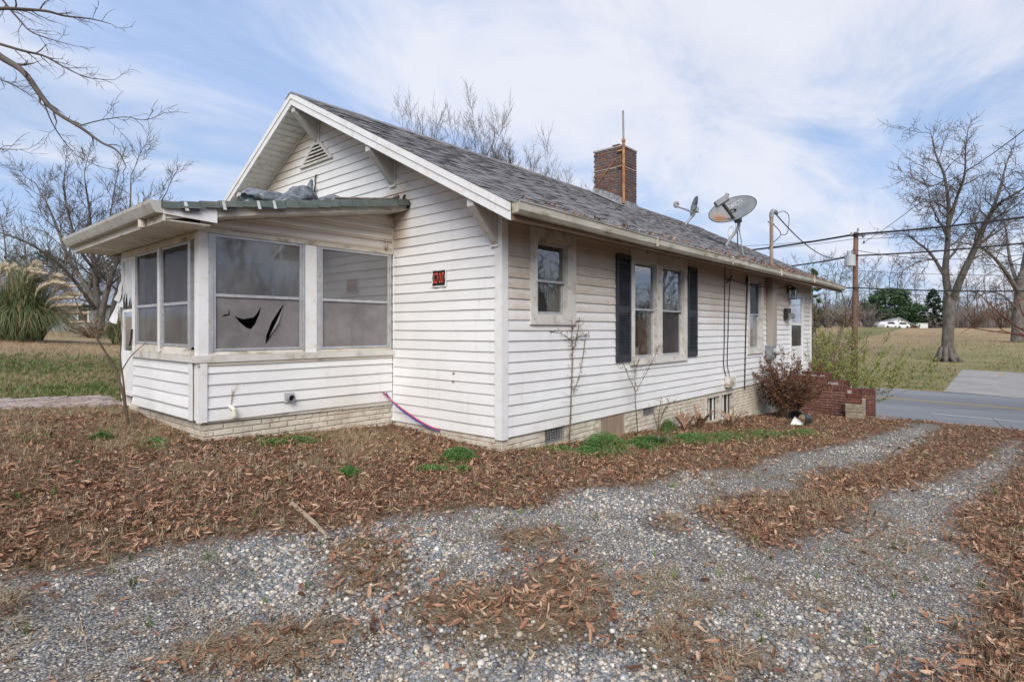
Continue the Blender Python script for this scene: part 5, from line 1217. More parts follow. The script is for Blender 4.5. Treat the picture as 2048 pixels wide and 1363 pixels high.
x, y, r = ring_points(400000, 1.75, 26, 1.7); k = free(x, y) & (x < 15.5); x, y, r = x[k], y[k], r[k]
masks_c = masks(x + nrs.randn(len(x)) * .12, y + nrs.randn(len(x)) * .12); cl_ = .35 + .65 * sst(.3, .55, fnoise(x, y, 3.5, 44))
pr = np.clip(masks_c[1], 0, 1) * cl_ * (1 - .72 * masks_c[2]) * (1 - .75 * masks_c[3]) * np.where(masks_c[0] > .5, .62, 1) + .010 + .12 * masks_c[4] * (y < 14)
k = nrs.rand(len(x)) < pr; x, y, r = x[k], y[k], r[k]; masks_c = [q_[k] for q_ in masks_c]; n = len(x)
sc_ = (.017 + .054 * nrs.rand(n) ** 1.9) * (1 + .03 * np.maximum(r - 4, 0))
scatter('leaf_litter', np.stack([x, y, GI(x, y) + .006 + .028 * nrs.rand(n) * masks_c[1]], -1), np.stack([nrs.randn(n) * .38, nrs.randn(n) * .38, nrs.rand(n) * 6.28], -1), sc_, nrs.randint(0, 6, n), leaves, 'brown fallen leaves lying over the yard and gravel')
def tuft(seed, m, nb=5, h=1.0, spread=.5, flat=0, wid=.035):
    r = random.Random(seed); b = MB()
    for i in range(nb):
        a = r.uniform(0, 6.28); l = h * r.uniform(.5, 1); s_ = spread * r.uniform(.4, 1.2); px, py = r.uniform(-.15, .15), r.uniform(-.15, .15); ca, sa = math.cos(a), math.sin(a); pts = []
        for j in range(4):
            u = j / 3; o = s_ * u ** 1.6 * l * (1 + flat); z = l * (u - .35 * u * u * min(1.5, s_ + flat)) * (1 - .75 * min(flat, 1)); w_ = wid * (1 - u * .9)
            b.v += [(px + ca * o - sa * w_, py + sa * o + ca * w_, z), (px + ca * o + sa * w_, py + sa * o - ca * w_, z)]
        q = len(b.v) - 8
        for j in range(3): b.f.append((q + 2 * j, q + 2 * j + 1, q + 2 * j + 3, q + 2 * j + 2))
    return mesh_of(b, m, 'tuft')
m_straw = rand_mat('dry_straw', [(0, (.15, .10, .06)), (.4, (.26, .19, .115)), (.75, (.36, .28, .18)), (1, (.45, .37, .26))])
straw = [tuft(s, m_straw, 5, 1, .9, .9, .022) for s in range(4)] + [tuft(9 + s, m_straw, 5, 1, .55, .1, .022) for s in range(2)]
x, y, r = ring_points(230000, 1.75, 26, 1.7); k = free(x, y) & (x < 15.5); x, y, r = x[k], y[k], r[k]; masks_c = masks(x, y)
pr = .9 * masks_c[2] + .21 * masks_c[1] * (1 - masks_c[0]) + .6 * masks_c[6] + .05 + .5 * masks_c[4] + .3 * sst(.55, .7, fnoise(x, y, 1.5, 9)) * masks_c[0]
k = nrs.rand(len(x)) < pr; x, y, r = x[k], y[k], r[k]; masks_c = [q_[k] for q_ in masks_c]; n = len(x)
scatter('dry_grass', np.stack([x, y, GI(x, y)], -1), np.stack([nrs.randn(n) * .1, nrs.randn(n) * .1, nrs.rand(n) * 6.28], -1), (.05 + .07 * nrs.rand(n)) * (1 + .02 * np.maximum(r - 4, 0)), np.where((masks_c[0] > .5) | (nrs.rand(n) < .5), nrs.randint(0, 4, n), nrs.randint(4, 6, n)), straw, 'pale dry grass and pine straw among the leaves')
m_grass = rand_mat('lawn_grass', [(0, (.05, .085, .02)), (.4, (.09, .155, .035)), (.75, (.14, .21, .06)), (1, (.26, .24, .12))], .6)
grass = [tuft(30 + s, m_grass, 6, 1, .6, .1, .04) for s in range(4)]
x, y, r = ring_points(230000, 3, 22, 1.0, 1.12); k = free(x, y) & (x < 15.5); x, y, r = x[k], y[k], r[k]; masks_c = masks(x, y)
k = nrs.rand(len(x)) < masks_c[3] * .8 * np.where(y > 4.5, 1, .35) + .006; x, y, r = x[k], y[k], r[k]; masks_c = [q_[k] for q_ in masks_c]; n = len(x)
scatter('lawn_grass', np.stack([x, y, GI(x, y)], -1), np.stack([nrs.randn(n) * .1, nrs.randn(n) * .1, nrs.rand(n) * 6.28], -1), (.05 + .06 * nrs.rand(n)) * (1 + .015 * np.maximum(r - 6, 0)), nrs.randint(0, 4, n), grass, 'short green grass patches on the side lawn')
# longer tufts over the far field
xf = 28.9 + 62 * nrs.rand(60000) ** 1.5; yf = -22 + 60 * nrs.rand(60000); k = (nrs.rand(60000) < .25 + .75 * sst(.4, .6, fnoise(xf, yf, .25, 61))); lot_ = inpoly(gpoly([(1880, 786), (2320, 822), (2320, 758), (1922, 736)]), xf, yf); k &= ~lot_; xf, yf = xf[k], yf[k]; n = len(xf)
mf = masks(xf, yf)[5]; gsel = nrs.rand(n) < .25 + .6 * mf
scatter('field_grass', np.stack([xf, yf, ground_z(xf, yf)], -1), np.stack([nrs.randn(n) * .1, nrs.randn(n) * .1, nrs.rand(n) * 6.28], -1), .10 + .14 * nrs.rand(n), np.where(gsel, nrs.randint(0, 2, n), nrs.randint(2, 4, n)), [grass[0], grass[1], straw[4], straw[5]], 'uneven tufts of green and straw grass on the field across the road')
# leaves caught on the roof and in the gutter
pts = []; 
for _ in range(1000):
    x = rnd.uniform(0, EX); s_ = abs(rnd.gauss(0, .35)) + rnd.uniform(-.10, .1); 
    if rnd.random() > .25 + .75 * float(sst(4, 11, x)): continue
    p = spt(x, max(s_, -.1), .03); pts.append(p if s_ > .02 else (x, E0 - rnd.uniform(.02, .11), 2.785 + gutter_sag(x) + rnd.uniform(-.01, .02)))
n = len(pts); scatter('roof_leaves', pts, np.stack([nrs.randn(n) * .6, nrs.randn(n) * .6, nrs.rand(n) * 6.28], -1), .05 + .05 * nrs.rand(n), nrs.randint(0, 6, n), leaves, 'dead leaves caught along the gutter and lower roof')
# ------------------------------------------------------------------ trees
def bark_mat(name, c1, c2, c3):
    g = NG(name); col = g.ramp(g.noise(5, 6, .7, (1, 1, .35)), [(.3, c1), (.5, c2), (.72, c3)])
    g.bump(g.noise(16, 6, .7, (1, 1, .25)), .7, .05); return g.fin(col, .95, 0, .1)
m_bark = bark_mat('grey_bark', (.07, .062, .054), (.13, .116, .103), (.20, .18, .162)); m_twig = mat('twig_grey', (.085, .072, .066), (.13, .115, .105), 3, .9, spec=.1)
m_twigl = mat('twig_pale', (.095, .083, .075), (.14, .125, .115), 3, .9, spec=.1); m_twigr = mat('twig_red', (.10, .035, .03), (.15, .06, .045), 6, .8, spec=.15); m_twigb = mat('twig_brown', (.10, .07, .05), (.15, .11, .085), 6, .9, spec=.1)
class Grow:
    """bare branches: a list of limbs, each a line of points with radii"""
    def __init__(s, seed, maxlev=5, wander=.16, up=.05, kids=(5, 5, 4, 4, 3), ratio=.62, ang=(28, 62), rr=.55, minlen=.12, seg=6, minr=.006):
        s.r = random.Random(seed); s.L = []; s.maxlev = maxlev; s.wander = wander; s.up = up; s.kids = kids; s.ratio = ratio; s.ang = ang; s.rr = rr; s.minlen = minlen; s.seg = seg; s.minr = minr
    def limb(s, p, d, length, rad, lev):
        n = s.seg if lev < 3 else max(3, s.seg - 2); pts = [p.copy()]; rs = [rad]; d = d.normalized(); st = length / n; end = max(s.minr * .6, rad * .28)
        for i in range(n):
            d = (d + Vector((s.r.gauss(0, s.wander), s.r.gauss(0, s.wander), s.r.gauss(0, s.wander) + s.up))).normalized(); p = p + d * st
            pts.append(p.copy()); rs.append(max(s.minr * .6, rad + (end - rad) * (i + 1) / n))
        s.L.append((pts, rs, lev)); s.spawn(pts, rs, length, lev)
    def spawn(s, pts, rs, length, lev, t0=.25, k=None, scale=1.0):
        if lev >= s.maxlev: return
        k = k if k is not None else s.kids[min(lev, len(s.kids) - 1)]; n = len(pts) - 1; ph = s.r.uniform(0, 6.28)
        for i in range(k + 1):
            t = t0 + (1 - t0) * (i + s.r.uniform(.1, .9)) / (k + 1) if i < k else 1.0
            f = min(t * n, n - 1e-3); j = int(f); p = pts[j].lerp(pts[j + 1], f - j); d0 = (pts[j + 1] - pts[j]).normalized(); r = rs[j] + (rs[j + 1] - rs[j]) * (f - j)
            u = d0.orthogonal().normalized(); v = d0.cross(u); ph += 2.4 + s.r.uniform(-.5, .5); a = R(s.r.uniform(*s.ang)) * (.45 if i == k else 1)
            d = d0 * math.cos(a) + (u * math.cos(ph) + v * math.sin(ph)) * math.sin(a)
            ln = length * s.ratio * s.r.uniform(.7, 1.15) * (1.0 - .45 * t * (i < k)) * scale * (.7 if i == k and lev == 1 else 1)
            if ln < s.minlen: continue
            s.limb(p, d, ln, max(s.minr, min(r * .9, r * s.rr * s.r.uniform(.8, 1.2)) if i < k else r * .95), lev + 1)
    def path(s, pts, r0, r1, lev=0, k=6, t0=.35, scale=1.0, ln=None):      # a limb laid by hand, with branches of its own
        pts = walk(pts); n = len(pts) - 1; rs = [r0 + (r1 - r0) * (i / n) ** .8 for i in range(n + 1)]; length = ln or sum((a - b).length for a, b in zip(pts, pts[1:]))
        s.L.append((pts, rs, lev)); s.spawn(pts, rs, length, lev, t0, k, scale)
def bare(name, gr, loc, label, group=None, m1=m_bark, m2=m_twig, cut_=1, cat='tree', k=1.0):
    t = empty(name, loc, label, cat, group); a, b = MB(), MB()
    for pts, rs, lev in gr.L: (a if lev < cut_ else b).tube(pts, [q * k for q in rs] if k != 1 else rs, (12, 8, 6, 4, 3, 3, 3)[min(lev, 6)], False)
    a.build('trunk', m1, t, True); b.build('crown', m2, t, True); return t
def copytree(t, loc, rz, s, label, group=None):
    c = t.copy(); C.objects.link(c); c.location = loc; c.rotation_euler = (0, 0, rz); c.scale = (s, s, s * rnd.uniform(.9, 1.1)); c['label'] = label
    if group: c['group'] = group
    elif 'group' in c: del c['group']
    for ch in t.children:
        d = ch.copy(); C.objects.link(d); d.parent = c
    return c
# the big oak across the road
DO = 42.5; ob = gp(1893, 722); DO = (ob - Vector(CAM)).dot(fwd)
def opts(l): return [at(px, py, DO + dd) for px, py, dd in l]
print('DO', DO)
gr = Grow(3, 4, .22, .04, (7, 6, 8, 7, 5), .62, (28, 72), .42, .30, 6, .013)
tr_pts = [at(1893, 724, DO), at(1895, 690, DO), at(1897, 650, DO), at(1899, 610, DO), at(1901, 588, DO)]
gr.L.append(([p for p in walk(tr_pts)], [q * .76 * DO / 42.5 for q in (.80, .66, .58, .54, .52, .51, .50, .50, .49, .49, .49, .50, .50, .50, .50, .51, .52, .53, .52, .5, .46)], 0))
LIMBS = [([(1899, 600, 0), (1891, 545, .3), (1894, 500, .5), (1897, 450, .4), (1896, 400, .2), (1888, 350, .5), (1872, 310, 1), (1862, 268, 1.4)], .40, .05, 9, .35),
         ([(1897, 452, .4), (1912, 400, 0), (1929, 350, -.8), (1931, 300, -1.2), (1937, 254, -1.4)], .20, .04, 8, .3),
         ([(1903, 606, 0), (1922, 556, -1), (1952, 492, -2), (1974, 440, -3), (1995, 410, -3.6), (2030, 388, -4.4), (2075, 360, -5)], .42, .07, 9, .3),
         ([(1975, 440, -3), (2000, 380, -3.2), (2012, 330, -2.8), (2030, 285, -2.5)], .18, .04, 7, .3),
         ([(1952, 492, -2), (1985, 470, -1), (2030, 440, .3), (2090, 420, 1)], .16, .04, 6, .25),
         ([(1887, 548, .3), (1862, 508, 1.5), (1838, 487, 2.4), (1808, 468, 3.2), (1776, 470, 3.8)], .19, .04, 7, .25),
         ([(1893, 520, .3), (1912, 500, 2), (1930, 465, 3.4), (1958, 425, 4.4), (1960, 390, 4.8)], .16, .035, 7, .25),
         ([(1890, 360, .5), (1862, 372, -1), (1838, 362, -2.2), (1810, 350, -3)], .10, .03, 6, .2),
         ([(1896, 420, .3), (1878, 408, 2), (1850, 398, 3.6), (1822, 402, 4.6)], .11, .03, 6, .2), ([(1896, 480, .4), (1872, 430, -1.4), (1858, 412, -2), (1838, 420, -3)], .10, .03, 6, .2),
         ([(1874, 520, 1), (1850, 520, 0), (1820, 532, -1), (1800, 545, -1.6)], .09, .03, 6, .2)]
KO = DO / 42.5
for l, r0, r1, k, t0 in LIMBS: gr.path(opts(l), r0 * .70 * KO, r1 * .5 * KO, 1, k * 2, t0 * .8, .42)
oak = bare('oak_tree', gr, ob, 'big bare oak with a thick grey trunk standing on the lawn across the road', cut_=2, m2=m_twig)
b = MB()
for k in range(9):
    a = 6.28 * k / 9 + .3; d_ = Vector((math.cos(a), math.sin(a), 0)); b.tube([ob + d_ * .36 * KO + Vector((0, 0, 1.0)), ob + d_ * .50 * KO + Vector((0, 0, .3)), ob + d_ * rnd.uniform(.8, 1.1) * KO + Vector((0, 0, -.12))], [.12, .20, .13], 7)
b.build('root_flare', m_bark, oak, True)
b = MB(); kc = at(1896, 585, DO - .52); b.tube([kc - fwd * -.1, kc - fwd * .12], [.17, .15], 10); b.build('knot', m_bark, oak)
# the second tree at the right edge
b2 = gp(2030, 684); D2 = (b2 - Vector(CAM)).dot(fwd); P2 = lambda l: [at(px, py, D2 + dd) for px, py, dd in l]
print('D2', D2); K2 = D2 / 78
gr = Grow(8, 4, .22, .03, (6, 5, 8, 7, 3), .62, (28, 70), .42, .35, 6, .016)
gr.path(P2([(2034, 686, 0), (2036, 640, 0), (2038, 600, 0), (2042, 560, 0)]), .75 * K2, .55 * K2, 0, 0)
for l, r0, r1 in (([(2040, 590, 0), (2012, 545, -1), (1985, 512, -2), (1955, 490, -3), (1930, 488, -4)], .36, .05), ([(2042, 565, 0), (2052, 500, 1), (2075, 430, 2)], .4, .08), ([(2041, 585, 0), (2020, 520, 2), (2010, 450, 4), (1990, 400, 5)], .3, .05), ([(2036, 620, 0), (2005, 590, -1), (1975, 585, -2), (1945, 600, -3)], .16, .04)): gr.path(P2(l), r0 * K2, r1 * .6 * K2, 1, 11, .25, .42)
bare('oak_tree', gr, b2, 'second bare oak partly cut off by the right edge of the picture', cut_=2)
# several-stemmed tree on the left, in front of the grey house
b3 = gp(196, 664); D3 = 31.0; b3 = Vector((at(196, 664, D3).x, at(196, 664, D3).y, 0)); b3.z = gz(b3.x, b3.y); D3p = lambda l: [at(px, py, D3 + dd) for px, py, dd in l]
gr = Grow(14, 3, .12, .06, (7, 10, 9, 6), .60, (22, 58), .42, .22, 6, .0085)
for l, r0, r1 in (([(196, 668, 0), (192, 615, 0), (172, 572, .5), (140, 522, 1), (118, 465, 1.2), (96, 412, 1.5), (70, 365, 2)], .27, .05), ([(197, 668, 0), (194, 600, .2), (190, 540, 0), (181, 480, -.4), (179, 425, -.6), (170, 362, -1)], .30, .05),
                  ([(199, 668, 0), (208, 605, -.3), (224, 552, -.6), (240, 500, -.6), (258, 440, -.4), (262, 350, 0)], .27, .05), ([(192, 620, 0), (170, 590, -1), (135, 545, -2), (98, 512, -3), (48, 482, -4), (-10, 462, -5)], .17, .05),
                  ([(220, 668, 1), (228, 606, 1.2), (243, 560, 1.5), (262, 520, 1.7), (300, 440, 2), (330, 390, 2.2)], .22, .05), ([(178, 578, .4), (190, 530, 1.6), (215, 480, 2.4), (222, 420, 2.6), (235, 345, 2.8)], .14, .04),
                  ([(190, 540, 0), (160, 500, -1), (140, 440, -1.8), (128, 380, -2), (130, 340, -2)], .13, .04), ([(196, 600, .2), (165, 600, 2), (120, 575, 3.4), (70, 540, 4.4), (20, 535, 5)], .10, .03)): gr.path(D3p(l), r0 * .72, r1 * .5, 0, 17, .25, .40)
bare('yard_tree', gr, b3, 'bare many-stemmed tree left of the porch in front of the grey neighbouring house', cut_=1)
# tree whose branches hang into the top left corner
tb_ = Vector((at(-620, 800, 7.2).x, at(-620, 800, 7.2).y, 0)); tb_.z = gz(tb_.x, tb_.y); Q = lambda l, d: [at(px, py, d + dd) for px, py, dd in l]
gr = Grow(21, 3, .17, .0, (6, 6, 5), .50, (25, 60), .5, .07, 6, .0026)
gr.L.append((walk([tb_, tb_ + Vector((.1, 0, 2)), tb_ + Vector((.2, .1, 4)), at(-560, -500, 7.2)]), [.28 - .008 * i for i in range(16)], 0))
for l, r0, r1, k in (([(-600, -160, 0), (-280, 20, -.1), (-60, 80, -.2), (8, 118, -.2), (48, 145, -.2), (84, 194, -.3), (112, 224, -.3), (160, 254, -.4), (200, 283, -.5), (235, 302, -.5), (252, 333, -.5)], .11, .006, 5),
                     ([(158, 252, -.4), (186, 244, -.3), (214, 238, -.2), (252, 234, -.1), (290, 240, 0), (328, 226, 0)], .014, .004, 5), ([(84, 194, -.3), (104, 245, -.1), (130, 285, .1), (160, 315, .2), (205, 335, .3)], .014, .004, 5),
                     ([(-560, -300, 0), (-250, -60, .2), (-60, 12, .3), (20, 17, .3), (90, 22, .3), (130, 32, .4), (182, 38, .5), (222, 48, .5)], .07, .005, 6), ([(-260, 10, -.1), (-60, 70, .3), (40, 100, .5), (88, 112, .6), (130, 135, .7), (175, 155, .7), (226, 160, .8)], .05, .004, 8),
                     ([(-220, -120, 0), (-40, -40, .8), (30, 30, .9), (60, 62, .9), (100, 78, 1), (150, 92, 1)], .04, .004, 6), ([(-60, 82, -.2), (-10, 150, .4), (30, 172, .5), (70, 196, .5)], .02, .004, 5), ([(-200, 150, .3), (-40, 285, .5), (10, 298, .5), (56, 298, .5)], .025, .003, 3)): gr.path(Q(l, 7.0), r0 * .55, r1 * .8, 1, k + 5, .3, .30 if k > 5 else .26, 2.6)
bare('yard_tree', gr, tb_, 'tree at the left edge whose bare twigs hang into the sky at the top left', cut_=1, m2=m_twig)
# slender bare trees behind the roof
def vase(seed, H, stems=5, spread=.30, tw=.012, rad=.12, lev=4):
    g = Grow(seed, lev - 1, .12, .10, (8, 7, 6, 4), .64, (20, 50), .42, .22, 6, tw * .62); r = random.Random(seed); H *= .90
    for i in range(stems):
        a = 6.28 * i / stems + r.uniform(-.4, .4); s_ = spread * r.uniform(.7, 1.7); h = H * r.uniform(.66, 1)
        pts = [Vector((0, 0, -.3)), Vector((math.cos(a) * s_ * h * .12, math.sin(a) * s_ * h * .12, h * .25)), Vector((math.cos(a) * s_ * h * .5, math.sin(a) * s_ * h * .5, h * .62)), Vector((math.cos(a) * s_ * h * .8, math.sin(a) * s_ * h * .8, h))]
        g.path(pts, rad * r.uniform(.7, 1), .012, 0, 20, .45, .26)
    return g
def plant_at(px, py_top, d, seed, lb, stems=5, spread=.28, tw=.012, rad=.12, lev=4, m2=m_twig):
    p = at(px, 600, d); z = gz(p.x, p.y); top = at(px, py_top, d).z; t = bare('bare_tree', vase(seed, top - z, stems, spread, tw, rad, lev), (0, 0, 0), lb, m2=m2, m1=m2); t.location = (p.x, p.y, z); return t
v1 = plant_at(985, 190, 38, 31, 'tallest of the bare trees showing above the roof ridge', 9, .13, .012, .11, 4, m_twig)
v2 = plant_at(876, 205, 40, 32, 'bare tree above the ridge nearest to the gable peak', 9, .13, .012, .11, 4, m_twig)
plant_at(1098, 330, 40, 33, 'low bare tree showing above the ridge just left of the chimney', 6, .16, .012, .10, 4, m_twig)
plant_at(1150, 335, 44, 34, 'small bare treetop touching the left side of the chimney', 6, .17, .012, .10, 4, m_twig)
plant_at(828, 258, 41, 35, 'low bare tree just right of the gable peak above the roof', 7, .14, .012, .10, 4, m_twig)
plant_at(928, 248, 39, 36, 'middle-height bare tree between the two tallest ones above the ridge', 8, .14, .012, .10, 4, m_twig)
plant_at(1040, 262, 41, 37, 'bare tree right of the tallest one above the ridge', 8, .15, .012, .10, 4, m_twig)
m_thick = mat('thicket_brown', (.095, .08, .07), (.16, .14, .125), .15, .95, c3=(.13, .10, .085))
# far woods: a few shapes, copied
def woodtree(seed, H, sp):
    g = Grow(seed, 3, .16, .08, (8, 8, 7, 3), .56, (22, 60), .42, .40, 5, .02); r = random.Random(seed)
    h0 = H * r.uniform(.25, .4); g.path([Vector((0, 0, -1)), Vector((r.uniform(-.2, .2), 0, h0 * .5)), Vector((r.uniform(-.4, .4), r.uniform(-.4, .4), h0)), Vector((r.uniform(-1, 1), r.uniform(-1, 1), H * .75)), Vector((r.uniform(-1, 1), r.uniform(-1, 1), H))], .20, .03, 0, 18, .2, sp); return g
WT = []
GW = 'bare trees of the far woods across the road'; LW = 'slender bare winter tree in the far woods across the road'
spots = [(1612, 128, 1.0), (1628, 118, .95), (1650, 136, 1.05), (1672, 122, 1.0), (1700, 130, 1.1), (1722, 120, 1.0), (1742, 140, 1.1), (1762, 126, 1.12), (1788, 138, 1.2), (1812, 132, 1.15), (1838, 140, 1.15), (1858, 130, 1.0), (1886, 138, 1.1), (1916, 126, 1.0), (1936, 120, .98), (1958, 132, 1.1), (1976, 122, .9), (1998, 130, 1.05), (2016, 120, .9), (2042, 128, 1.0), (2070, 124, 1.0), (2100, 130, 1.1), (1600, 124, .9), (1580, 130, 1), (1690, 142, 1.2), (1905, 142, 1.1), (1800, 145, 1.2), (2030, 140, 1.1)]
for i, (px, d, s_) in enumerate(spots):
    if 1735 < px < 1900: d += 14
    p = at(px, 640, d); p.z = gz(p.x, p.y) - .3; s_ *= 1.1
    if i < 4:
        t = bare('bare_tree', woodtree(50 + i, (12.5, 11, 13, 10)[i], (.46, .55, .44, .6)[i]), (0, 0, 0), LW, GW, m_twigl if i % 2 else m_twigb, m_twigl if i % 2 else m_twig); WT.append(t); t.location = p; t.scale = (s_,) * 3
    else: copytree(WT[i % 4], p, rnd.uniform(0, 6.28), s_, LW, GW)
GL = 'bare trees behind the grey house on the left'; LL = 'bare winter tree standing behind the grey house at the left edge'
for px, d, s_ in ((-20, 62, .9), (14, 70, 1.05), (40, 58, .72), (66, 66, .8), (96, 72, .85), (128, 64, .62), (160, 74, .9), (205, 70, .8), (240, 76, .9), (280, 80, 1.0), (320, 84, 1.05), (352, 88, 1.0)):
    p = at(px, 640, d); p.z = gz(p.x, p.y) - .3; copytree(WT[int(px) % 4], p, rnd.uniform(0, 6.28), s_, LL, GL)
b = MB(); r = random.Random(6)
for i in range(5000):
    q = Vector((r.uniform(-22, 45), r.uniform(-34, -19), 0)); q.z = gz(q.x, q.y) - .3; h = r.uniform(1.5, 7.5); w_ = r.uniform(.02, .05); l = Vector((r.gauss(0, .7), r.gauss(0, .7), h)); s_ = Vector((w_, 0, 0))
    b.v += [tuple(q - s_), tuple(q + s_), tuple(q + l * .6 + Vector((r.gauss(0, .2), 0, 0))), tuple(q + l)]; n_ = len(b.v); b.f += [(n_ - 4, n_ - 3, n_ - 2), (n_ - 4, n_ - 2, n_ - 1)]
tag(b.build('woodland_thicket', m_thick), 'brown bare undergrowth on the far side of the driveway', kind='stuff')
GB = 'bare trees beyond the driveway'
for i, (x, y, s_) in enumerate(((1.5, -13, .85), (5.5, -16, 1.0), (9.5, -13.5, .9), (14, -17, 1.0), (-3, -17, 1.0), (-9, -12, .9), (-12, -4, 1.0), (-13, 6, .95), (16, -10.5, .8), (20.5, -12.5, 1.0), (25.5, -10.5, .85), (30, -13.5, 1.05), (35, -11.5, .9), (23, -16.5, 1.1), (12, -9.8, .7))):
    copytree(WT[i % 4], (x, y, gz(x, y) - .2), rnd.uniform(0, 6.28), s_ * .9, 'bare tree on the far side of the driveway, seen only mirrored in the house windows', GB)

# foliage made of many small faces
def leafcloud(b, c, rad, n, size, r, flat=1.0, shell=.55, asp=.5):
    for _ in range(n):
        u = Vector((r.gauss(0, 1), r.gauss(0, 1), r.gauss(0, 1))).normalized() * (shell + (1 - shell) * r.random() ** .6); p = Vector((c[0] + u.x * rad[0], c[1] + u.y * rad[1], c[2] + u.z * rad[2] * flat))
        d = Vector((r.gauss(0, 1), r.gauss(0, 1), r.gauss(0, .8))).normalized(); e = d.orthogonal().normalized(); s_ = size * r.uniform(.6, 1.3)
        b.v += [tuple(p - d * s_), tuple(p + e * s_ * asp), tuple(p + d * s_), tuple(p - e * s_ * asp)]; q = len(b.v); b.f.append((q - 4, q - 3, q - 2, q - 1))
m_ever = mat('evergreen_leaf', (.018, .045, .016), (.045, .09, .028), 1.2, .5, c3=(.08, .12, .04)); m_conif = mat('conifer_needles', (.016, .035, .020), (.035, .06, .035), 1.2, .7)
def evergreen(name, px, pyt, pyb, wpx, d, m, lb, shape, cat='tree', n=90, leaf=.22):
    p = at(px, 650, d); z = gz(p.x, p.y); top = at(px, pyt, d).z; H = top - z; Wd = wpx / F * d; r = random.Random(int(px)); t = empty(name, (p.x, p.y, z), lb, cat); b = MB()
    for i in range(n):
        v = r.random(); a = r.uniform(0, 6.28)
        prof = {'dome': math.sqrt(max(0, 1 - (max(0, v - .35) / .65) ** 2.2)) * (.85 + .15 * min(1, v * 4)), 'cone': (1 - v) ** .8 + .05, 'mound': math.sqrt(max(0.02, 1 - v * v))}[shape]
        rr = Wd / 2 * prof * r.uniform(.55, 1.0) * (1 + .12 * math.sin(a * 3 + px)); cs = Wd * (.085 if shape != 'cone' else .06) * r.uniform(.7, 1.3)
        leafcloud(b, (p.x + rr * math.cos(a), p.y + rr * math.sin(a), z + H * (.04 + .93 * v)), (cs, cs, cs * (.8 if shape != 'cone' else .5)), 46, leaf, r, 1, .35)
    b.build('crown', m, t); b = MB(); b.tube([(p.x, p.y, z - .5), (p.x, p.y, z + H * .8)], [Wd * .03 + .06, .05], 7); b.build('trunk', m_bark, t); return t
evergreen('magnolia_tree', 1780, 578, 656, 108, 134, m_ever, 'dense dark green broadleaf evergreen behind the white garage', 'dome', n=190, leaf=.32)
evergreen('conifer_tree', 1866, 576, 656, 58, 133, m_conif, 'dark cone-shaped conifer behind the big oak trunk', 'cone', n=150, leaf=.22)
evergreen('conifer_tree', 1824, 612, 656, 40, 133, m_conif, 'low dark evergreen between the garage and the cone-shaped conifer', 'mound', n=60, leaf=.2)
evergreen('pine_tree', 1625, 534, 570, 32, 70, mat('pine_needles', (.05, .075, .03), (.09, .12, .045), 2, .7), 'pine tree whose green top shows over the far end of the gutter', 'dome', n=60, leaf=.16)
for px, d, w_, pt in ((80, 52, 150, 500), (235, 50, 130, 505)): evergreen('evergreen_shrub', px, pt, 655, w_, d, mat('dark_shrub_leaf', (.03, .05, .022), (.06, .085, .035), 2, .7), 'dark evergreen bushes rising behind the grey house roof, %s' % ('left' if px < 100 else 'right beside the porch'), 'dome', 'bush', n=60, leaf=.15)
# undergrowth of the far woods: thin upright sticks, one mass
b = MB(); r = random.Random(5)
for i in range(5200):
    px = r.uniform(1560, 2130); d = r.uniform(106, 150)
    if 1745 < px < 1900: d = r.uniform(138, 165)
    p = at(px, 650, d); z = gz(p.x, p.y) - .4; h = 1.0 + r.uniform(1.2, 5.2) * (.6 + .5 * float(vnoise(px * .02, 0, 1, 3))); w_ = r.uniform(.02, .045); l = Vector((r.gauss(0, .5), r.gauss(0, .5), h))
    q = Vector((p.x, p.y, z)); s_ = rgt * w_; b.v += [tuple(q - s_), tuple(q + s_), tuple(q + l * .6 + rgt * r.gauss(0, .2)), tuple(q + l)]; n_ = len(b.v); b.f += [(n_ - 4, n_ - 3, n_ - 2), (n_ - 4, n_ - 2, n_ - 1)]
tag(b.build('woodland_thicket', m_thick), 'brown bare undergrowth along the far edge of the field', kind='stuff')
b = MB()
for i in range(2600):
    px = r.uniform(-60, 420); d = r.uniform(60, 95); p = at(px, 650, d); z = gz(p.x, p.y) - .4; h = r.uniform(1.5, 7); w_ = r.uniform(.02, .05); l = Vector((r.gauss(0, .5), r.gauss(0, .5), h)); q = Vector((p.x, p.y, z)); s_ = rgt * w_
    b.v += [tuple(q - s_), tuple(q + s_), tuple(q + l * .6 + rgt * r.gauss(0, .2)), tuple(q + l)]; n_ = len(b.v); b.f += [(n_ - 4, n_ - 3, n_ - 2), (n_ - 4, n_ - 2, n_ - 1)]
tag(b.build('woodland_thicket', m_thick), 'brown bare undergrowth behind the grey house', kind='stuff')
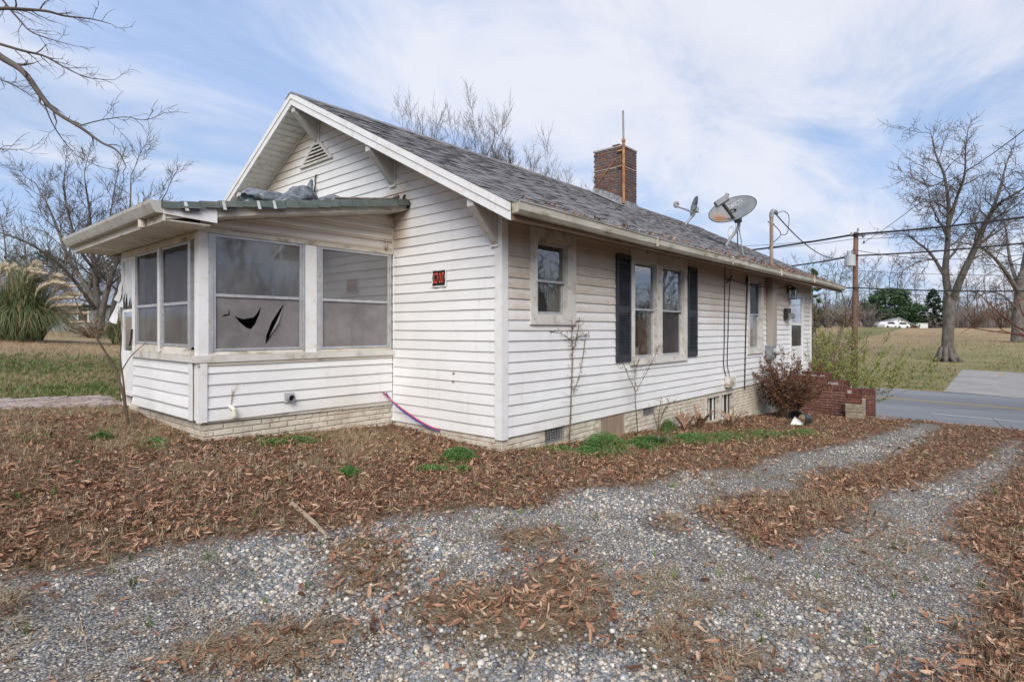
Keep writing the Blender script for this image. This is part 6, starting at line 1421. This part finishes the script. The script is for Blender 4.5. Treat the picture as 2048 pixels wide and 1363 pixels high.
# low purple-brown shrubs at the edge of the field
def twigbush(name, base, H, Wd, seed, lb, m, n=26, lev=3, leaves=None, cat='bush', lm=None, lsize=.03, tw=.008, rad=.02):
    g = Grow(seed, lev, .14, .07, (5, 5, 4), .46, (18, 50), .6, .08, 5, tw); r = random.Random(seed); t = empty(name, tuple(base), lb, cat)
    for i in range(n):
        a = r.uniform(0, 6.28); s_ = r.random() ** .6; h = H * r.uniform(.6, 1) * (1 - .25 * s_); e = Wd / 2 * s_
        p0 = Vector(base) + Vector((math.cos(a) * Wd * .06, math.sin(a) * Wd * .06, -.05)); g.path([p0, p0 + Vector((math.cos(a) * e * .35, math.sin(a) * e * .35, h * .5)), p0 + Vector((math.cos(a) * e, math.sin(a) * e, h))], rad * r.uniform(.6, 1), tw * .7, 1, 5, .3, .42)
    b = MB(); tips = []
    for pts, rs, lv in g.L:
        b.tube(pts, rs, 5 if lv < 2 else 3, False); tips += pts[1:] if lv > 1 else pts[len(pts) // 2:]
    b.build('stems', m, t)
    if leaves:
        b = MB()
        for _ in range(leaves):
            p = tips[r.randrange(len(tips))] + Vector((r.gauss(0, .02), r.gauss(0, .02), r.gauss(0, .02))); leafcloud(b, p, (.01, .01, .01), 1, lsize, r, 1, .5, .42)
        b.build('leaves', lm, t)
    return t
for i, (px, wpx, hp, c) in enumerate(((1655, 70, 46, m_twigl), (1690, 60, 40, m_twigb), (1738, 70, 52, m_twigl), (1630, 60, 66, m_twigb), (1950, 60, 50, m_twigb), (2010, 70, 55, m_twigb))):
    d = 96; p = at(px, 650, d); p.z = gz(p.x, p.y); twigbush('bare_shrub', p, hp / F * d, wpx / F * d, 80 + i, 'bare shrub at the far field edge, ' + ('pale brown, between house corner and utility pole', 'brown, just left of the utility pole', 'pale grey, against the left of the dark magnolia', 'brown, close beside the house corner', 'brown, right of the big oak trunk', 'brown, left of the second oak trunk')[i], c, 30, 3, tw=.035, rad=.06)['group'] = 'bare shrubs along the field edge'

# ------------------------------------------------------------------ grasses, shrubs and weeds near the house
m_pamp = [mat('pampas_green', (.055, .09, .035), (.13, .165, .065), 3, .7, vary=.1), mat('pampas_straw', (.24, .18, .085), (.34, .27, .15), 3, .8)]
m_plume = mat('pampas_plume', (.58, .49, .37), (.74, .66, .53), 9, .9)
def pampas(base, H, Wd, n, plumes, lb, seed):
    t = empty('pampas_grass', tuple(base), lb, 'ornamental grass'); r = random.Random(seed)
    for mi in (0, 1):
        b = MB()
        for i in range(int(n * 1.25) if mi == 0 else int(n * .4)):
            a = r.uniform(0, 6.28); o0 = Wd * .16 * r.random(); L = H * r.uniform(.75, 1.25); lean = r.random() ** .7; sp = Wd * .5 * lean * r.uniform(.7, 1.2); ca, sa = math.cos(a), math.sin(a); w_ = .012 * r.uniform(.7, 1.3); top = L * (1 - .45 * lean)
            ja, jb = r.gauss(0, .16), r.gauss(0, .3)
            for j in range(6):
                u = j / 5; ca, sa = math.cos(a + jb * u), math.sin(a + jb * u); rad_ = o0 + sp * u ** 1.3 * (1 + ja * u); z = top * (1.6 * u - .6 * u ** 2.2) - .55 * lean * lean * L * u ** 4; ww = w_ * (1 - u * .85)
                b.v += [(base.x + ca * rad_ - sa * ww, base.y + sa * rad_ + ca * ww, base.z + max(z, .01)), (base.x + ca * rad_ + sa * ww, base.y + sa * rad_ - ca * ww, base.z + max(z, .01))]
            q = len(b.v) - 12
            for j in range(5): b.f.append((q + 2 * j, q + 2 * j + 1, q + 2 * j + 3, q + 2 * j + 2))
        b.build('blades', m_pamp[mi], t)
    for (ox, oh, lx, ll) in plumes:        # offset along the picture, height of the foot, sideways reach, length
        b = MB(); p0 = Vector(base) + rgt * ox * .4 + fwd * r.uniform(-.3, .3); p1 = Vector(base) + rgt * ox + Vector((0, 0, oh)) + fwd * r.uniform(-.5, .5); p2 = p1 + rgt * lx * .6 + Vector((0, 0, ll * .75)); p3 = p1 + rgt * lx * 1.25 + Vector((0, 0, ll * .82))
        ax_ = walk([p0, p1, p2, p3]); b.tube(ax_[:6], .008, 4); b.tube(ax_[5:], [.012 + .022 * math.sin(math.pi * (.1 + .9 * i / (len(ax_) - 6))) for i in range(len(ax_) - 5)], 5)
        pl = ax_[5:]; 
        for i in range(650):
            f = r.random() * (len(pl) - 1.001); j = int(f); p = pl[j].lerp(pl[j + 1], f - j); d = (pl[j + 1] - pl[j]).normalized(); u = f / (len(pl) - 1); w_ = .13 * math.sin(math.pi * (.06 + .9 * u)) ** .7
            o = Vector((r.gauss(0, 1), r.gauss(0, 1), r.gauss(0, 1) - .35)).normalized(); e = p + d * r.uniform(.08, .22) + o * w_; s_ = d.cross(o).normalized() * .024
            b.v += [tuple(p - s_), tuple(p + s_), tuple(e)]; q = len(b.v); b.f.append((q - 3, q - 2, q - 1))
        b.build('plume', m_plume, t)
    return t
pb_ = gp(52, 682); pb_ = Vector((at(45, 683, 19.5).x, at(45, 683, 19.5).y, 0)); pb_.z = gz(pb_.x, pb_.y)
pampas(pb_, 2.35, 3.5, 2800, [(-.75, 1.9, .1, .75), (-.45, 1.9, .18, .7), (-.05, 1.95, .25, .85), (.15, 1.75, .3, .75), (.3, 1.7, .45, .75), (.5, 1.55, .5, .6), (.65, 1.45, .6, .55), (.75, 1.55, .7, .5), (.9, 1.2, .75, .35), (1.0, 1.05, .75, .22), (1.05, .9, .8, .1), (1.1, .75, .7, -.12), (.35, 1.95, .2, .5), (.0, 1.6, .4, .6), (-.2, 1.5, .1, .7), (.55, 1.8, .35, .55), (1.0, 1.3, .55, .4)], 'large clump of pampas grass with pale feathery plumes at the left edge', 4)
p_ = at(243, 684, 21); p_.z = gz(p_.x, p_.y); pampas(p_, 1.1, 1.7, 700, [], 'smaller pampas clump without plumes just left of the porch', 6)
p_ = at(188, 655, 29); p_.z = gz(p_.x, p_.y); twigbush('dead_fern', p_, 1.0, 2.4, 91, 'rust brown dead plants round the foot of the many-stemmed tree', m_twigb, 30, 2, 900, 'dead plants', mat('rust_dead_leaf', (.14, .075, .04), (.22, .13, .075), 5, .85), .07)
# sapling by the porch door
sb = gp(258, 856); ds = (sb - Vector(CAM)).dot(fwd); S_ = lambda l: [at(px, py, ds + dd) for px, py, dd in l]
gr = Grow(41, 2, .12, .08, (3, 2), .3, (30, 60), .5, .06, 5, .0035)
gr.path([sb + Vector((0, 0, -.05))] + S_([(251, 815, 0), (243, 775, 0), (226, 730, -.05), (202, 690, -.1), (180, 655, -.15), (160, 622, -.2), (147, 590, -.2), (131, 562, -.2)]), .020, .004, 0, 3, .5, .25, 1.2)
gr.path(S_([(252, 820, 0), (247, 765, .1), (241, 715, .1), (243, 670, .1), (236, 626, .1)]), .013, .004, 0, 3, .5, .25, 1.0)
for l in ([(243, 742, 0), (262, 712, -.05), (292, 685, -.1)], [(239, 738, 0), (205, 726, 0), (170, 729, 0)], [(181, 657, -.15), (170, 640, -.1), (168, 630, 0)], [(240, 690, .1), (225, 650, .1), (212, 636, .1)], [(160, 622, -.2), (172, 600, -.2), (180, 596, -.2)]): gr.path(S_(l), .008, .003, 1, 2, .4, .3, .5)
bare('sapling', gr, sb, 'thin leafless two-stemmed sapling growing beside the porch door', cut_=1, m1=m_twigb, m2=m_twigb)
# tall dead weeds against the long wall
m_weed = mat('dead_weed', (.10, .07, .045), (.16, .115, .075), 9, .9)
def weed(px, pyb, pts, lb, seed, Y=-.14, fork=()):
    r = random.Random(seed); p0 = gp(px, pyb); t = empty('dead_weed', (p0.x, p0.y, p0.z), lb, 'weed'); b = MB(); lf = MB(); path = [Vector(p0)] + [on_y(x, y, p0.y) for x, y in pts]; path = walk(path)
    b.tube(path, [.010 - .007 * i / len(path) for i in range(len(path))], 5)
    for f in fork: b.tube(walk([on_y(x, y, p0.y + r.uniform(-.04, .04)) for x, y in f]), .0045, 4)
    segs = [path] + [walk([on_y(x, y, p0.y) for x, y in f]) for f in fork]
    for sgm in segs:
        for p in sgm:
            for _ in range(5 if sgm is path else 4):
                if r.random() < .55: q = p + Vector((r.gauss(0, .03), r.gauss(0, .02), r.gauss(0, .03))); leafcloud(lf, q, (.01, .01, .01), 1, r.uniform(.008, .024), r, 1, .5, .35); 
                if r.random() < .25: q = p + Vector((r.gauss(0, .08), r.gauss(0, .04), r.uniform(0, .10))); b.tube([p, q], .002, 3); leafcloud(lf, q, (.006, .006, .006), 2, .009, r)
    b.build('stalk', m_weed, t); lf.build('leaves', m_weed, t)
weed(1138, 888, [(1141, 840), (1143, 780), (1145, 720), (1144, 680), (1144, 640)], 'tallest dead weed, standing under the small window', 1, fork=([(1144, 682), (1125, 668), (1100, 662)], [(1144, 682), (1160, 672), (1178, 668)], [(1144, 700), (1150, 690), (1158, 650)], [(1147, 785), (1160, 745), (1168, 700), (1171, 676)], [(1144, 660), (1152, 645), (1160, 640)]))
weed(1276, 872, [(1273, 830), (1270, 790), (1270, 745), (1268, 724)], 'dead weed with two long arms in front of the left shutter', 2, fork=([(1271, 785), (1290, 750), (1308, 715), (1318, 690)], [(1271, 782), (1258, 755), (1246, 725)], [(1270, 745), (1274, 730), (1277, 722)]))
weed(1176, 872, [(1180, 850), (1188, 815), (1189, 792)], 'short single dead stalk by the plank cover', 3)
weed(1316, 865, [(1318, 830), (1322, 800)], 'low dead stalks left of the cellar window', 4, fork=([(1316, 860), (1326, 825), (1338, 800)], [(1316, 862), (1308, 830), (1300, 815)], [(1322, 840), (1332, 815), (1352, 800)]))
# green weed clumps
m_clov = rand_mat('chickweed_leaf', [(0, (.035, .10, .015)), (.5, (.06, .17, .025)), (1, (.10, .24, .04))], .5) if False else mat('chickweed_leaf', (.045, .125, .022), (.11, .24, .05), 22, .5, c3=(.16, .25, .07))
def clump(px, py, rx, ry, h, lb, n=900, seed=0, size=.011):
    c = gp(px, py); A = gp(px + rx, py) - c; B = (gp(px, py - ry) - gp(px, py + ry)) * .5; r = random.Random(seed); b = MB()
    for _ in range(n):
        a = r.uniform(0, 6.28); q = r.random() ** .55 * (.62 + .75 * float(vnoise(math.cos(a) * 1.6 + px, math.sin(a) * 1.6 + py, 1.0, seed))); p = c + A * q * math.cos(a) * r.uniform(.85, 1.1) + B * q * math.sin(a); z = gz(p.x, p.y) + max(0, h * (1 - q * q)) * r.uniform(.35, 1.1) * (.6 + .6 * float(vnoise(p.x, p.y, 9, seed))) + .012
        d = Vector((r.gauss(0, 1), r.gauss(0, 1), r.gauss(.1, .35))).normalized(); e = Vector((0, 0, 1)).cross(d).normalized(); s_ = size * r.uniform(.7, 1.4)
        b.v += [(p.x - d.x * s_, p.y - d.y * s_, z), (p.x + e.x * s_ * .6, p.y + e.y * s_ * .6, z + .004), (p.x + d.x * s_, p.y + d.y * s_, z + d.z * s_), (p.x - e.x * s_ * .6, p.y - e.y * s_ * .6, z + .004)]; k = len(b.v); b.f.append((k - 4, k - 3, k - 2, k - 1))
    t = empty('weed_clump', (c.x, c.y, c.z), lb, 'weed'); b.build('leaves', m_clov, t); return t
clump(917, 917, 37, 14, .13, 'round bright green weed clump nearest the house corner', 2600, 1, .012); clump(866, 942, 42, 8, .05, 'long flat green weed patch in front of the round clump', 1900, 2); clump(925, 942, 18, 7, .05, 'small green weed lump at the right end of the flat patch', 700, 3)
clump(699, 950, 24, 10, .06, 'small lone green weed clump out on the leaves', 1100, 4)
for i, (px, py, rx, ry, h, lb) in enumerate(((1205, 893, 50, 20, .16, 'largest green weed clump by the plank cover'), (1175, 905, 25, 9, .08, 'weed clump left of the largest one along the long wall'), (1295, 888, 44, 13, .10, 'green weed clump below the double window'), (1335, 858, 18, 9, .14, 'tall small weed clump at the wall beside the cellar window'), (1378, 880, 46, 12, .08, 'green weed clump below the cellar window'), (1445, 876, 44, 10, .06, 'flat weed patch right of the cellar window clump'), (1530, 870, 50, 9, .06, 'flat weed patch in front of the rusty shrub'), (1605, 866, 36, 6, .05, 'flat weed patch in front of the black pot'),
                                              (600, 884, 34, 6, .05, 'weed patch under the right porch window'), (545, 888, 32, 6, .05, 'weed patch under the middle of the porch wall'), (316, 887, 26, 7, .05, 'weed patch left of the porch corner'), (204, 876, 26, 5, .05, 'small weed patch left of the sapling'), (1120, 900, 30, 7, .03, 'thin weed patch at the house corner'))):
    clump(px, py, rx, ry, h, lb, 1700 if i < 5 else 900, 10 + i, .016)
b = MB(); r = random.Random(77); c = gp(1318, 890)       # strappy dark tuft and dead canna leaves
def straps(c, n, L, spread, w_, r, droop=.5):
    b = MB()
    for i in range(n):
        a = r.uniform(0, 6.28); l = L * r.uniform(.6, 1.1); ca, sa = math.cos(a), math.sin(a)
        for j in range(6):
            u = j / 5; o = spread * u * l; z = l * (u - droop * 1.3 * u * u * r.uniform(.9, 1.1)); ww = w_ * (1 - .85 * u)
            b.v += [(c.x + ca * o - sa * ww, c.y + sa * o + ca * ww, c.z + max(.01, z)), (c.x + ca * o + sa * ww, c.y + sa * o - ca * ww, c.z + max(.01, z))]
        q = len(b.v) - 12
        for j in range(5): b.f.append((q + 2 * j, q + 2 * j + 1, q + 2 * j + 3, q + 2 * j + 2))
    return b
t = empty('strap_leaf_plant', tuple(c), 'dark green tuft of narrow strap leaves among the weeds under the double window', 'plant'); straps(c, 60, .38, .8, .008, r).build('leaves', mat('strap_leaf', (.025, .055, .02), (.05, .09, .03), 9, .5), t)
m_canna = mat('dead_canna', (.17, .10, .06), (.28, .19, .13), 7, .8, .2)
for i, (px, py, n) in enumerate(((1370, 862, 12), (1400, 858, 16), (1462, 856, 14))):
    c = gp(px, py); t = empty('dead_canna', tuple(c), ('dead folded canna leaves left of the cellar window', 'tallest dead canna leaves in front of the cellar window', 'dead canna leaves between the cellar window and rusty shrub')[i], 'plant'); bb = straps(c, n, .62, .45, .045, r, .35); bb.v = [(x + r.gauss(0, .012), y + r.gauss(0, .012), z + r.gauss(0, .012)) for x, y, z in bb.v]; bb.build('leaves', m_canna, t)
# rusty shrub beside the stoop, bright shrub and vines behind
sbp = gp(1552, 838); twigbush('rusty_shrub', Vector((9.15, -.62, gz(9.15, -.62))), 1.6, 1.75, 61, 'dense shrub with rusty brown leaves against the wall by the stoop', m_twigb, 80, 3, 8500, 'bush', mat('rusty_leaf', (.075, .03, .017), (.15, .065, .034), 6, .7, c3=(.20, .12, .055)), .030, .003, .009)
p_ = Vector((15.0, -.25, gz(15.0, -.25))); twigbush('yellow_green_shrub', p_, 2.9, 4.6, 62, 'open shrub with small yellow green leaves behind the stoop at the end of the house', mat('olive_stem', (.12, .11, .06), (.18, .17, .1), 6, .8), 70, 3, 17000, 'bush', mat('new_leaf', (.16, .19, .035), (.25, .27, .06), 6, .6), .032, .004, .014)
p_ = Vector((15.75, .25, gz(15.75, .25))); twigbush('budding_shrub', p_, 4.0, 3.2, 63, 'tall reddish budding shrub behind the far corner of the house', m_twigb, 60, 3, 9000, 'bush', mat('bud_leaf', (.17, .12, .075), (.21, .19, .08), 6, .7), .028, .004, .013)
t = empty('vine_mound', (15.4, .9, gz(15.4, .9)), 'dark brown mound of tangled vines under the yellow green shrub', 'vines'); b = MB(); r = random.Random(9)
for i in range(260):
    a = r.uniform(0, 6.28); q = r.random() ** .5; c = Vector((15.2 + 1.1 * q * math.cos(a), .9 + 1.2 * q * math.sin(a), gz(15.2, .9) + 1.5 * (1 - q * q) * r.uniform(.6, 1))); d = Vector((r.gauss(0, 1), r.gauss(0, 1), r.gauss(-.2, .4))).normalized() * .4; b.tube([c - d, c + Vector((0, 0, .12)), c + d + Vector((0, 0, -.15))], .008, 3, False)
b.build('vines', mat('vine_dark', (.055, .04, .03), (.10, .075, .055), 6, .9), t)
b = MB()
for i in range(60): a = r.uniform(0, 6.28); q = r.random() ** .5; leafcloud(b, (15.2 + 1.0 * q * math.cos(a), .9 + 1.1 * q * math.sin(a), gz(15.2, .9) + 1.3 * (1 - q * q) * r.uniform(.2, 1)), (.3, .3, .25), 40, .05, r)
b.build('leaves', mat('vine_leaf', (.03, .03, .015), (.06, .055, .03), 5, .8), t)
# reddish branches reaching in from the right edge
rb = at(2300, 800, 7.5); rb.z = gz(rb.x, rb.y); gr = Grow(71, 3, .15, .03, (5, 4, 3), .40, (25, 60), .5, .08, 6, .0035); RP = lambda l: [at(px, py, 7 + dd) for px, py, dd in l]
gr.path([Vector(rb), at(2290, 700, 7.5), at(2260, 560, 7.5), at(2240, 450, 7.5)], .06, .02, 0, 0)
for l, r0 in (([(2285, 720, .4), (2180, 690, .2), (2080, 678, 0), (2034, 668, 0), (1985, 662, 0), (1940, 655, 0), (1900, 647, 0)], .018), ([(2280, 680, .4), (2170, 690, 0), (2090, 680, -.2), (2046, 660, -.3), (2006, 632, -.3), (1972, 600, -.3), (1955, 585, -.3)], .018), ([(2270, 620, .4), (2150, 660, .4), (2060, 668, .5), (2010, 662, .5), (1990, 640, .5), (1982, 600, .5)], .012), ([(2260, 560, .3), (2140, 600, .2), (2060, 640, .2), (2036, 600, .2), (2020, 560, .2)], .012),
              ([(2285, 880, 0), (2150, 920, -.6), (2060, 880, -.8), (2030, 866, -.8), (2004, 852, -.8)], .012), ([(2250, 500, .3), (2120, 560, .3), (2040, 600, .3), (1995, 610, .3), (1975, 640, .3)], .010)): gr.path(RP(l), r0, .003, 1, 6, .35, .22, 2.0)
bare('red_twig_bush', gr, rb, 'reddish bare twigs reaching into view at the right edge', cat='bush', m1=m_twigr, m2=m_twigr)

# ------------------------------------------------------------------ utility pole and lines
DP = 31.0; pp = at(1708, 770, DP); pbz = gz(pp.x, pp.y); pole = empty('utility_pole', (pp.x, pp.y, pbz), 'tall wooden utility pole with a grey transformer beyond the road', 'utility pole')
m_pole = mat('pole_wood', (.12, .062, .04), (.17, .10, .066), 2.2, .85, .3, 30, st=(3, 3, .3), c3=(.12, .09, .075))
ptop = at(1712, 464, DP); b = MB(); b.tube([(pp.x, pp.y, pbz - .4), (pp.x * .5 + ptop.x * .5, pp.y * .5 + ptop.y * .5, (pbz + ptop.z) / 2), ptop], [.165, .14, .115], 12); b.build('shaft', m_pole, pole, True)
b = MB(); tc_ = at(1700, 520, DP - .1); b.lathe([(.02, .30), (.20, .30), (.27, .25), (.27, -.32), (.20, -.36), (.02, -.36)], tc_, 16); tr = b.build('transformer', mat('transformer_grey', (.36, .39, .41), (.42, .45, .47), 3, .5), pole)
b = MB()
for o in (-.12, .12): b.tube([tc_ + rgt * o + Vector((0, 0, .28)), tc_ + rgt * o + Vector((0, 0, .52))], [.05, .03], 7)
b.build('bushing', m_galv, tr)
b = MB(); b.tube(walk([tc_ + Vector((0, 0, .5)), tc_ + rgt * -.6 + Vector((0, 0, .1)), tc_ + rgt * -.62 + Vector((0, 0, -.5)), tc_ + rgt * -.1 + Vector((0, 0, -.9)), tc_ + rgt * .3 + Vector((0, 0, -.95))]), .014, 4); b.build('jumper', m_black, pole)
b = MB(); b.box(-.3, .5, -.04, .04, -.05, .05); b.v = [tuple(at(1712, 471, DP) + rgt * x + fwd * y + Vector((0, 0, z))) for x, y, z in b.v]; b.build('crossarm', m_galv, pole)
b = MB()
for px, py in ((1703, 470), (1726, 475), (1716, 462), (1728, 487)): c = at(px, py, DP - .15); b.tube([c, c + Vector((0, 0, .16))], [.06, .04], 7)
b.build('insulator', m_galv, pole)
WR = [('thick overhead cable passing the very top of the pole', [(1440, 506, 40), (1712, 468, DP - .2), (2200, 412, 25.5)], .055), ('thick overhead cable passing behind the transformer', [(1500, 540, 39), (1710, 511, DP - .2), (2200, 468, 25.5)], .042),
      ('level overhead cable crossing the big oak trunk', [(1560, 570, 38), (1710, 575, DP - .2), (2200, 578, 26)], .036), ('thin overhead wire second from the top', [(1480, 492, 42), (1700, 472, DP), (2200, 420, 27)], .014),
      ('thin overhead wire just below the top one', [(1480, 500, 42), (1705, 478, DP), (2200, 440, 27)], .014), ('thin level wire between transformer and level cable', [(1560, 560, 40), (1710, 541, DP), (2200, 548, 27)], .012),
      ('thin wire running steeply up to the right edge from the pole top', [(1724, 487, DP), (1880, 372, 22), (2100, 218, 14)], .014), ('thin lower wire under the level cable', [(1580, 590, 38), (1710, 580, DP), (2200, 600, 26)], .012)]
for lb, pts, r_ in WR:
    q = [at(*p) for p in pts]; b = MB(); b.tube(sag(q[0], q[1], .10)[:-1] + sag(q[1], q[2], .14), r_, 5); tag(b.build('overhead_wire', m_black), lb, 'wire', 'wires along the road')
a = Vector((9.98, -.15, 4.30)); c = at(1706, 499, DP - .2); b = MB(); b.tube(sag(a, c, .75, 30), .016, 5); b.tube(walk([a, a + Vector((.25, -.1, .10)), a + Vector((.55, -.15, .0)), a + Vector((.5, -.12, -.42)), a + Vector((.42, .0, -.45))]), .009, 4); b.tube(walk([(9.86, -.09, 4.07), a + Vector((.4, 0, -.45)), a + Vector((.9, .4, -.62)), a + Vector((1.1, .5, -.72))]), .010, 4); tag(b.build('service_drop', m_black), 'black service cable sagging from the weatherhead to the utility pole', 'wire')
b = MB(); b.tube(sag(c, at(2200, 480, 27), .7), .016, 5); tag(b.build('overhead_wire', m_black), 'sagging wire from the pole to the right edge in front of the oak', 'wire', 'wires along the road')
b = MB(); b.tube(sag(at(-200, 515, 26), at(600, 545, 26), .2), .02, 5); tag(b.build('overhead_wire', m_black), 'black wire crossing in front of the grey house roof on the left', 'wire')

# ------------------------------------------------------------------ houses and cars far away
DN = 46.0; c0 = at(-260, 650, DN); nd = (rgt * 1.0 + fwd * .10).normalized(); nb = Vector((-nd.y, nd.x, 0)); Ln = 28.0; zb = gz(at(100, 650, DN).x, at(100, 650, DN).y) - .15; H1 = 2.5
nh = empty('neighbour_house', (c0.x, c0.y, zb), 'low grey green sided house with a blue grey metal roof behind the pampas grass', 'house')
NP = lambda a, o, z: tuple(Vector((c0.x, c0.y, zb)) + nd * a - nb * o + Vector((0, 0, z)))
b = MB(NP); b.box(0, Ln, -7, 0, -.5, H1); nw = b.build('wall', mat('grey_green_siding', (.19, .22, .21), (.25, .28, .265), 1, .7), nh)
for k in range(13):
    b = MB(NP); b.prism([(0, .005, k * .19), (0, .03, k * .19), (0, .008, k * .19 + .185)], (Ln, 0, 0)); b.build('siding_board', bpy.data.materials['grey_green_siding'], nw)
b = MB(NP); b.prism([(-.5, .6, H1 - .1), (-.5, -3.6, H1 + 2.75), (-.5, -7.6, H1 - .1), (-.5, -7.6, H1 - .22), (-.5, -3.6, H1 + 2.6), (-.5, .6, H1 - .22)], (Ln + 1, 0, 0)); nr = b.build('roof', mat('blue_grey_metal_roof', (.22, .245, .30), (.28, .30, .35), 1.2, .45, metal=.2), nh)
b = MB(NP)
for i in range(58): a = -.4 + i * .5; b.prism([(a, .6, H1 - .095), (a, -3.6, H1 + 2.755), (a, -3.6, H1 + 2.80), (a, .6, H1 - .05)], (.05, 0, 0))
b.build('roof_seams', bpy.data.materials['blue_grey_metal_roof'], nr)['kind'] = 'stuff'
for a, w_ in ((12.2, .9), (15.7, .9), (19.2, 1.1)):
    b = MB(NP); frame(b, a, a + w_, .9, 2.1, .09, .02, .07); f = b.build('window', m_white, nw); b = MB(NP); b.box(a + .09, a + w_ - .09, .03, .04, .99, 2.01); b.build('pane', m_dark, f)
for a in (17.9, 21.5): b = MB(NP); b.box(a, a + .14, .3, .42, -.3, H1 - .2); b.build('porch_post', m_white, nh)
DG = 128.0
def gable_house(px0, px1, pyt, pye, lb, mwall, D_=DG):
    a0 = at(px0, 656, D_); a1 = at(px1, 656, D_); W_ = (a1 - a0).length; z0 = gz(a0.x, a0.y) - .3; zt = at(px0, pyt, D_).z; ze = at(px0, pye, D_).z; t = empty('garage', (a0.x, a0.y, z0), lb, 'garage')
    Gp = lambda a, o, z: tuple(Vector((a0.x, a0.y, 0)) + rgt * a - fwd * o + Vector((0, 0, z)))
    b = MB(Gp); b.prism([(.2, 0, z0), (W_ - .2, 0, z0), (W_ - .2, 0, ze), (W_ / 2, 0, zt - .12), (.2, 0, ze)], (0, -7, 0)); b.build('wall', mwall, t)
    b = MB(Gp); b.prism([(-.2, .3, ze - .15), (W_ / 2, .3, zt), (W_ + .2, .3, ze - .15), (W_ + .2, .3, ze - .28), (W_ / 2, .3, zt - .16), (-.2, .3, ze - .28)], (0, -7.6, 0)); b.build('roof', mat('garage_roof', (.30, .31, .33), (.36, .37, .39), 1, .7), t)
    b = MB(Gp); b.box(W_ - .9, W_ + .5, .05, .35, z0, ze - .4); b.build('brick_side', m_red, t); return t
gable_house(1768, 1826, 634, 648, 'white gabled garage at the far edge of the field', m_white)
t = empty('shed', tuple(at(1832, 654, 130)), 'low white shed right of the white garage', 'shed'); Gs = lambda a, o, z: tuple(at(1828, 656, 130) + rgt * a - fwd * o + Vector((0, 0, z)))
b = MB(Gs); b.box(0, 3.2, -2, 0, -1.5, 1.1); b.build('wall', m_white, t); b = MB(Gs); b.box(-.1, 3.3, -2.1, .1, 1.1, 1.2); b.build('roof', m_grey, t)
m_car = mat('white_car_paint', (.72, .73, .74), rough=.25); m_cgl = mat('car_glass', (.03, .035, .04), rough=.1)
def car(px, d, lb, mc):
    c = at(px, 656, d); z = gz(c.x, c.y); t = empty('parked_car', (c.x, c.y, z), lb, 'car', 'cars parked by the garage'); fx = (rgt * .93 + fwd * .36).normalized(); sy = Vector((-fx.y, fx.x, 0)); M = lambda a, o, zz: tuple(Vector((c.x, c.y, z)) + fx * a + sy * o + Vector((0, 0, zz)))
    b = MB(M); b.prism([(-2.1, -.85, .35), (2.1, -.85, .35), (2.15, -.85, .75), (1.3, -.85, .95), (.7, -.85, 1.42), (-1.1, -.85, 1.45), (-1.75, -.85, 1.0), (-2.15, -.85, .92)], (0, 1.7, 0)); b.build('body', mc, t)
    b = MB(M); b.prism([(1.15, -.87, .98), (.66, -.87, 1.36), (-1.05, -.87, 1.38), (-1.55, -.87, 1.02)], (0, 1.74, 0)); b.build('windows', m_cgl, t)
    for a in (-1.3, 1.3):
        for o in (-.88, .7): b = MB(M); n = 14; b.add([(a + .33 * math.cos(6.283 * k / n), o, .33 + .33 * math.sin(6.283 * k / n)) for k in range(n)] + [(a + .33 * math.cos(6.283 * k / n), o + .2, .33 + .33 * math.sin(6.283 * k / n)) for k in range(n)], [tuple(range(n)), tuple(range(2 * n - 1, n - 1, -1))] + [(k, (k + 1) % n, n + (k + 1) % n, n + k) for k in range(n)]); b.build('wheel', m_black, t)
car(1776, 123, 'white car parked at the left in front of the far garage', m_car); car(1799, 124, 'white car parked at the right in front of the far garage', m_car)
